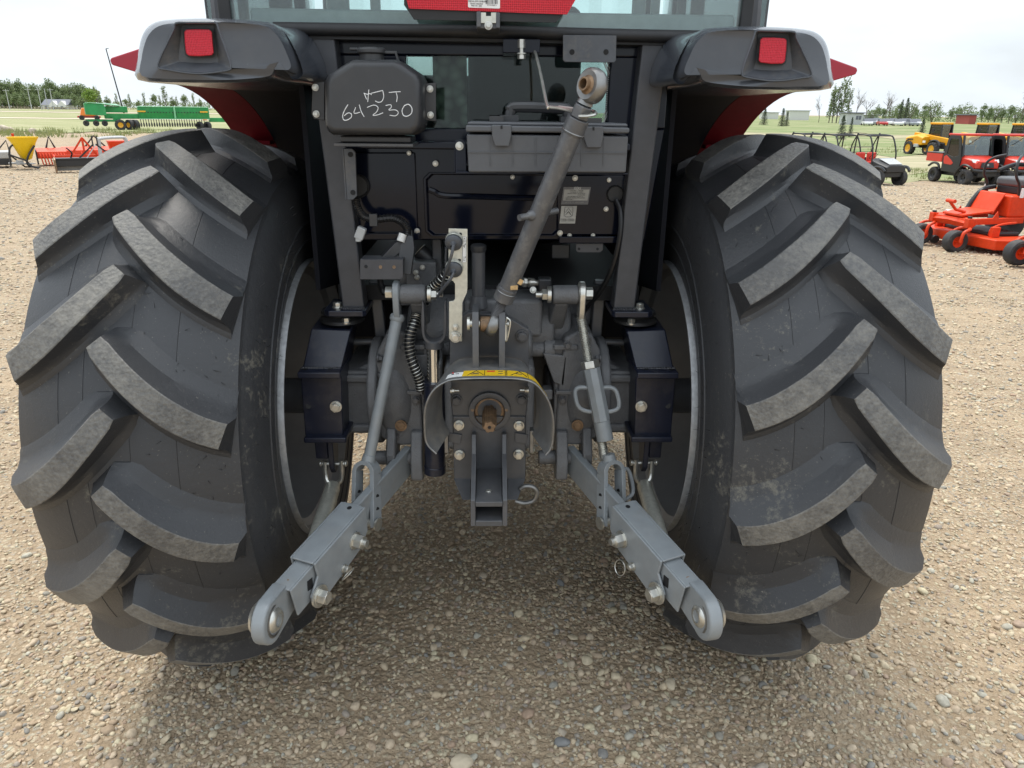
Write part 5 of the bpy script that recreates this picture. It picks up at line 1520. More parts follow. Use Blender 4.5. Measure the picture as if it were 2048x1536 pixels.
# ================================================================== GROUND
def gravel_material():
    mt, n, l, p = principled("gravel_ground")
    g = n.new("ShaderNodeNewGeometry")
    v1 = n.new("ShaderNodeTexVoronoi"); v1.inputs["Scale"].default_value = 62; v1.inputs["Randomness"].default_value = 1.0
    v2 = n.new("ShaderNodeTexVoronoi"); v2.inputs["Scale"].default_value = 150
    big = n.new("ShaderNodeTexNoise"); big.inputs["Scale"].default_value = 0.9; big.inputs["Detail"].default_value = 8; big.inputs["Roughness"].default_value = 0.62
    far = n.new("ShaderNodeTexNoise"); far.inputs["Scale"].default_value = 6; far.inputs["Detail"].default_value = 10; far.inputs["Roughness"].default_value = 0.75
    wp = n.new("ShaderNodeTexNoise"); wp.inputs["Scale"].default_value = 40; wp.inputs["Detail"].default_value = 2
    for t in (big, far, wp): l.new(g.outputs["Position"], t.inputs["Vector"])
    ws = n.new("ShaderNodeVectorMath"); ws.operation = 'SCALE'; ws.inputs[3].default_value = 0.02
    l.new(wp.outputs["Color"], ws.inputs[0])
    wa = n.new("ShaderNodeVectorMath"); l.new(g.outputs["Position"], wa.inputs[0]); l.new(ws.outputs[0], wa.inputs[1])
    for t in (v1, v2): l.new(wa.outputs[0], t.inputs["Vector"])
    # stone colour by cell
    sep = n.new("ShaderNodeSeparateColor"); l.new(v1.outputs["Color"], sep.inputs[0])
    cr = n.new("ShaderNodeValToRGB")
    els = cr.color_ramp.elements
    els[0].position = 0.0; els[0].color = (0.337, 0.253, 0.174, 1)
    els[1].position = 1.0; els[1].color = (0.513, 0.482, 0.349, 1)
    for pos, c in ((0.25, (0.502, 0.393, 0.271)), (0.45, (0.407, 0.338, 0.254)), (0.6, (0.513, 0.447, 0.320)), (0.8, (0.321, 0.287, 0.241))):
        e = els.new(pos); e.color = (*c, 1)
    l.new(sep.outputs[0], cr.inputs["Fac"])
    # dirt between
    dc = n.new("ShaderNodeMixRGB"); dc.inputs[1].default_value = (0.255, 0.185, 0.118, 1); dc.inputs[2].default_value = (0.41, 0.32, 0.215, 1)
    l.new(far.outputs["Fac"], dc.inputs[0])
    er = n.new("ShaderNodeMapRange"); er.inputs[1].default_value = 0.25; er.inputs[2].default_value = 0.55
    l.new(v1.outputs["Distance"], er.inputs[0])
    bm_ = n.new("ShaderNodeMapRange"); bm_.inputs[1].default_value = 0.40; bm_.inputs[2].default_value = 0.62
    l.new(big.outputs["Fac"], bm_.inputs[0])
    mx_ = n.new("ShaderNodeMath"); mx_.operation = 'MAXIMUM'
    bs = n.new("ShaderNodeMath"); bs.operation = 'MULTIPLY'; bs.inputs[1].default_value = 0.75
    l.new(bm_.outputs[0], bs.inputs[0])
    l.new(er.outputs[0], mx_.inputs[0]); l.new(bs.outputs[0], mx_.inputs[1])
    mc = n.new("ShaderNodeMixRGB"); l.new(mx_.outputs[0], mc.inputs[0]); l.new(cr.outputs[0], mc.inputs[1]); l.new(dc.outputs[0], mc.inputs[2])
    # large faint tonal drift
    dr = n.new("ShaderNodeMapRange"); dr.inputs[1].default_value = 0.3; dr.inputs[2].default_value = 0.7; dr.inputs[3].default_value = 0.86; dr.inputs[4].default_value = 1.12
    l.new(big.outputs["Fac"], dr.inputs[0])
    mm = n.new("ShaderNodeMixRGB"); mm.blend_type = 'MULTIPLY'; mm.inputs[0].default_value = 1
    l.new(mc.outputs[0], mm.inputs[1]); l.new(dr.outputs[0], mm.inputs[2])
    fm = n.new("ShaderNodeMapping"); fm.inputs["Scale"].default_value = (0.7, 2.2, 1.0); l.new(g.outputs["Position"], fm.inputs[0])
    fv = n.new("ShaderNodeTexNoise"); fv.inputs["Scale"].default_value = 2.6; fv.inputs["Detail"].default_value = 12; fv.inputs["Roughness"].default_value = 0.82
    l.new(fm.outputs[0], fv.inputs["Vector"])
    fr_ = n.new("ShaderNodeMapRange"); fr_.inputs[1].default_value = 0.32; fr_.inputs[2].default_value = 0.68; fr_.inputs[3].default_value = 0.72; fr_.inputs[4].default_value = 1.22
    l.new(fv.outputs["Fac"], fr_.inputs[0])
    m9 = n.new("ShaderNodeMixRGB"); m9.blend_type = 'MULTIPLY'; m9.inputs[0].default_value = 1
    l.new(mm.outputs[0], m9.inputs[1]); l.new(fr_.outputs[0], m9.inputs[2])
    l.new(m9.outputs[0], p.inputs["Base Color"])
    p.inputs["Roughness"].default_value = 0.9
    p.inputs["Specular IOR Level"].default_value = 0.25
    i1 = n.new("ShaderNodeMath"); i1.operation = 'MULTIPLY_ADD'; i1.inputs[1].default_value = -1.0; i1.inputs[2].default_value = 1.0
    l.new(v1.outputs["Distance"], i1.inputs[0])
    i2 = n.new("ShaderNodeMath"); i2.operation = 'MULTIPLY_ADD'; i2.inputs[1].default_value = -0.35
    l.new(v2.outputs["Distance"], i2.inputs[0]); l.new(i1.outputs[0], i2.inputs[2])
    i3 = n.new("ShaderNodeMath"); i3.operation = 'MULTIPLY_ADD'; i3.inputs[1].default_value = 0.8
    l.new(far.outputs["Fac"], i3.inputs[0]); l.new(i2.outputs[0], i3.inputs[2])
    bu = n.new("ShaderNodeBump"); bu.inputs["Strength"].default_value = 0.9; bu.inputs["Distance"].default_value = 0.010
    l.new(i3.outputs[0], bu.inputs["Height"]); l.new(bu.outputs["Normal"], p.inputs["Normal"])
    return mt
M['gravel'] = gravel_material()

def stone_material():
    mt, n, l, p = principled("gravel_stone")
    oi = n.new("ShaderNodeObjectInfo")
    cr = n.new("ShaderNodeValToRGB"); cr.color_ramp.interpolation = 'LINEAR'
    els = cr.color_ramp.elements
    els[0].position = 0.0; els[0].color = (0.312, 0.235, 0.161, 1)
    els[1].position = 1.0; els[1].color = (0.513, 0.482, 0.383, 1)
    for pos, c in ((0.12, (0.477, 0.369, 0.252)), (0.3, (0.513, 0.442, 0.311)), (0.42, (0.416, 0.326, 0.231)), (0.55, (0.507, 0.411, 0.296)), (0.66, (0.283, 0.257, 0.221)), (0.74, (0.373, 0.266, 0.190)), (0.84, (0.513, 0.454, 0.309)), (0.92, (0.209, 0.201, 0.188))):
        e = els.new(pos); e.color = (*c, 1)
    l.new(oi.outputs["Random"], cr.inputs["Fac"])
    g = n.new("ShaderNodeNewGeometry")
    t = n.new("ShaderNodeTexNoise"); t.inputs["Scale"].default_value = 90; t.inputs["Detail"].default_value = 6
    l.new(g.outputs["Position"], t.inputs["Vector"])
    r = n.new("ShaderNodeMapRange"); r.inputs[1].default_value = 0.3; r.inputs[2].default_value = 0.7; r.inputs[3].default_value = 0.80; r.inputs[4].default_value = 1.18
    l.new(t.outputs["Fac"], r.inputs[0])
    mm = n.new("ShaderNodeMixRGB"); mm.blend_type = 'MULTIPLY'; mm.inputs[0].default_value = 1
    l.new(cr.outputs[0], mm.inputs[1]); l.new(r.outputs[0], mm.inputs[2])
    l.new(mm.outputs[0], p.inputs["Base Color"])
    p.inputs["Roughness"].default_value = 0.85; p.inputs["Specular IOR Level"].default_value = 0.3
    bu = n.new("ShaderNodeBump"); bu.inputs["Strength"].default_value = 0.35; bu.inputs["Distance"].default_value = 0.003
    l.new(t.outputs["Fac"], bu.inputs["Height"]); l.new(bu.outputs["Normal"], p.inputs["Normal"])
    return mt
M['gstone'] = stone_material()

def near_bump(x, y):
    n1 = noise.noise(Vector((x*1.3, y*1.3, 0.3)))*0.012+noise.noise(Vector((x*4.1, y*4.1, 5.0)))*0.006+noise.noise(Vector((x*14, y*14, 9.0)))*0.0025
    # tyres stand in shallow hollows
    for s in (-1, 1):
        dd = math.hypot((x-s*WC)/0.26, (y+0.02)/0.35)
        if dd < 1.4: n1 -= 0.008*max(0, 1-dd/1.4)
    return n1
def gh(x, y):
    d = math.hypot(x, y+1)
    return gz(x, y)+near_bump(x, y)*max(0.0, min(1.0, 1.3-d/14))

def axis_steps(near, far, s0, grow):
    out = [0.0]; st = s0
    while out[-1] < far:
        if out[-1] > near: st *= grow
        out.append(out[-1]+st)
    return out
xs_p = axis_steps(2.6, 1600, 0.05, 1.13)
xs = sorted(set([-x for x in xs_p]+xs_p))
ys_f = axis_steps(2.8, 1800, 0.05, 1.11)
ys = sorted(set([-0.9+y for y in ys_f]+[-0.9-y*4 for y in axis_steps(0.1, 3.0, 0.1, 1.2)]))
gv = [(x, y, gh(x, y)) for y in ys for x in xs]
nx = len(xs)
gf = [(j*nx+i, j*nx+i+1, (j+1)*nx+i+1, (j+1)*nx+i) for j in range(len(ys)-1) for i in range(nx-1)]
b = MB(); b.add(gv, gf)
ground = b.build("ground", M['gravel'], None, sharp=180, recalc=False)
tag(ground, "gravel dealer lot", None, kind="structure")

# loose stones: one uncountable layer, instanced from a few shapes
rocks = []
rock_col = bpy.data.collections.new("gravel_shapes")
for i in range(9):
    bm = bmesh.new()
    bmesh.ops.create_icosphere(bm, subdivisions=2, radius=1.0)
    sx, sy, sz = random.uniform(0.85, 1.25), random.uniform(0.7, 1.0), random.uniform(0.42, 0.72)
    off = Vector((i*7.3, 1.7*i, 0))
    ang = i % 3 != 1
    for v in bm.verts:
        nv = v.co.copy()
        k = 1+0.34*noise.noise(nv*0.95+off)+0.12*noise.noise(nv*2.4+off)
        if ang:
            for pl in range(5):
                dpl = Vector((math.sin(pl*2.1+i), math.cos(pl*1.7+i*2), math.sin(pl*3.3+i)*0.8)).normalized()
                e = (nv*k).dot(dpl)
                if e > 0.66: nv = nv-dpl*((e-0.66)/k)
        v.co = Vector((nv.x*k*sx, nv.y*k*sy, nv.z*k*sz))
    me = bpy.data.meshes.new("gravel_stone"); bm.to_mesh(me); bm.free()
    me.polygons.foreach_set("use_smooth", [True]*len(me.polygons))
    me.materials.append(M['gstone'])
    o = bpy.data.objects.new("gravel_stone", me); rock_col.objects.link(o); rocks.append(o)

pts, rots, scs, idx = [], [], [], []
rnd = random.Random(21)
def in_view(x, y, z=0.0, mar=0.10):
    v = Vector((x, y, z))-CAM_O
    dz = v.dot(_fw)
    if dz < 0.3: return False
    return abs(v.dot(CR)/dz) < 0.706+mar and -0.53-mar < v.dot(CU)/dz
def scatter(n, y0, y1, xlim, smin, smax, power, clump=0.0):
    c = 0
    for _ in range(n):
        y = y0+(y1-y0)*rnd.random()
        x = rnd.uniform(-1, 1)*xlim(y)
        if not in_view(x, y): continue
        if clump:
            if (0.65*noise.noise(Vector((x*1.3, y*1.3, 3.0)))+0.55*noise.noise(Vector((x*4.5, y*4.5, 8.0))))*0.5+0.5 < clump*rnd.random()*1.6: continue
        s = smin+(smax-smin)*rnd.random()**power
        pts.append((x, y, gh(x, y)+s*rnd.uniform(-0.08, 0.26)))
        rots.append((rnd.gauss(0, 0.28), rnd.gauss(0, 0.28), rnd.uniform(0, 6.28)))
        scs.append((s, s, s)); idx.append(rnd.randrange(len(rocks)))
        c += 1
    return c
scatter(66000, -0.85, 1.8, lambda y: 1.35+0.85*(y+0.85), 0.0028, 0.0080, 1.3, 0.5)
scatter(20000, -0.85, 1.8, lambda y: 1.35+0.85*(y+0.85), 0.0065, 0.0125, 1.5, 0.75)
scatter(3200, -0.85, 1.8, lambda y: 1.35+0.85*(y+0.85), 0.0115, 0.0185, 2.0, 0.8)
scatter(36000, 1.6, 5.0, lambda y: 3.0+0.8*y, 0.006, 0.0165, 1.8, 0.4)
scatter(30000, 5.0, 13.0, lambda y: 3.0+0.8*y, 0.011, 0.028, 1.8, 0.4)
scatter(30000, 13.0, 30.0, lambda y: 3.0+0.8*y, 0.020, 0.050, 1.8, 0.5)
me = bpy.data.meshes.new("loose_gravel")
me.from_pydata(pts, [], [])
for nm, typ, data in (("rot", 'FLOAT_VECTOR', rots), ("scl", 'FLOAT_VECTOR', scs)):
    at_r = me.attributes.new(nm, typ, 'POINT')
    at_r.data.foreach_set("vector", [c for t in data for c in t])
ai = me.attributes.new("idx", 'INT', 'POINT'); ai.data.foreach_set("value", idx)
lg = bpy.data.objects.new("loose_gravel", me); COL.objects.link(lg)
tag(lg, "tan and grey river gravel covering the lot", None, kind="stuff")
ng = bpy.data.node_groups.new("scatter_gravel", 'GeometryNodeTree')
ng.interface.new_socket("Geometry", in_out='INPUT', socket_type='NodeSocketGeometry')
ng.interface.new_socket("Geometry", in_out='OUTPUT', socket_type='NodeSocketGeometry')
N, Lk = ng.nodes, ng.links
gi, go = N.new("NodeGroupInput"), N.new("NodeGroupOutput")
ci = N.new("GeometryNodeCollectionInfo"); ci.inputs[0].default_value = rock_col; ci.inputs[1].default_value = True; ci.inputs[2].default_value = True
ip = N.new("GeometryNodeInstanceOnPoints")
def named(nm, t):
    a = N.new("GeometryNodeInputNamedAttribute"); a.data_type = t; a.inputs[0].default_value = nm
    return [o for o in a.outputs if o.enabled][0]
Lk.new(gi.outputs[0], ip.inputs["Points"]); Lk.new(ci.outputs[0], ip.inputs["Instance"])
ip.inputs["Pick Instance"].default_value = True
Lk.new(named("idx", 'INT'), ip.inputs["Instance Index"])
e2r = N.new("FunctionNodeEulerToRotation"); Lk.new(named("rot", 'FLOAT_VECTOR'), e2r.inputs[0]); Lk.new(e2r.outputs[0], ip.inputs["Rotation"])
Lk.new(named("scl", 'FLOAT_VECTOR'), ip.inputs["Scale"])
Lk.new(ip.outputs[0], go.inputs[0])
md = lg.modifiers.new("scatter", 'NODES'); md.node_group = ng

# single stones large enough to pick out
def big_stone(px, py, size, flat, seed, label, mt):
    d = ray(px, py); k = -CAM_O.z/d.z; c = CAM_O+d*k
    bm = bmesh.new(); bmesh.ops.create_icosphere(bm, subdivisions=4, radius=1.0)
    o_ = Vector((seed*3.1, seed, 0))
    for v in bm.verts:
        nv = v.co.copy(); kk = 1+0.22*noise.noise(nv*0.8+o_)+0.06*noise.noise(nv*2.5+o_)
        v.co = Vector((nv.x*kk*size, nv.y*kk*size*0.66, nv.z*kk*size*flat))
    me = bpy.data.meshes.new("stone"); bm.to_mesh(me); bm.free()
    me.polygons.foreach_set("use_smooth", [True]*len(me.polygons)); me.materials.append(mt)
    o = bpy.data.objects.new("stone", me); COL.objects.link(o)
    o.location = (c.x, c.y, gh(c.x, c.y)+size*flat*0.45); o.rotation_euler = (0.1, 0, seed)
    tag(o, label, "stone")
M['palestone'] = mat("pale_stone", (0.52, 0.44, 0.32), 0.85, var=0.12, nscale=40, bump=0.2, bscale=120)
M['greystone'] = mat("grey_stone", (0.19, 0.19, 0.185), 0.8, var=0.15, nscale=40, bump=0.2, bscale=120)
big_stone(924, 1524, 0.031, 0.42, 0.2, "large pale flat stone at the bottom edge between the tyres", M['palestone'])
big_stone(1341, 1371, 0.021, 0.55, 1.4, "pale rounded stone on the gravel behind the right tyre's inner side", M['palestone'])
big_stone(1121, 1170, 0.015, 0.7, 2.2, "dark grey pebble in the shade between the lower links", M['greystone'])
big_stone(1124, 1483, 0.021, 0.5, 3.1, "green-grey stone lying near the bottom edge right of centre", M['greystone'])
# ================================================================== THINGS AROUND THE LOT
def placed(name, px, depth, rz, label, cat, group=None):
    return empty(name, gp(px, depth), rz, label, cat, group)

def view_rot(px, fwd_right, fwd_toward):
    "heading (about z) for a model whose nose points along local +x"
    d = ray(px, 300); h = Vector((d.x, d.y, 0)).normalized()
    r = Vector((h.y, -h.x, 0))
    f = r*fwd_right-h*fwd_toward
    return math.atan2(f.y, f.x)

def wheel(parent, c, r, w, rimmat, name="wheel", rr=0.55, axis=(0, 1, 0), lugs=False):
    t = MB(); hw = w/2
    t.lathe([(r*rr, -hw*0.85), (r*0.82, -hw), (r*0.96, -hw*0.85), (r, -hw*0.45), (r, hw*0.45), (r*0.96, hw*0.85), (r*0.82, hw), (r*rr, hw*0.85)], c, axis, 28)
    if lugs:
        e1, e2, a = frame(axis)
        for k in range(14):
            an = 2*math.pi*k/14
            for sd in (-1, 1):
                dr = e1*math.cos(an+sd*0.1)+e2*math.sin(an+sd*0.1)
                dq = e1*math.cos(an+sd*0.1+0.22)+e2*math.sin(an+sd*0.1+0.22)
                t.beam(Vector(c)+dr*r*0.99+a*(sd*0.02), Vector(c)+dq*r*0.97+a*(sd*hw*0.95), r*0.09, r*0.09, dr)
    o = t.build(name, M['tyrefar'], parent)
    MB().lathe([(r*rr*1.02, -hw*0.82), (r*rr*0.86, -hw*0.5), (r*0.16, -hw*0.35), (r*0.14, -hw*0.6), (0.001, -hw*0.6)], c, axis, 24).lathe([(r*rr*1.02, hw*0.82), (r*rr*0.86, hw*0.5), (r*0.16, hw*0.35), (r*0.14, hw*0.6), (0.001, hw*0.6)], c, axis, 24).build("rim", M[rimmat], o, sharp=30)
    return o

# ---------------------------------------------------------------- zero-turn mower (nose along local +x)
def mower(loc, rz, label):
    R = empty("ride_on_mower", loc, rz, label, "mower", "orange zero-turn mowers beside the right tyre")
    for sy in (-1, 1):
        w = wheel(R, (0.0, sy*0.36, 0.165), 0.165, 0.15, 'orange', "caster_wheel", 0.5)
        f = MB()
        f.tube(spline([(0.0, sy*0.36+0.10, 0.165), (-0.03, sy*0.36+0.10, 0.30), (-0.12, sy*0.36+0.09, 0.35), (-0.16, sy*0.36+0.03, 0.36)], 4), 0.024, 8)
        f.tube(spline([(0.0, sy*0.36-0.10, 0.165), (-0.03, sy*0.36-0.10, 0.30), (-0.12, sy*0.36-0.09, 0.35), (-0.16, sy*0.36-0.03, 0.36)], 4), 0.024, 8)
        f.cyl((0, sy*0.36-0.115, 0.165), (0, sy*0.36+0.115, 0.165), 0.015, n=10)
        f.build("caster_fork", M['orange'], R)
        p = MB(); p.bb(-0.205, -0.115, sy*0.36-0.045, sy*0.36+0.045, 0.36, 0.50); p.beam((-0.16, sy*0.36, 0.45), (-1.05, sy*0.33, 0.46), 0.055, 0.09)
        p.build("front_arm", M['orange'], R, bevel=0.01)
        a = MB(); a.lathe([(0.001, -0.03), (0.06, -0.03), (0.065, 0), (0.06, 0.03), (0.001, 0.03)], (-0.16+0.02, sy*0.22, 0.10), (0, 1, 0), 16)
        a.build("anti_scalp_roller", M['blackm'], R)
    b = MB(); b.prism([(-0.12, -0.40, 0.42), (-0.10, 0.0, 0.45), (-0.12, 0.40, 0.42), (-0.22, 0.40, 0.50), (-0.22, -0.40, 0.50)], (-0.05, 0, -0.08)); b.bb(-0.20, -0.15, -0.36, 0.36, 0.40, 0.48)
    b.build("front_crossbar", M['orange'], R, bevel=0.008)
    d = MB()
    d.prism([(-0.28, -0.78, 0.10), (-0.22, -0.30, 0.10), (-0.22, 0.30, 0.10), (-0.28, 0.78, 0.10), (-0.55, 0.86, 0.10), (-0.95, 0.80, 0.10), (-0.95, -0.80, 0.10), (-0.55, -0.86, 0.10)], (0, 0, 0.15))
    deck = d.build("mower_deck", M['orange'], R, bevel=0.02)
    MB().bb(-0.90, -0.45, -0.5, 0.5, 0.25, 0.31).build("belt_cover", M['blackm'], R, bevel=0.02)
    f = MB()
    f.prism([(-0.16, -0.20, 0.50), (-0.16, 0.20, 0.50), (-0.62, 0.24, 0.56), (-0.62, -0.24, 0.56)], (0, 0, 0.035))
    f.prism([(-0.60, -0.24, 0.54), (-0.60, 0.24, 0.54), (-0.74, 0.24, 0.84), (-0.74, -0.24, 0.84)], (-0.03, 0, 0.01))
    f.build("foot_plate", M['orange'], R, bevel=0.01)
    MB().cyl((-0.30, -0.22, 0.55), (-0.30, -0.22, 0.545), 0.04, n=16).cyl((-0.22, -0.205, 0.53), (-0.26, -0.205, 0.535), 0.03, n=12).build("round_badge", M['white'], R)
    MB().tube(spline([(-0.60, -0.245, 0.57), (-0.68, -0.25, 0.72), (-0.80, -0.25, 0.86), (-1.0, -0.26, 0.90)], 5), 0.035, 8).build("side_trim", M['blackm'], R)
    s = MB(); s.bb(-1.35, -0.78, -0.34, 0.34, 0.50, 0.82)
    s.build("engine_frame", M['orange'], R, bevel=0.03)
    g = MB(); g.bb(-1.10, -0.92, -0.348, -0.335, 0.60, 0.74); g.build("side_grille", M['blackm'], R)
    MB().bb(-1.26, -1.16, -0.348, -0.335, 0.70, 0.78).build("white_decal", M['white'], R)
    for k in range(4):
        MB().bb(-1.09+k*0.045, -1.065+k*0.045, -0.352, -0.347, 0.61, 0.73).build("grille_slat", M['orange'], R)
    MB().bb(-0.98, -0.86, -0.345, -0.335, 0.76, 0.80).build("name_decal", M['rust'], R)
    for sy in (-1, 1):
        MB().tube(spline([(-0.45, sy*0.45, 0.26), (-0.46, sy*0.46, 0.36), (-0.60, sy*0.46, 0.42), (-0.85, sy*0.44, 0.44)], 4), 0.018, 6).build("deck_lift_link", M['orange'], R)
        MB().bb(-0.50, -0.38, sy*0.55-0.03, sy*0.55+0.03, 0.25, 0.40).build("deck_bracket", M['orange'], R, bevel=0.008)
        MB().prism([(-0.62, sy*0.36, 0.50), (-0.52, sy*0.36, 0.50), (-0.58, sy*0.36, 0.60)], (0, 0.01, 0)).build("arm_gusset", M['orange'], R)
        MB().cyl((-0.16, sy*0.36, 0.50), (-0.16, sy*0.36, 0.53), 0.03, n=14).build("pivot_cap", M['blackm'], R, bevel=0.004)
    for sy in (-1, 1):
        MB().lathe([(0.14, -0.12), (0.24, -0.13), (0.27, -0.09), (0.28, 0), (0.27, 0.09), (0.24, 0.13), (0.14, 0.12), (0.02, 0.06)], (-1.55, sy*0.50, 0.28), (0, 1, 0), 28).build("drive_wheel", M['tyrefar'], R)
        fp = MB(); fp.bb(-1.85, -1.30, sy*0.45-0.14, sy*0.45+0.14, 0.57, 0.80); fp.build("rear_fender", M['blackm'], R, bevel=0.06, seg=3)
        lv = MB().tube(spline([(-0.92, sy*0.30, 0.80), (-0.88, sy*0.30, 0.98), (-0.80, sy*0.30, 1.10), (-0.79, sy*0.28, 1.26), (-0.86, sy*0.22, 1.34), (-0.96, sy*0.14, 1.38)], 5), 0.019, 8)
        l = lv.build("steering_lever", M['blackm'], R)
        MB().box((-0.925, sy*0.345, 0.86), (0.05, 0.02, 0.14)).build("lever_plate", M['white'], R, bevel=0.003)
    st = MB(); st.bb(-1.55, -1.0, -0.28, 0.28, 0.92, 1.06); st.bb(-1.62, -1.48, -0.27, 0.27, 1.0, 1.50)
    st.build("seat", M['boxplastic'], R, bevel=0.05, seg=4)
    MB().bb(-1.52, -1.02, -0.25, 0.25, 0.82, 0.93).build("seat_base", M['blackm'], R, bevel=0.02)
    MB().tube(spline([(-1.05, -0.32, 1.14), (-1.30, -0.33, 1.22), (-1.50, -0.33, 1.22)], 4), 0.035, 8).tube(spline([(-1.05, 0.32, 1.14), (-1.30, 0.33, 1.22), (-1.50, 0.33, 1.22)], 4), 0.035, 8).build("armrest", M['blackm'], R)
    for x in (-1.02, -1.14):
        MB().cyl((x, -0.36, 0.85), (x, -0.37, 0.88), 0.025, n=12).build("dial_knob", M['amber'], R)
    MB().tube([(-0.28, 0.10, 0.56), (-0.12, 0.10, 0.60), (0.0, 0.10, 0.72)], 0.022, 8).cyl((0.0, 0.04, 0.73), (0.0, 0.20, 0.73), 0.028, n=12).build("deck_pedal", M['orange'], R)
    rp = MB().tube(spline([(-1.70, -0.42, 0.6), (-1.75, -0.42, 1.6), (-1.74, -0.36, 1.72), (-1.74, 0.36, 1.72), (-1.75, 0.42, 1.6), (-1.70, 0.42, 0.6)], 5), 0.025, 8)
    rp.build("roll_bar", M['blackm'], R)
    return R
near = gp(1905, 9.4)
mower(near, 0, "orange zero-turn mower whose two front casters stand clear of the right tyre")
MW = bpy.data.objects["ride_on_mower"]
rzm = view_rot(1905, -0.77, 0.63)
MW.rotation_euler = (0, 0, rzm)
f = Vector((math.cos(rzm), math.sin(rzm), 0)); lat = Vector((-f.y, f.x, 0))
lat = lat if lat.y > 0 else -lat
MW.scale = (0.9, 0.9, 0.86)
MW.location = near+lat*0.36*0.9
MW.location.z = gz(MW.location.x, MW.location.y)
near2 = gp(2029, 8.25)
rz2 = view_rot(2029, -0.77, 0.63)
mw2 = copy_tree(MW)
mw2["label"] = "orange mower at the right edge of the picture, only a front caster showing"
mw2.rotation_euler = (0, 0, rz2)
f2 = Vector((math.cos(rz2), math.sin(rz2), 0)); lat2 = Vector((-f2.y, f2.x, 0))
lat2 = lat2 if lat2.y > 0 else -lat2
mw2.location = near2-lat2*0.36*0.9
mw2.location.z = gz(mw2.location.x, mw2.location.y)

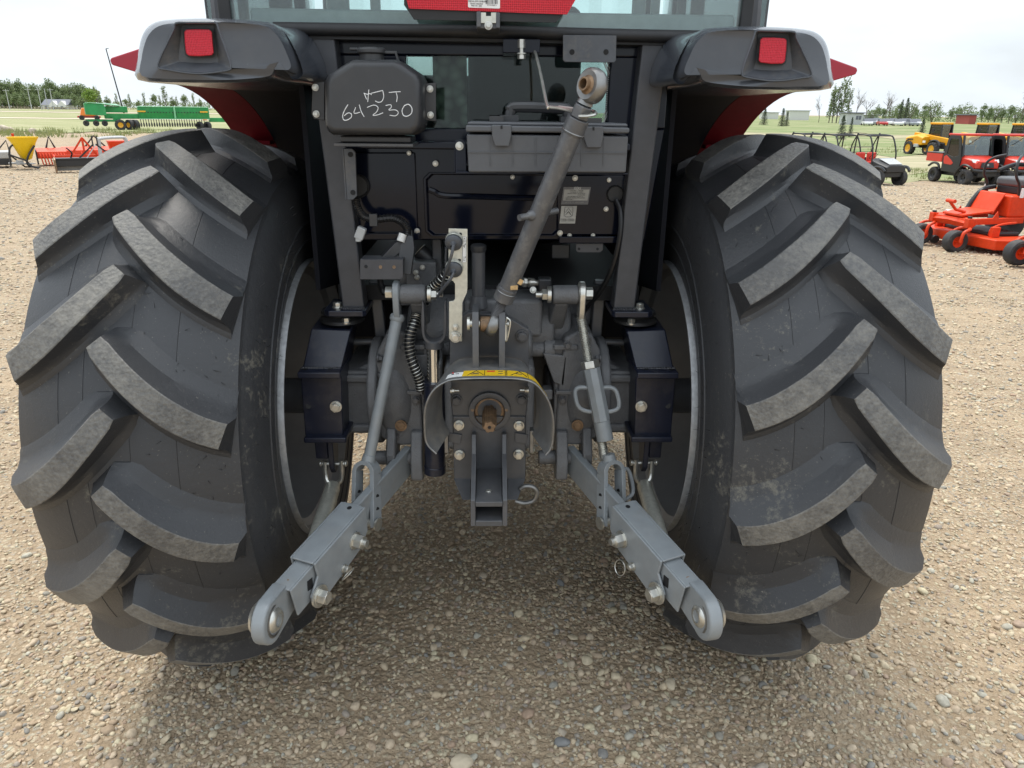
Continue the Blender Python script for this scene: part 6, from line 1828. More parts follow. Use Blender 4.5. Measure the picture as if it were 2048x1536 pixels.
# ---------------------------------------------------------------- cabbed utility vehicle (nose +x)
def utility_cab(loc, rz, label):
    R = empty("utility_vehicle", loc, rz, label, "utility vehicle", "red cabbed utility vehicles on the lot")
    for x, y in ((0.98, -0.62), (0.98, 0.62), (-0.98, -0.62), (-0.98, 0.62)):
        wheel(R, (x, y, 0.32), 0.32, 0.27, 'blackm', "wheel", 0.5)
    b = MB(); b.bb(-1.3, 1.2, -0.45, 0.45, 0.32, 0.55); b.build("chassis", M['blackm'], R, bevel=0.03)
    bed = MB(); bed.bb(-1.60, -0.55, -0.72, 0.72, 0.86, 0.92)
    for y in (-0.72, 0.72): bed.bb(-1.60, -0.55, y-0.02, y+0.02, 0.86, 1.22)
    bed.bb(-1.62, -1.58, -0.72, 0.72, 0.86, 1.22); bed.bb(-0.58, -0.54, -0.72, 0.72, 0.86, 1.22)
    bd = bed.build("cargo_bed", M['mred'], R, bevel=0.015)
    MB().bb(-1.63, -0.53, -0.745, 0.745, 1.20, 1.25).build("bed_rail", M['blackm'], R, bevel=0.01)
    for sy in (-1, 1):
        dr = MB()
        pts = [(-0.50, 0.50), (-0.52, 1.10), (-0.40, 1.88), (-0.28, 1.98), (0.30, 1.96), (0.42, 1.80), (0.62, 1.05), (0.60, 0.62), (0.45, 0.46)]
        pin_ = [(-0.30, 1.20), (-0.30, 1.30), (-0.27, 1.76), (-0.20, 1.84), (0.20, 1.83), (0.28, 1.76), (0.42, 1.22), (0.40, 1.17), (0.10, 1.10)]
        Y = sy*0.70
        dr.loft([[V(x, Y-0.025*sy, z) for x, z in pin_], [V(x, Y-0.025*sy, z) for x, z in pts], [V(x, Y+0.025*sy, z) for x, z in pts], [V(x, Y+0.025*sy, z) for x, z in pin_], [V(x, Y-0.025*sy, z) for x, z in pin_]], False, False)
        do = dr.build("door", M['blackm'], R, bevel=0.012)
        MB().prism([V(x, Y, z) for x, z in pin_], (0, 0.006*sy, 0)).build("door_window", M['glassfar'], R)
        MB().prism([V(x, Y+0.026*sy, z) for x, z in ((-0.42, 0.90), (-0.44, 1.10), (-0.30, 1.16), (0.05, 0.98), (0.20, 0.86), (0.10, 0.78), (-0.35, 0.80))], (0, 0.012*sy, 0)).build("door_panel", M['mred'], R, bevel=0.01)
        MB().tube(spline([(1.42, sy*0.62, 0.62), (1.25, sy*0.74, 0.78), (0.90, sy*0.76, 0.82), (0.62, sy*0.74, 0.62), (0.45, sy*0.72, 0.42)], 5), 0.05, 6).build("wheel_flare", M['blackm'], R)
        MB().tube(spline([(-0.62, sy*0.70, 0.55), (-0.75, sy*0.72, 0.76), (-1.05, sy*0.74, 0.80), (-1.38, sy*0.70, 0.66)], 5), 0.05, 6).build("wheel_flare", M['blackm'], R)
        hl = MB(); hl.prism([(1.28, sy*0.36, 0.90), (1.20, sy*0.58, 0.93), (1.08, sy*0.62, 1.06), (1.20, sy*0.34, 1.04)], (0.03, 0, 0.01)); hl.build("headlamp", M['lamp'], R, bevel=0.01)
    ho = MB()
    ho.loft([[V(0.55, y*0.68, z) for y, z in ((-1, 0.75), (-1, 1.10), (-0.8, 1.20), (0.8, 1.20), (1, 1.10), (1, 0.75))], [V(1.05, y*0.60, z) for y, z in ((-1, 0.72), (-1, 1.02), (-0.8, 1.10), (0.8, 1.10), (1, 1.02), (1, 0.72))], [V(1.30, y*0.52, z) for y, z in ((-1, 0.70), (-1, 0.88), (-0.8, 0.98), (0.8, 0.98), (1, 0.88), (1, 0.70))]])
    ho.build("bonnet", M['mred'], R, bevel=0.02)
    MB().prism([(1.33, -0.30, 0.74), (1.33, 0.30, 0.74), (1.30, 0.26, 0.94), (1.30, -0.26, 0.94)], (0.02, 0, 0)).build("grille", M['blackm'], R, bevel=0.01)
    MB().cyl((1.345, 0, 0.85), (1.352, 0, 0.85), 0.045, n=14).build("nose_badge", M['greym'], R)
    MB().tube(spline([(1.30, -0.66, 0.64), (1.45, -0.50, 0.62), (1.48, 0, 0.60), (1.45, 0.50, 0.62), (1.30, 0.66, 0.64)], 5), 0.06, 8).bb(1.30, 1.42, -0.42, 0.42, 0.40, 0.58).build("bumper", M['blackm'], R)
    ro = MB(); ro.bb(-0.48, 0.46, -0.70, 0.70, 1.96, 2.05); ro.build("roof", M['mred'], R, bevel=0.03)
    MB().prism([(0.60, -0.62, 1.20), (0.60, 0.62, 1.20), (0.44, 0.60, 1.95), (0.44, -0.60, 1.95)], (0.008, 0, 0.002)).build("windscreen", M['glassfar'], R)
    MB().tube([(0.46, 0.10, 1.95), (0.54, -0.45, 1.62)], 0.012, 5).build("wiper", M['blackm'], R)
    for sy in (-1, 1):
        MB().beam((0.62, sy*0.66, 1.16), (0.44, sy*0.64, 1.98), 0.07, 0.06).build("front_pillar", M['blackm'], R)
    MB().bb(-0.5, -0.35, -0.6, 0.6, 0.95, 1.55).bb(-0.5, 0.05, -0.6, 0.6, 0.75, 0.95).build("bench_seat", M['seat'], R, bevel=0.05)
    MB().lathe([(0.15, 0), (0.17, 0.012), (0.15, 0.024)], (0.22, -0.3, 1.25), (-0.7, 0, 0.7), 20).build("steering_wheel", M['seat'], R)
    return R
D1 = 31.5
c1 = gp(1922, D1)
u1 = utility_cab(c1, view_rot(1922, 0.60, 0.80), "red cabbed utility vehicle nearest the grass, its cargo bed and door showing")
c2 = gp(2008, D1-0.3)
u2 = copy_tree(u1); u2.location = c2; u2.rotation_euler = (0, 0, view_rot(2008, 0.60, 0.80))
u2["label"] = "second red cabbed utility vehicle, cut by the right edge, behind the mower's seat"

# ---------------------------------------------------------------- open buggy with roll cage (nose +x)
def buggy(loc, rz, label):
    R = empty("open_buggy", loc, rz, label, "buggy", "open roll-cage buggies behind the right tyre")
    for x, y in ((1.0, -0.6), (1.0, 0.6), (-1.0, -0.6), (-1.0, 0.6)):
        wheel(R, (x, y, 0.32), 0.32, 0.26, 'blackm', "wheel", 0.5)
    MB().bb(-1.3, 1.2, -0.5, 0.5, 0.35, 0.55).build("chassis", M['blackm'], R, bevel=0.03)
    for sy in (-1, 1):
        MB().tube(spline([(0.62, sy*0.62, 0.85), (0.58, sy*0.62, 1.3), (0.36, sy*0.60, 1.82), (0.15, sy*0.58, 1.93), (-0.3, sy*0.58, 1.95), (-0.40, sy*0.58, 1.90), (-0.45, sy*0.60, 0.75)], 6), 0.030, 8).build("cage_hoop", M['blackm'], R)
        MB().tube(spline([(-0.42, sy*0.58, 1.93), (-0.62, sy*0.58, 1.5), (-0.72, sy*0.58, 0.9)], 5), 0.025, 8).build("cage_stay", M['blackm'], R)
        fl = MB().tube(spline([(1.38, sy*0.66, 0.60), (1.20, sy*0.70, 0.74), (0.92, sy*0.70, 0.74), (0.64, sy*0.68, 0.55)], 5), 0.06, 6); fl.build("wheel_flare", M['blackm'], R)
    MB().cyl((-0.36, -0.58, 1.94), (-0.36, 0.58, 1.94), 0.028, n=8).cyl((0.2, -0.58, 1.92), (0.2, 0.58, 1.92), 0.028, n=8).build("cage_crossbar", M['blackm'], R)
    ho = MB().loft([[V(0.55, y*0.62, z) for y, z in ((-1, 0.60), (-1, 0.98), (-0.7, 1.08), (0.7, 1.08), (1, 0.98), (1, 0.60))], [V(1.32, y*0.50, z) for y, z in ((-1, 0.55), (-1, 0.74), (-0.7, 0.82), (0.7, 0.82), (1, 0.74), (1, 0.55))]])
    ho.build("bonnet", M['blackm'], R, bevel=0.03)
    MB().prism([(0.75, -0.40, 1.06), (0.75, 0.40, 1.06), (1.26, 0.34, 0.86), (1.26, -0.34, 0.86)], (0, 0, 0.012)).build("bonnet_panel", M['greym'], R, bevel=0.005)
    s = MB()
    for y in (-0.3, 0.3):
        s.bb(-0.35, 0.10, y-0.22, y+0.22, 0.72, 0.90); s.bb(-0.42, -0.28, y-0.22, y+0.22, 0.85, 1.25)
    s.build("seats", M['mred'], R, bevel=0.05)
    MB().lathe([(0.15, 0), (0.17, 0.012), (0.15, 0.024)], (0.35, -0.3, 1.12), (-0.7, 0, 0.7), 18).build("steering_wheel", M['blackm'], R)
    bd = MB().bb(-1.55, -0.55, -0.62, 0.62, 0.80, 0.86)
    for y in (-0.62, 0.62): bd.bb(-1.55, -0.55, y-0.02, y+0.02, 0.86, 1.02)
    bd.bb(-1.57, -1.53, -0.62, 0.62, 0.80, 1.02)
    bd.build("cargo_bed", M['blackm'], R, bevel=0.01)
    MB().tube([(-0.60, -0.60, 1.0), (-0.60, -0.60, 1.45), (-0.60, 0.60, 1.45), (-0.60, 0.60, 1.0)], 0.02, 6).tube([(-0.60, -0.60, 1.25), (-0.60, 0.60, 1.25)], 0.014, 6).build("cargo_guard", M['blackm'], R)
    return R
bg1 = buggy(gp(1735, 30.5), view_rot(1735, 0.72, 0.70), "open roll-cage buggy with red seats, its front clear of the right tyre")
for px, dp, lb in ((1668, 31.8, "middle open buggy, its cage rising behind the front buggy"), (1606, 33.2, "farthest open buggy, only cage tops showing above the right tyre")):
    o = copy_tree(bg1); o.location = gp(px, dp); o.rotation_euler = (0, 0, view_rot(px, 0.72, 0.70)); o["label"] = lb

# ---------------------------------------------------------------- telehandler (rear along local -x, nose +x)
def telehandler(loc, rz, label):
    R = empty("telehandler", loc, rz, label, "telehandler", "yellow telehandlers on the grass")
    for x, y in ((1.35, -0.85), (1.35, 0.85), (-1.35, -0.85), (-1.35, 0.85)):
        wheel(R, (x, y, 0.52), 0.52, 0.42, 'rimyellow', "wheel", 0.58, lugs=True)
    MB().bb(-1.9, 1.9, -0.42, 0.42, 0.55, 1.0).build("chassis", M['blackm'], R, bevel=0.04)
    en = MB().loft([[V(-2.0, y, z) for y, z in ((-0.85, 0.75), (-0.85, 1.25), (-0.65, 1.38), (0.0, 1.38), (0.0, 0.75))], [V(-0.6, y, z) for y, z in ((-0.95, 0.75), (-0.95, 1.45), (-0.75, 1.60), (0.0, 1.60), (0.0, 0.75))], [V(0.1, y, z) for y, z in ((-0.95, 0.80), (-0.95, 1.30), (-0.75, 1.42), (0.0, 1.42), (0.0, 0.80))]])
    en.build("engine_cover", M['myellow'], R, bevel=0.05)
    MB().bb(-1.65, -1.0, -0.965, -0.93, 1.16, 1.24).build("cover_vent", M['blackm'], R)
    MB().bb(-0.75, -0.25, -1.0, -0.86, 0.62, 0.86).build("step_box", M['greym'], R, bevel=0.02)
    cab = MB()
    for x, y in ((-0.55, 0.05), (-0.55, 0.95), (0.85, 0.05), (0.95, 0.95)):
        cab.beam((x, y, 1.0), (x*0.85, y*0.95+0.02, 2.35), 0.09, 0.09)
    cab.bb(-0.55, 0.85, 0.04, 0.96, 0.9, 1.35)
    cab.build("cab_frame", M['blackm'], R, bevel=0.02)
    MB().bb(-0.62, 0.80, 0.0, 1.0, 2.33, 2.48).build("cab_roof", M['myellow'], R, bevel=0.05)
    MB().bb(-0.50, 0.78, 0.06, 0.075, 1.36, 2.33).bb(-0.50, 0.78, 0.925, 0.94, 1.36, 2.33).bb(0.76, 0.775, 0.08, 0.92, 1.36, 2.33).bb(-0.50, -0.485, 0.08, 0.92, 1.36, 2.33).build("cab_glass", M['glassfar'], R)
    MB().bb(-0.3, 0.2, 0.25, 0.75, 1.3, 1.9).build("seat", M['seat'], R, bevel=0.06)
    bm = MB().beam((-1.75, -0.20, 1.55), (2.1, -0.20, 1.15), 0.30, 0.34).beam((1.8, -0.20, 1.2), (2.3, -0.20, 0.7), 0.26, 0.3)
    bm.build("boom", M['myellow'], R, bevel=0.03)
    MB().bb(2.2, 2.3, -0.6, 0.25, 0.25, 0.85).build("carriage", M['blackm'], R, bevel=0.02)
    for x, y in ((1.35, -0.85), (-1.35, -0.85), (1.35, 0.85), (-1.35, 0.85)):
        MB().tube(spline([(x-0.62, y, 0.80), (x-0.42, y, 1.08), (x, y, 1.18), (x+0.42, y, 1.08), (x+0.62, y, 0.80)], 4), 0.07, 6).build("mudguard", M['blackm'], R)
    MB().tube([(0.85, -0.0, 1.9), (1.05, -0.85, 1.95)], 0.02, 6).box((1.05, -0.92, 1.90), (0.06, 0.18, 0.30)).build("mirror", M['blackm'], R, bevel=0.01)
    MB().box((0.35, -0.965, 1.05), (0.3, 0.02, 0.16)).build("white_decal", M['white'], R)
    return R
th = telehandler(gp(1858, 58), view_rot(1858, 0.62, 0.78), "yellow telehandler standing farthest left, both near wheels showing")
for px, dp, lb in ((1950, 60, "middle yellow telehandler, its cab showing between the two red utility vehicles"), (2020, 61, "yellow telehandler at the right edge, only cab top showing over the red roof")):
    o = copy_tree(th); o.location = gp(px, dp); o.rotation_euler = (0, 0, view_rot(px, 0.62, 0.78)); o["label"] = lb
# ================================================================== FIELDS, ROADS, TREES, BUILDINGS, LEFT-HAND MACHINES
def field_mat(name, c0, c1, c2, sy=0.25):
    mt, n, l, p = principled(name)
    g = n.new("ShaderNodeNewGeometry")
    mp_ = n.new("ShaderNodeMapping"); mp_.inputs["Scale"].default_value = (0.12, sy, 0.2); mp_.inputs["Rotation"].default_value = (0, 0, 0.45)
    l.new(g.outputs["Position"], mp_.inputs[0])
    t = n.new("ShaderNodeTexNoise"); t.inputs["Scale"].default_value = 1.0; t.inputs["Detail"].default_value = 9; t.inputs["Roughness"].default_value = 0.65
    l.new(mp_.outputs[0], t.inputs["Vector"])
    f = n.new("ShaderNodeTexNoise"); f.inputs["Scale"].default_value = 5; f.inputs["Detail"].default_value = 8; f.inputs["Roughness"].default_value = 0.8
    l.new(g.outputs["Position"], f.inputs["Vector"])
    a = n.new("ShaderNodeMath"); a.operation = 'MULTIPLY_ADD'; a.inputs[1].default_value = 0.35
    l.new(f.outputs["Fac"], a.inputs[0]); l.new(t.outputs["Fac"], a.inputs[2])
    r = n.new("ShaderNodeValToRGB"); e = r.color_ramp.elements
    e[0].position = 0.50; e[0].color = (*c0, 1); e[1].position = 0.86; e[1].color = (*c2, 1)
    k = e.new(0.67); k.color = (*c1, 1)
    l.new(a.outputs[0], r.inputs["Fac"]); l.new(r.outputs[0], p.inputs["Base Color"])
    p.inputs["Roughness"].default_value = 0.95; p.inputs["Specular IOR Level"].default_value = 0.1
    bu = n.new("ShaderNodeBump"); bu.inputs["Strength"].default_value = 0.5; bu.inputs["Distance"].default_value = 0.06
    l.new(f.outputs["Fac"], bu.inputs["Height"]); l.new(bu.outputs["Normal"], p.inputs["Normal"])
    return mt
M['fieldg'] = field_mat("green_field", (0.135, 0.185, 0.075), (0.205, 0.235, 0.11), (0.34, 0.315, 0.20))
M['fields'] = field_mat("straw_field", (0.215, 0.225, 0.125), (0.35, 0.315, 0.205), (0.43, 0.38, 0.265), 0.6)
M['fieldl'] = field_mat("hay_field", (0.19, 0.22, 0.10), (0.28, 0.285, 0.15), (0.40, 0.365, 0.24), 0.4)
M['road'] = field_mat("dirt_road", (0.50, 0.43, 0.32), (0.55, 0.48, 0.37), (0.60, 0.53, 0.42))

def band(name, side, d0, d1, mt, lift, px0, px1, wob=0.0, label=None):
    "sheet of ground between two depths, seen between two image columns, following the land"
    b = MB(); nx_, ny_ = 40, 26
    vs_ = []
    for j in range(ny_+1):
        for i in range(nx_+1):
            u = i/nx_; v = j/ny_
            px = px0+(px1-px0)*u
            d = d0*(d1/d0)**v
            if wob and j in (0, ny_):
                d *= 1+wob*noise.noise(Vector((px*0.012, j*3.0, 1.0)))+wob*0.4*noise.noise(Vector((px*0.05, j*3.0, 4.0)))
            p = gp(px, d)
            vs_.append((p.x, p.y, gz(p.x, p.y)+lift))
    fs = [(j*(nx_+1)+i, j*(nx_+1)+i+1, (j+1)*(nx_+1)+i+1, (j+1)*(nx_+1)+i) for j in range(ny_) for i in range(nx_)]
    b.add(vs_, fs)
    o = b.build(name, mt, None, sharp=180, recalc=False)
    tag(o, label, None, kind="structure")
    return o
band("grass_field", 1, 32.5, 39, M['fieldg'], 0.015, 1180, 2600, 0.10, "green verge edging the gravel")
band("stubble_field", 1, 37, 62, M['fields'], 0.03, 1180, 2600, 0.10, "straw coloured stubble strip")
band("grass_field", 1, 58, 105, M['fieldg'], 0.05, 1180, 2600, 0.12, "green field behind the telehandlers")
band("stubble_field", 1, 98, 112, M['fields'], 0.08, 1180, 2600, 0.12, "pale strip across the green field")
band("grass_field", 1, 108, 700, M['fieldg'], 0.10, 1180, 2600, 0.08, "far green field under the buildings")
band("hay_field", -1, 62, 132, M['fieldl'], 0.05, -600, 900, 0.16, "yellow green hay field behind the seed drill")
band("road", -1, 128, 139, M['road'], 0.09, -600, 900, 0.03, "pale dirt road across the far field")
band("hay_field", -1, 138, 205, M['fieldl'], 0.12, -600, 900, 0.06, "far hay field beyond the dirt road")
band("road", -1, 205, 222, M['road'], 0.18, -600, 900, 0.04, "far pale track before the fence")
band("hay_field", -1, 220, 900, M['fieldl'], 0.24, -600, 900, 0.05, "hay field running to the tree line")

# grass tufts: one uncountable mass
gb = MB(); rnd = random.Random(31)
def tufts(n, px0, px1, d0, d1, h0, h1, dens=None):
    for _ in range(n):
        px = rnd.uniform(px0, px1); d = rnd.uniform(d0, d1)
        if dens and noise.noise(Vector((px*0.02, d*0.15, 7.0))) < dens: continue
        p = gp(px, d)
        for _k in range(5):
            a = rnd.uniform(0, 6.28); h = rnd.uniform(h0, h1); w_ = 0.018+0.02*rnd.random()
            q = p+V(rnd.gauss(0, 0.14), rnd.gauss(0, 0.14), 0)
            t_ = q+V(math.cos(a)*h*0.45, math.sin(a)*h*0.45, h)
            e = V(-math.sin(a), math.cos(a), 0)*w_
            gb.add([q-e, q+e, t_], [(0, 1, 2)])
tufts(300, -30, 340, 50, 60, 0.10, 0.32, 0.05)
tufts(420, 60, 460, 58, 68, 0.12, 0.45, 0.05)
tufts(220, -40, 130, 50, 62, 0.15, 0.5, 0.0)
tufts(700, 1560, 2060, 33, 40, 0.05, 0.18, -0.1)
tufts(300, 1560, 2060, 58, 75, 0.1, 0.3, -0.1)
go_ = gb.build("grass", M['grass'], None, recalc=False, sharp=180)
tag(go_, "tufts of rough grass along the edges of the gravel", None, kind="stuff")

# ---------------------------------------------------------------- trees
def leafy_mesh(kind, seed):
    r = random.Random(seed); tr = MB(); cr = MB()
    def leaf(c, s):
        d1 = V(r.gauss(0, 1), r.gauss(0, 1), r.gauss(0, 1)).normalized()
        d2 = d1.cross(V(r.gauss(0, 1), r.gauss(0, 1), r.gauss(0, 1))).normalized()
        cr.add([c-d1*s-d2*s*0.6, c+d1*s-d2*s*0.6, c+d1*s+d2*s*0.6, c-d1*s+d2*s*0.6], [(0, 1, 2, 3)])
    if kind == 'broad':
        H = 1.0
        tr.tube([(0, 0, 0), (0.01, 0, 0.3), (-0.01, 0.01, 0.6), (0, 0, 0.85)], 0.022, 6, rf=lambda u: 1-0.75*u)
        for k in range(22):
            z0 = r.uniform(0.18, 0.75); a = r.uniform(0, 6.28); L_ = r.uniform(0.10, 0.26)*(1.15-z0)
            e = V(math.cos(a)*L_, math.sin(a)*L_, z0+L_*0.9)
            tr.tube([(0, 0, z0), tuple((V(0, 0, z0)+e)/2+V(0, 0, -0.01)), tuple(e)], 0.007, 4, rf=lambda u: 1-0.7*u)
            for _ in range(40):
                leaf(e+V(r.gauss(0, 0.055), r.gauss(0, 0.055), r.gauss(0.01, 0.05)), r.uniform(0.013, 0.027))
        for _ in range(130):
            z = r.uniform(0.2, 1.0); w_ = 0.16*math.sin(math.pi*min(1, (z-0.05)/1.0))**0.7
            leaf(V(r.gauss(0, w_*0.5), r.gauss(0, w_*0.5), z), r.uniform(0.013, 0.026))
    elif kind == 'poplar':
        tr.tube([(0, 0, 0), (0.01, 0, 0.5), (0.02, 0, 0.95)], 0.016, 6, rf=lambda u: 1-0.8*u)
        for k in range(26):
            z0 = 0.12+0.8*k/26; a = r.uniform(0, 6.28); L_ = r.uniform(0.06, 0.11)*(1.1-0.6*z0)
            e = V(math.cos(a)*L_+0.03*z0, math.sin(a)*L_, z0+0.10)
            tr.tube([(0, 0, z0), tuple(e)], 0.005, 4)
            for _ in range(20):
                leaf(e+V(r.gauss(0, 0.022), r.gauss(0, 0.022), r.gauss(0.0, 0.045)), r.uniform(0.010, 0.020))
    elif kind == 'spruce':
        tr.tube([(0, 0, 0), (0, 0, 1.0)], 0.02, 6, rf=lambda u: 1-0.9*u)
        for k in range(17):
            z0 = 0.06+0.9*k/17; R_ = 0.30*(1-z0)**0.85+0.015
            for a_ in range(9):
                a = a_*0.698+k*0.5+r.uniform(-.2, .2); rr = R_*r.uniform(0.7, 1.1)
                e = V(math.cos(a)*rr, math.sin(a)*rr, z0-rr*0.22)
                tr.tube([(0, 0, z0), tuple(e)], 0.004, 3)
                for q in range(7):
                    u = (q+1)/7; leaf(V(0, 0, z0)*(1-u)+e*u+V(r.gauss(0, 0.012), r.gauss(0, 0.012), r.gauss(-0.008, 0.012)), r.uniform(0.010, 0.020))
    elif kind == 'bare':
        def br(p, d, L_, rad, lev):
            e = p+d*L_
            tr.tube([tuple(p), tuple((p+e)/2+V(r.gauss(0, .01), r.gauss(0, .01), 0)), tuple(e)], rad, 4, rf=lambda u: 1-0.5*u)
            if lev == 0:
                for _ in range(3): leaf(e+V(r.gauss(0, .02), r.gauss(0, .02), r.gauss(0, .02)), 0.005)
                return
            for _ in range(4):
                nd = (d+V(r.gauss(0, .42), r.gauss(0, .42), r.gauss(0.15, .25))).normalized()
                br(p+(e-p)*r.uniform(0.5, 1.0), nd, L_*r.uniform(0.45, 0.7), rad*0.55, lev-1)
        br(V(0, 0, 0), V(0.03, 0, 1).normalized(), 0.42, 0.012, 3)
    elif kind == 'bush':
        for k in range(7):
            a = k*0.9; tr.tube([(0, 0, 0), (math.cos(a)*0.15, math.sin(a)*0.15, 0.5), (math.cos(a)*0.3, math.sin(a)*0.3, 0.8)], 0.015, 4)
        for _ in range(900):
            v = V(r.gauss(0, 1), r.gauss(0, 1), r.gauss(0, 1)).normalized()*r.uniform(0.5, 1)
            k = 1+0.4*noise.noise(v*1.6+V(seed, 0, 0))
            leaf(V(v.x*0.5*k, v.y*0.5*k, 0.5+v.z*0.48*k), r.uniform(0.014, 0.03))
    return tr, cr
TM = {}
def tree(kind, var, leafm, px, depth, h, label, group, name, wx=1.0, tilt=0.0, cat="tree"):
    key = (kind, var, leafm)
    if key not in TM:
        t_, c_ = leafy_mesh(kind, var*13+len(kind))
        TM[key] = (t_.mesh("trunk", M['bark'], recalc=False), c_.mesh("crown", M[leafm], recalc=False) if c_.f else None)
    R = empty(name, gp(px, depth), rnd.uniform(0, 6.28), label, cat, group)
    R.scale = (h*wx, h*wx, h); R.rotation_euler = (0, tilt, R.rotation_euler.z)
    for nm, me in zip(("trunk", "crown"), TM[key]):
        if me:
            o = bpy.data.objects.new(nm, me); COL.objects.link(o); o.parent = R
    return R
# left: long belt of broadleaf trees
ORD = ['first','second','third','fourth','fifth','sixth','seventh','eighth','ninth','tenth','eleventh','twelfth','thirteenth','fourteenth','fifteenth','sixteenth','seventeenth','eighteenth','nineteenth','twentieth','twenty-first','twenty-second','twenty-third','twenty-fourth','twenty-fifth','twenty-sixth','twenty-seventh','twenty-eighth','twenty-ninth','thirtieth']
k = 0
px = -6
while px < 176:
    tree('broad', k % 5, 'leaf', px, rnd.uniform(330, 350), rnd.uniform(9.5, 13.5), "%s tree from the left edge in the tall far-left belt" % ORD[k], "trees of the left belt", "broadleaf_tree", 0.85)
    px += rnd.uniform(5, 8.2); k += 1
for i in range(11):
    tree('broad', i % 5, 'leaf', 2+i*17+rnd.uniform(-4, 4), rnd.uniform(300, 320), rnd.uniform(5.5, 8), "%s low tree from the left at the foot of the far-left belt" % ORD[i], "low trees of the left belt", "broadleaf_tree", 1.1)
tree('broad', 2, 'leafbright', 186, 190, 6.6, "bright yellow-green tree just left of the seed drill's hopper", None, "broadleaf_tree", 1.25)
tree('bare', 4, 'leafbright', 199, 196, 9.0, "thin half-bare tree standing above the seed drill's hopper", None, "sparse_tree", 1.0)
for i, px in enumerate((218, 236, 254, 262, 278, 292, 312, 322, 348, 356, 372, 390, 402)):
    tree('poplar' if i % 2 else 'broad', i % 4, 'leaf', px, rnd.uniform(330, 380), rnd.uniform(5.0, 8.5), "%s thin young tree from the left in the row behind the seed drill" % ORD[i], "young trees behind the seed drill", "young_tree", 1.0)
tree('poplar', 1, 'leaf', 334, 300, 9.5, "tallest slim tree above the seed drill's right half", None, "young_tree", 1.2)
# right: spruces, poplars, bare trees
tree('spruce', 0, 'needle', 1527, 150, 3.6, "small spruce at the edge of the red fender arch", None, "spruce_tree")
for px, d, h, lb in ((1563, 140, 3.6, "spruce in front of the long pale building, left of a pair"), (1572, 142, 3.0, "shorter spruce of the pair before the long pale building"), (1681, 88, 3.0, "dark spruce standing before the grey building's left end"), (1699, 95, 2.7, "slim spruce before the middle of the grey building"), (1840, 88, 2.7, "spruce between the parked cars and the first telehandler")):
    tree('spruce', int(px) % 3, 'needle', px, d, h, lb, None, "spruce_tree", 0.85 if px != 1699 else 0.55)
for i, (px, h) in enumerate(((1657, 8.0), (1664, 8.6), (1672, 9.4), (1678, 10.6), (1694, 8.2))):
    tree('poplar', int(px) % 4, 'leaf', px, 185, h, "%s poplar from the left in the clump beside the grey building" % ORD[i], "poplars by the grey building", "poplar_tree", 1.0, 0.04)
for px, h, lb in ((1637, 7.5, "lone bare tree right of the long pale building"), (1708, 9.5, "bare tree rising behind the grey building's roof"), (1730, 8.5, "bare tree just right of the grey building"), (1768, 8.8, "leaning bare tree above the parked cars"), (1776, 7.8, "second leaning bare tree above the parked cars"), (2040, 10, "bare tree at the right edge of the picture")):
    tree('bare', int(px) % 4, 'twig', px, 190, h, lb, None, "bare_tree", 1.0, 0.05)
for i, px in enumerate((1742, 1752, 1764, 1783, 1796, 1806, 1818, 1828, 1846, 1862, 1900, 1912, 1926, 1962, 1975, 1988, 2002, 2016, 2030, 2044)):
    tree('broad' if i % 3 else 'bush', i % 5, 'leaf', px, rnd.uniform(200, 230), rnd.uniform(3.6, 6.0), "%s hedgerow tree from the left behind the parked cars and telehandlers" % ORD[i], "hedgerow trees on the right", "hedgerow_tree", 0.95)
tree('spruce', 2, 'needle', 1808, 195, 7.0, "tall dark spruce above the parked cars", None, "spruce_tree", 0.6)
tree('spruce', 1, 'needle', 1798, 200, 6.6, "sparser tall spruce left of the dark one above the cars", None, "spruce_tree", 0.5)

# far woods and hedge that read as one mass
def wood(name, px0, px1, depth, h0, h1, mt, n, label):
    b = MB(); r = random.Random(int(px0)+77)
    for _ in range(n):
        px = r.uniform(px0, px1); d = depth+r.uniform(-6, 6); p = gp(px, d)
        top = h0+(h1-h0)*(0.5+0.5*noise.noise(Vector((px*0.06, 2.0, depth*0.01)))+0.28*noise.noise(Vector((px*0.3, 5.0, 0))))
        c = p+V(0, 0, top*r.random()**0.75)
        s_ = r.uniform(0.10, 0.24)*h1*0.16
        d1 = V(r.gauss(0, 1), r.gauss(0, 1), r.gauss(0, 1)).normalized(); d2 = d1.cross(V(r.gauss(0, 1), r.gauss(0, 1), r.gauss(0, 1))).normalized()
        b.add([c-d1*s_*2-d2*s_, c+d1*s_*2-d2*s_, c+d1*s_*2+d2*s_, c-d1*s_*2+d2*s_], [(0, 1, 2, 3)])
    o = b.build(name, M[mt], None, recalc=False, sharp=180)
    tag(o, label, None, kind="stuff")
wood("far_wood", -40, 205, 356, 6.5, 10.5, 'leaf', 5200, "far-off wood behind the belt on the left")
wood("far_wood", 200, 470, 420, 3.0, 6.0, 'leaf', 2600, "low far wood behind the seed drill")
wood("hedge", 1730, 2080, 236, 2.2, 4.0, 'leaf', 3000, "low distant hedge on the right")
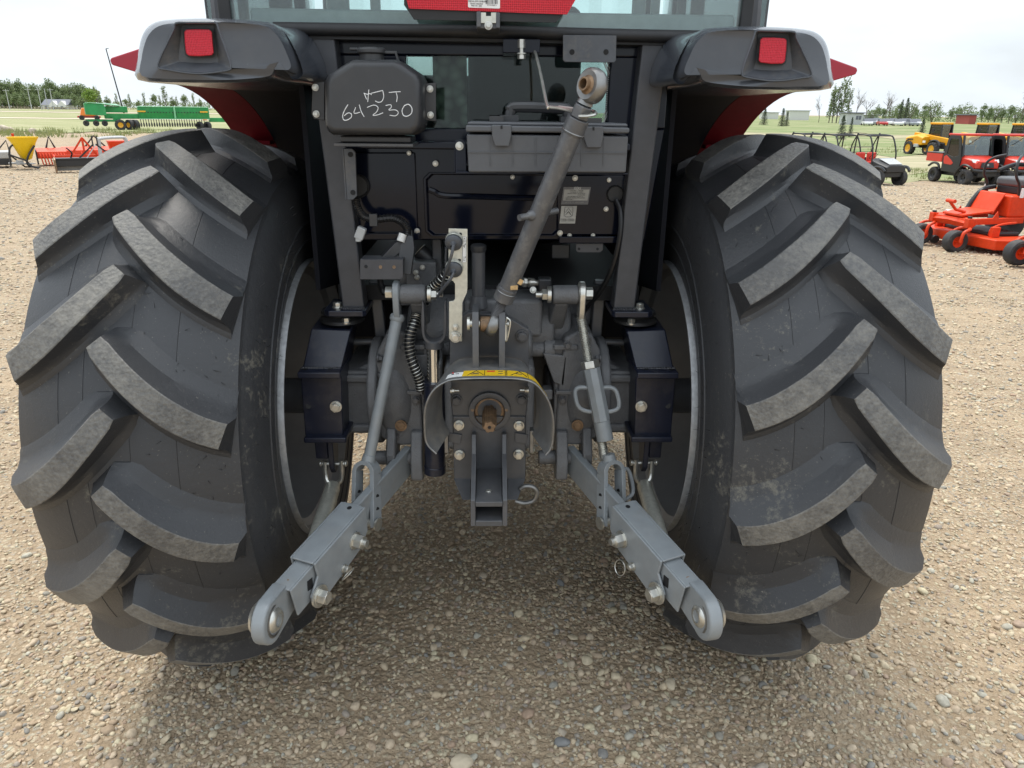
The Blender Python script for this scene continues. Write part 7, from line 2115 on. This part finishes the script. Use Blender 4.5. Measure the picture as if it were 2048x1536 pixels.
# ---------------------------------------------------------------- buildings
M['barnred'] = mat("barn_red", (0.33, 0.07, 0.06), 0.8)
def building(px0, px1, depth, h, mt, label, wins=(), roof=0.3, name="building", dpt=4):
    a, c = gp(px0, depth), gp(px1, depth)
    w_ = (c-a).length; d = (c-a).normalized(); back = V(-d.y, d.x, 0)
    z = min(a.z, c.z)-0.3
    R = empty(name, (a.x, a.y, z), math.atan2(d.y, d.x), label, "building")
    MB().bb(0, w_, 0, dpt, 0, h+0.3).build("wall", M[mt], R)
    MB().bb(-0.3, w_+0.3, -0.3, dpt+0.3, h+0.3, h+0.3+roof).build("roof", M['roofgrey'] if roof > 0.2 else M['greym'], R, bevel=0.05)
    for u, zz, ww, hh in wins:
        o = MB().bb(u*w_-ww/2, u*w_+ww/2, -0.06, 0.1, zz, zz+hh).build("window", M['roofgrey'], R)
    return R
building(1692, 1724, 165, 2.5, 'wallgrey', "grey flat-roofed building with two small dark windows", ((0.62, 1.5, 0.5, 0.8), (0.80, 1.5, 0.5, 0.8)), 0.25)
building(1578, 1617, 230, 2.9, 'wallpale', "long low pale building behind the right tyre's crown", (), 0.15)
building(1525, 1556, 250, 2.2, 'wallpale', "low pale shed at the far end by the red arch", (), 0.15)
building(1722, 1755, 210, 1.9, 'wallgrey', "low grey shed right of the grey building", (), 0.2)
building(1936, 1950, 190, 2.3, 'barnred', "small red shed between the telehandler cabs", (), 0.25, "building", 6)
# far house with gables on the left
hx = gp(86, 300)
H_ = empty("farm_house", hx, math.atan2(gp(130, 300).y-hx.y, gp(130, 300).x-hx.x), "white gabled farmhouse with slate roof before the tree belt", "house")
MB().bb(0, 10.5, 0, 7, -1, 1.9).build("wall", M['wallpale'], H_)
MB().prism([(-0.4, -0.4, 1.9), (-0.4, 3.5, 4.2), (-0.4, 7.4, 1.9)], (11.3, 0, 0)).build("roof", M['roofgrey'], H_)
for x in (5.0, 8.6):
    g_ = MB().prism([(x-1.6, -0.9, 1.0), (x+1.6, -0.9, 1.0), (x+1.6, -0.9, 2.0), (x, -0.9, 3.6), (x-1.6, -0.9, 2.0)], (0, 3.0, 0)).build("gable", M['wallpale'], H_)
for x in (2.0, 5.0, 8.6):
    MB().bb(x-0.5, x+0.5, -0.96, -0.86, 0.4, 1.5).build("window", M['roofgrey'], H_)
# utility poles
for i, (px, top) in enumerate(((20, 180), (64, 182), (84, 183), (97, 181), (108, 184))):
    d = 260; p = gp(px, d); h = 7.4 if i else 7.0
    R = empty("utility_pole", p, 0, ("leftmost utility pole at the far left edge", "utility pole with crossarm left of the farmhouse", "utility pole just left of the farmhouse roof", "utility pole before the farmhouse roof", "utility pole before the farmhouse gable")[i], "pole", "utility poles before the tree belt")
    MB().cyl((0, 0, -0.5), (0, 0, h), 0.16, 0.11, n=8).build("pole_shaft", M['greym'], R)
    if i != 3:
        MB().bb(-1.1, 1.1, -0.08, 0.08, h-0.55, h-0.40).build("crossarm", M['greym'], R)
# long fence
F0, F1 = gp(-60, 280), gp(215, 282)
FR = empty("field_fence", F0, math.atan2(F1.y-F0.y, F1.x-F0.x), "pale post-and-rail fence below the tree belt", "fence")
Lf = (F1-F0).length
for i in range(40):
    MB().bb(i*Lf/40-0.1, i*Lf/40+0.1, -0.1, 0.1, -0.3, 1.2).build("fence_post", M['wood'], FR)
for z in (0.45, 1.0):
    MB().bb(0, Lf, -0.04, 0.04, z-0.08, z+0.08).build("rail", M['wood'], FR)
# parked cars far right
def car(loc, rz, mt, label):
    R = empty("parked_car", loc, rz, label, "car", "cars parked far off on the right")
    MB().loft([[V(x, y*0.85, z) for x, z in ((-2.1, 0.35), (-2.1, 0.85), (-1.2, 0.95), (1.2, 0.92), (2.1, 0.75), (2.1, 0.35))] for y in (-1, 1)]).build("body", M[mt], R, bevel=0.06)
    MB().loft([[V(x, y*k, z) for x, z, in ((-1.5, 0.93), (-1.1, 1.5), (0.4, 1.5), (1.1, 0.92))] for y, k in ((-1, 0.72), (1, 0.72))]).build("cabin", M['roofgrey'], R, bevel=0.05)
    for x in (-1.3, 1.3):
        for y in (-0.8, 0.8):
            MB().cyl((x, y-0.1, 0.32), (x, y+0.1, 0.32), 0.32, n=14).build("wheel", M['tyrefar'], R)
    return R
cars = {}
cl_ = ("white", "grey", "white", "red", "white", "grey", "white", "white", "red", "grey", "white")
for i, px in enumerate((1733, 1742, 1752, 1763, 1774, 1785, 1794, 1803, 1812, 1822, 1832)):
    mt = {'white': 'carwhite', 'grey': 'cargrey', 'red': 'carred'}[cl_[i]]
    lb = "%s car, %s from the left in the distant row of parked cars" % (cl_[i], ORD[i])
    if mt not in cars:
        cars[mt] = car(gp(px, 158+(i % 3)*8), view_rot(px, 0.2, 1.0), mt, lb)
    else:
        o = copy_tree(cars[mt]); o.location = gp(px, 158+(i % 3)*8); o.rotation_euler = (0, 0, view_rot(px, rnd.uniform(-0.1, 0.4), 1.0)); o["label"] = lb
for c_ in cars.values(): pass

# ---------------------------------------------------------------- machines on the left
hd = view_rot(60, 1.0, 0.0)
# cone spreader
S = placed("cone_spreader", 58, 25.0, hd, "yellow cone spreader on a black frame at the far left", "spreader")
MB().lathe([(0.07, 0.30), (0.16, 0.34), (0.36, 0.86), (0.46, 1.02), (0.475, 1.05), (0.45, 1.05), (0.34, 0.86), (0.14, 0.36)], (0, 0, 0), (0, 0, 1), 32).build("hopper", M['hopper'], S, sharp=50)
MB().tube(spline([(-0.50, -0.12, 0.12), (-0.46, -0.12, 0.55), (-0.38, -0.12, 0.75), (-0.20, -0.1, 0.85)], 4), 0.03, 6).tube(spline([(0.30, -0.28, 0.78), (0.05, -0.26, 0.42), (0.0, -0.22, 0.15), (0.30, -0.2, 0.04)], 4), 0.035, 6).tube([(-0.5, -0.1, 0.5), (-0.05, -0.2, 0.30), (0.1, -0.2, 0.12)], 0.03, 6).tube([(-0.5, 0.2, 0.5), (-0.1, 0.25, 0.06), (0.35, 0.2, 0.04)], 0.03, 6).build("frame", M['blackm'], S)
MB().lathe([(0.001, 0.02), (0.22, 0.0), (0.24, 0.03), (0.05, 0.05)], (0, 0, 0.16), (0, 0, 1), 24).build("spinner_disc", M['greym'], S)
MB().box((-0.22, 0, 0.22), (0.22, 0.2, 0.14)).cyl((-0.55, 0, 0.2), (-0.3, 0, 0.2), 0.04, n=10).build("gearbox", M['greym'], S, bevel=0.02)
# white implement cut by the left edge
W = placed("finishing_mower", 2, 25.6, hd, "white and black implement cut by the left edge beside the cone spreader", "implement")
MB().bb(-0.8, 0.38, -0.5, 0.5, 0.30, 0.55).build("deck", M['greym'], W, bevel=0.05)
MB().bb(-0.8, 0.36, -0.52, 0.52, 0.10, 0.30).build("skirt", M['blackm'], W, bevel=0.02)
MB().tube([(0.0, -0.1, 0.55), (0.32, -0.1, 0.9), (0.36, -0.1, 0.5)], 0.03, 6).build("hitch_frame", M['blackm'], W)
MB().box((0.55, 0.2, 0.95), (0.08, 0.05, 0.35)).build("orange_mast", M['orange'], W, bevel=0.01)
# rotary tiller with red hood behind the spreader
def implement_tiller(px, d, label, ln=1.5):
    R = placed("rotary_tiller", px, d, hd, label, "tiller", "orange tillage tools on the left")
    MB().prism([(0, -0.35, 0.28), (0, -0.30, 0.50), (0, 0.05, 0.62), (0, 0.38, 0.48), (0, 0.45, 0.22)], (ln, 0, 0)).build("hood", M['orange'], R, bevel=0.02)
    for k in range(9):
        x = 0.1+k*(ln-0.2)/8
        MB().tube(spline([(x, -0.30, 0.45), (x+0.02, -0.42, 0.30), (x+0.05, -0.36, 0.06)], 3), 0.022, 5).build("tine", M['orange'], R)
    MB().tube([(ln*0.35, 0.1, 0.60), (ln*0.5, 0.05, 1.0), (ln*0.65, 0.1, 0.60)], 0.035, 6).build("hitch_mast", M['blackm'], R)
    MB().bb(-0.03, 0.02, -0.4, 0.4, 0.06, 0.56).build("end_plate", M['blackm'], R, bevel=0.02)
    return R
implement_tiller(78, 26.4, "orange rotary tiller with curved tines right behind the cone spreader", 0.95)
t2 = implement_tiller(128, 27.4, "long low orange tiller behind the black scraper blade", 2.3)
# orange box blade in the middle
B = placed("box_blade", 112, 25.6, hd, "orange box blade with an upright mast behind the black scraper", "box blade")
MB().bb(0, 2.1, 0.15, 0.20, 0.06, 0.42).build("blade", M['orange'], B, bevel=0.01)
for x in (0.0, 2.1):
    MB().prism([(x, -0.35, 0.05), (x, -0.30, 0.40), (x, 0.20, 0.45), (x, 0.22, 0.05)], (0.03, 0, 0)).build("end_plate", M['orange'], B, bevel=0.01)
for x0, x1 in ((0.55, 0.95), (1.35, 0.98)):
    MB().beam((x0, 0.1, 0.42), (x1, -0.05, 0.98), 0.06, 0.05).build("mast_bar", M['orange'], B)
MB().bb(0.93, 1.0, -0.08, 0.0, 0.40, 1.02).build("mast_post", M['orange'], B, bevel=0.01)
# black scraper (land plane) in front
K = placed("scraper_blade", 112, 23.6, hd, "black scraper blade with brown end plate and A-frame in front of the orange tools", "scraper blade")
MB().prism([(0.0, -0.35, 0.02), (0.0, -0.35, 0.42), (0.0, -0.20, 0.50), (0.0, 0.30, 0.46), (0.0, 0.35, 0.02)], (0.05, 0, 0)).build("end_plate", M['rust'], K, bevel=0.01)
MB().bb(0.05, 2.3, -0.10, -0.04, 0.20, 0.40).build("front_blade", M['blackm'], K, bevel=0.01)
MB().bb(0.05, 2.3, 0.20, 0.26, 0.05, 0.40).build("rear_blade", M['greym'], K, bevel=0.01)
MB().bb(0.05, 2.3, -0.12, 0.28, 0.40, 0.46).build("top_frame", M['blackm'], K, bevel=0.01)
for x0, x1 in ((0.75, 1.22), (1.75, 1.28)):
    MB().beam((x0, 0.05, 0.45), (x1, 0.0, 0.88), 0.05, 0.05).build("mast_bar", M['blackm'], K)
MB().beam((0.95, -0.1, 0.45), (1.28, -0.05, 0.86), 0.05, 0.02).build("pale_brace", M['greym'], K)
for x in (1.20, 1.34):
    MB().bb(x-0.02, x+0.02, -0.02, 0.02, 0.80, 1.14).build("mast_ear", M['blackm'], K)
for x in (0.60, 1.95):
    MB().tube(spline([(x-0.1, 0.1, 0.45), (x-0.05, -0.05, 0.62), (x-0.18, -0.1, 0.78)], 4), 0.025, 6).build("hook_arm", M['blackm'], K)
# pale arch frame
A_ = placed("arch_frame", 207, 25.8, hd, "bare grey tubular arch frame at the left tyre's edge", "frame")
for y in (0.0, 0.7):
    MB().tube(spline([(0.0, y, 0.0), (0.02, y, 0.85), (0.08, y, 0.98), (0.75, y, 1.02), (0.88, y, 0.95), (0.98, y, 0.55)], 5), 0.04, 8).build("hoop", M['greym'], A_)
MB().cyl((0.1, 0, 1.0), (0.1, 0.7, 1.0), 0.03, n=8).build("tie_bar", M['greym'], A_)
# orange spreader box behind the arch
O_ = placed("orange_hopper", 222, 27.5, hd, "orange box-shaped machine half hidden behind the left tyre and the arch frame", "implement")
MB().loft([[V(x, y, 0.35) for x, y in ((0.1, -0.3), (1.2, -0.3), (1.2, 0.3), (0.1, 0.3))], [V(x, y, 0.85) for x, y in ((0, -0.4), (1.3, -0.4), (1.3, 0.4), (0, 0.4))]]).build("hopper", M['orange'], O_, bevel=0.02)
MB().bb(0.1, 0.16, -0.3, 0.3, 0, 0.4).bb(1.1, 1.16, -0.3, 0.3, 0, 0.4).build("legs", M['orange'], O_)
# ---------------------------------------------------------------- green seed drill
hdr = view_rot(300, 1.0, -0.10)
Gd = placed("seed_drill", 240, 68, hdr, "long green seed drill with pale lids and a row of black discs", "seed drill")
MB().bb(1.75, 8.0, -0.55, 0.55, 1.05, 2.05).build("hopper", M['green'], Gd, bevel=0.04)
for x0, x1 in ((1.85, 4.70), (5.05, 7.85)):
    MB().prism([(x0, -0.56, 1.10), (x1, -0.56, 1.10), (x1, -0.66, 1.62), (x0, -0.66, 1.62)], (0, 0.09, 0.0)).build("front_panel", M['green'], Gd, bevel=0.02)
    MB().bb(x0-0.1, x1+0.1, -0.60, 0.58, 2.05, 2.14).build("lid", M['greenpale'], Gd, bevel=0.03)
MB().bb(4.80, 4.95, -0.69, 0.0, 1.05, 2.12).build("divider", M['greenpale'], Gd, bevel=0.02)
for k in range(22):
    MB().bb(1.98+k*0.265, 2.10+k*0.265, -0.665, -0.60, 1.56, 1.64).build("seed_shutter", M['blackm'], Gd)
MB().bb(1.75, 8.0, -0.68, -0.55, 0.98, 1.06).build("toe_board", M['greenpale'], Gd, bevel=0.01)
for x in (2.0, 7.5):
    MB().bb(x-0.35, x+0.35, -0.70, -0.675, 1.62, 1.74).build("yellow_decal", M['rimyellow'], Gd)
MB().bb(7.3, 7.7, -0.72, -0.69, 0.93, 1.0).build("reflector_strip", M['amber'], Gd)
for k in range(26):
    x = 1.85+k*0.225
    c_ = MB().lathe([(0.001, -0.02), (0.20, -0.015), (0.21, 0), (0.20, 0.015), (0.001, 0.02)], (x, -0.45, 0.50), (0.97, 0.24, 0), 16); c_.beam((x, -0.3, 1.0), (x, -0.45, 0.55), 0.06, 0.06)
    c_.build("disc_opener", M['blackm'], Gd)
wheel(Gd, (0.05, -0.9, 0.48), 0.48, 0.40, 'rimyellow', "transport_wheel", 0.48)
wheel(Gd, (0.85, -0.6, 0.48), 0.48, 0.40, 'rimyellow', "transport_wheel", 0.48, (0.8, 0.6, 0))
wheel(Gd, (1.30, -0.6, 0.48), 0.48, 0.40, 'rimyellow', "transport_wheel", 0.48, (0.8, 0.6, 0))
wheel(Gd, (7.0, -0.6, 0.40), 0.40, 0.35, 'blackm', "gauge_wheel", 0.48, (0.8, 0.6, 0))
wheel(Gd, (7.7, -0.6, 0.40), 0.40, 0.35, 'blackm', "gauge_wheel", 0.48, (0.8, 0.6, 0))
MB().bb(-1.1, 1.8, -0.4, 0.2, 1.0, 1.45).build("wing_frame", M['green'], Gd, bevel=0.03)
MB().prism([(-0.6, -0.5, 1.2), (0.1, -0.5, 1.2), (0.3, -0.5, 0.6), (-0.1, -0.5, 0.5)], (0, 0.3, 0)).build("side_plate", M['green'], Gd, bevel=0.02)
MB().prism([(-2.6, -0.9, 1.35), (-0.95, -1.0, 1.28), (-0.95, -1.0, 2.0), (-1.1, -0.9, 2.25), (-2.6, -0.6, 2.35)], (0, 1.4, 0)).build("end_hopper", M['green'], Gd, bevel=0.04)
MB().prism([(-2.5, -0.7, 2.37), (-1.1, -0.95, 2.27), (0.3, -0.3, 2.12), (0.1, 0.6, 2.25)], (0, 0, 0.05)).build("end_lid", M['greenpale'], Gd)
MB().bb(-0.95, 0.9, -0.2, 0.9, 1.55, 2.1).build("middle_hopper", M['green'], Gd, bevel=0.05)
for x in (-2.7, -1.9, -1.2):
    wheel(Gd, (x, -0.7, 0.62), 0.26, 0.2, 'blackm', "press_wheel", 0.4)
MB().bb(-2.7, -0.3, -0.7, -0.5, 0.75, 0.95).build("press_frame", M['green'], Gd, bevel=0.02)
MB().bb(8.0, 9.6, -0.2, 0.2, 0.75, 1.15).build("drawbar", M['green'], Gd, bevel=0.04)
MB().cyl((0.6, 0.3, 1.5), (0.02, 0.6, 7.0), 0.065, 0.045, n=8).build("marker_arm", M['blackm'], Gd)
MB().tube([(0.02, 0.6, 7.0), (0.25, 0.6, 7.05)], 0.03, 5).build("marker_tip", M['blackm'], Gd)
# orange machine far behind the drill's end
Y_ = placed("orange_baler", 178, 120, hd, "small orange machine in the field left of the seed drill", "implement")
MB().loft([[V(x, y, 0.7) for x, y in ((-1.2, -0.6), (1.2, -0.6), (1.2, 0.6), (-1.2, 0.6))], [V(x, y, 1.9) for x, y in ((-0.8, -0.5), (1.0, -0.5), (1.0, 0.5), (-0.8, 0.5))]]).build("body", M['amber'], Y_, bevel=0.1)
MB().bb(-1.6, 1.8, -0.3, 0.3, 0.4, 0.7).build("frame", M['carred'], Y_, bevel=0.05)
for x in (-1.0, 1.2):
    wheel(Y_, (x, -0.6, 0.4), 0.4, 0.25, 'blackm')
# field stones
def boulder(px, d, sx, label):
    bm = bmesh.new(); bmesh.ops.create_icosphere(bm, subdivisions=3, radius=1)
    for v in bm.verts:
        k = 1+0.3*noise.noise(v.co*1.1+V(px, 0, 0))+0.1*noise.noise(v.co*3+V(px, 0, 0))
        v.co = V(v.co.x*sx*k, v.co.y*sx*0.9*k, v.co.z*sx*0.85*k)
    me = bpy.data.meshes.new("boulder"); bm.to_mesh(me); bm.free(); me.materials.append(M['stone'])
    me.polygons.foreach_set("use_smooth", [True]*len(me.polygons))
    o = bpy.data.objects.new("boulder", me); COL.objects.link(o); p = gp(px, d); o.location = p+V(0, 0, sx*0.45)
    tag(o, label, "boulder")
boulder(66, 58, 0.30, "single pale boulder in the grass left of the seed drill")
boulder(9, 60, 0.42, "large pale boulder at the left edge of the picture")
boulder(20, 60, 0.30, "smaller boulder leaning on the large one at the left edge")
boulder(1, 60.5, 0.36, "dark-sided boulder cut by the left edge of the picture")
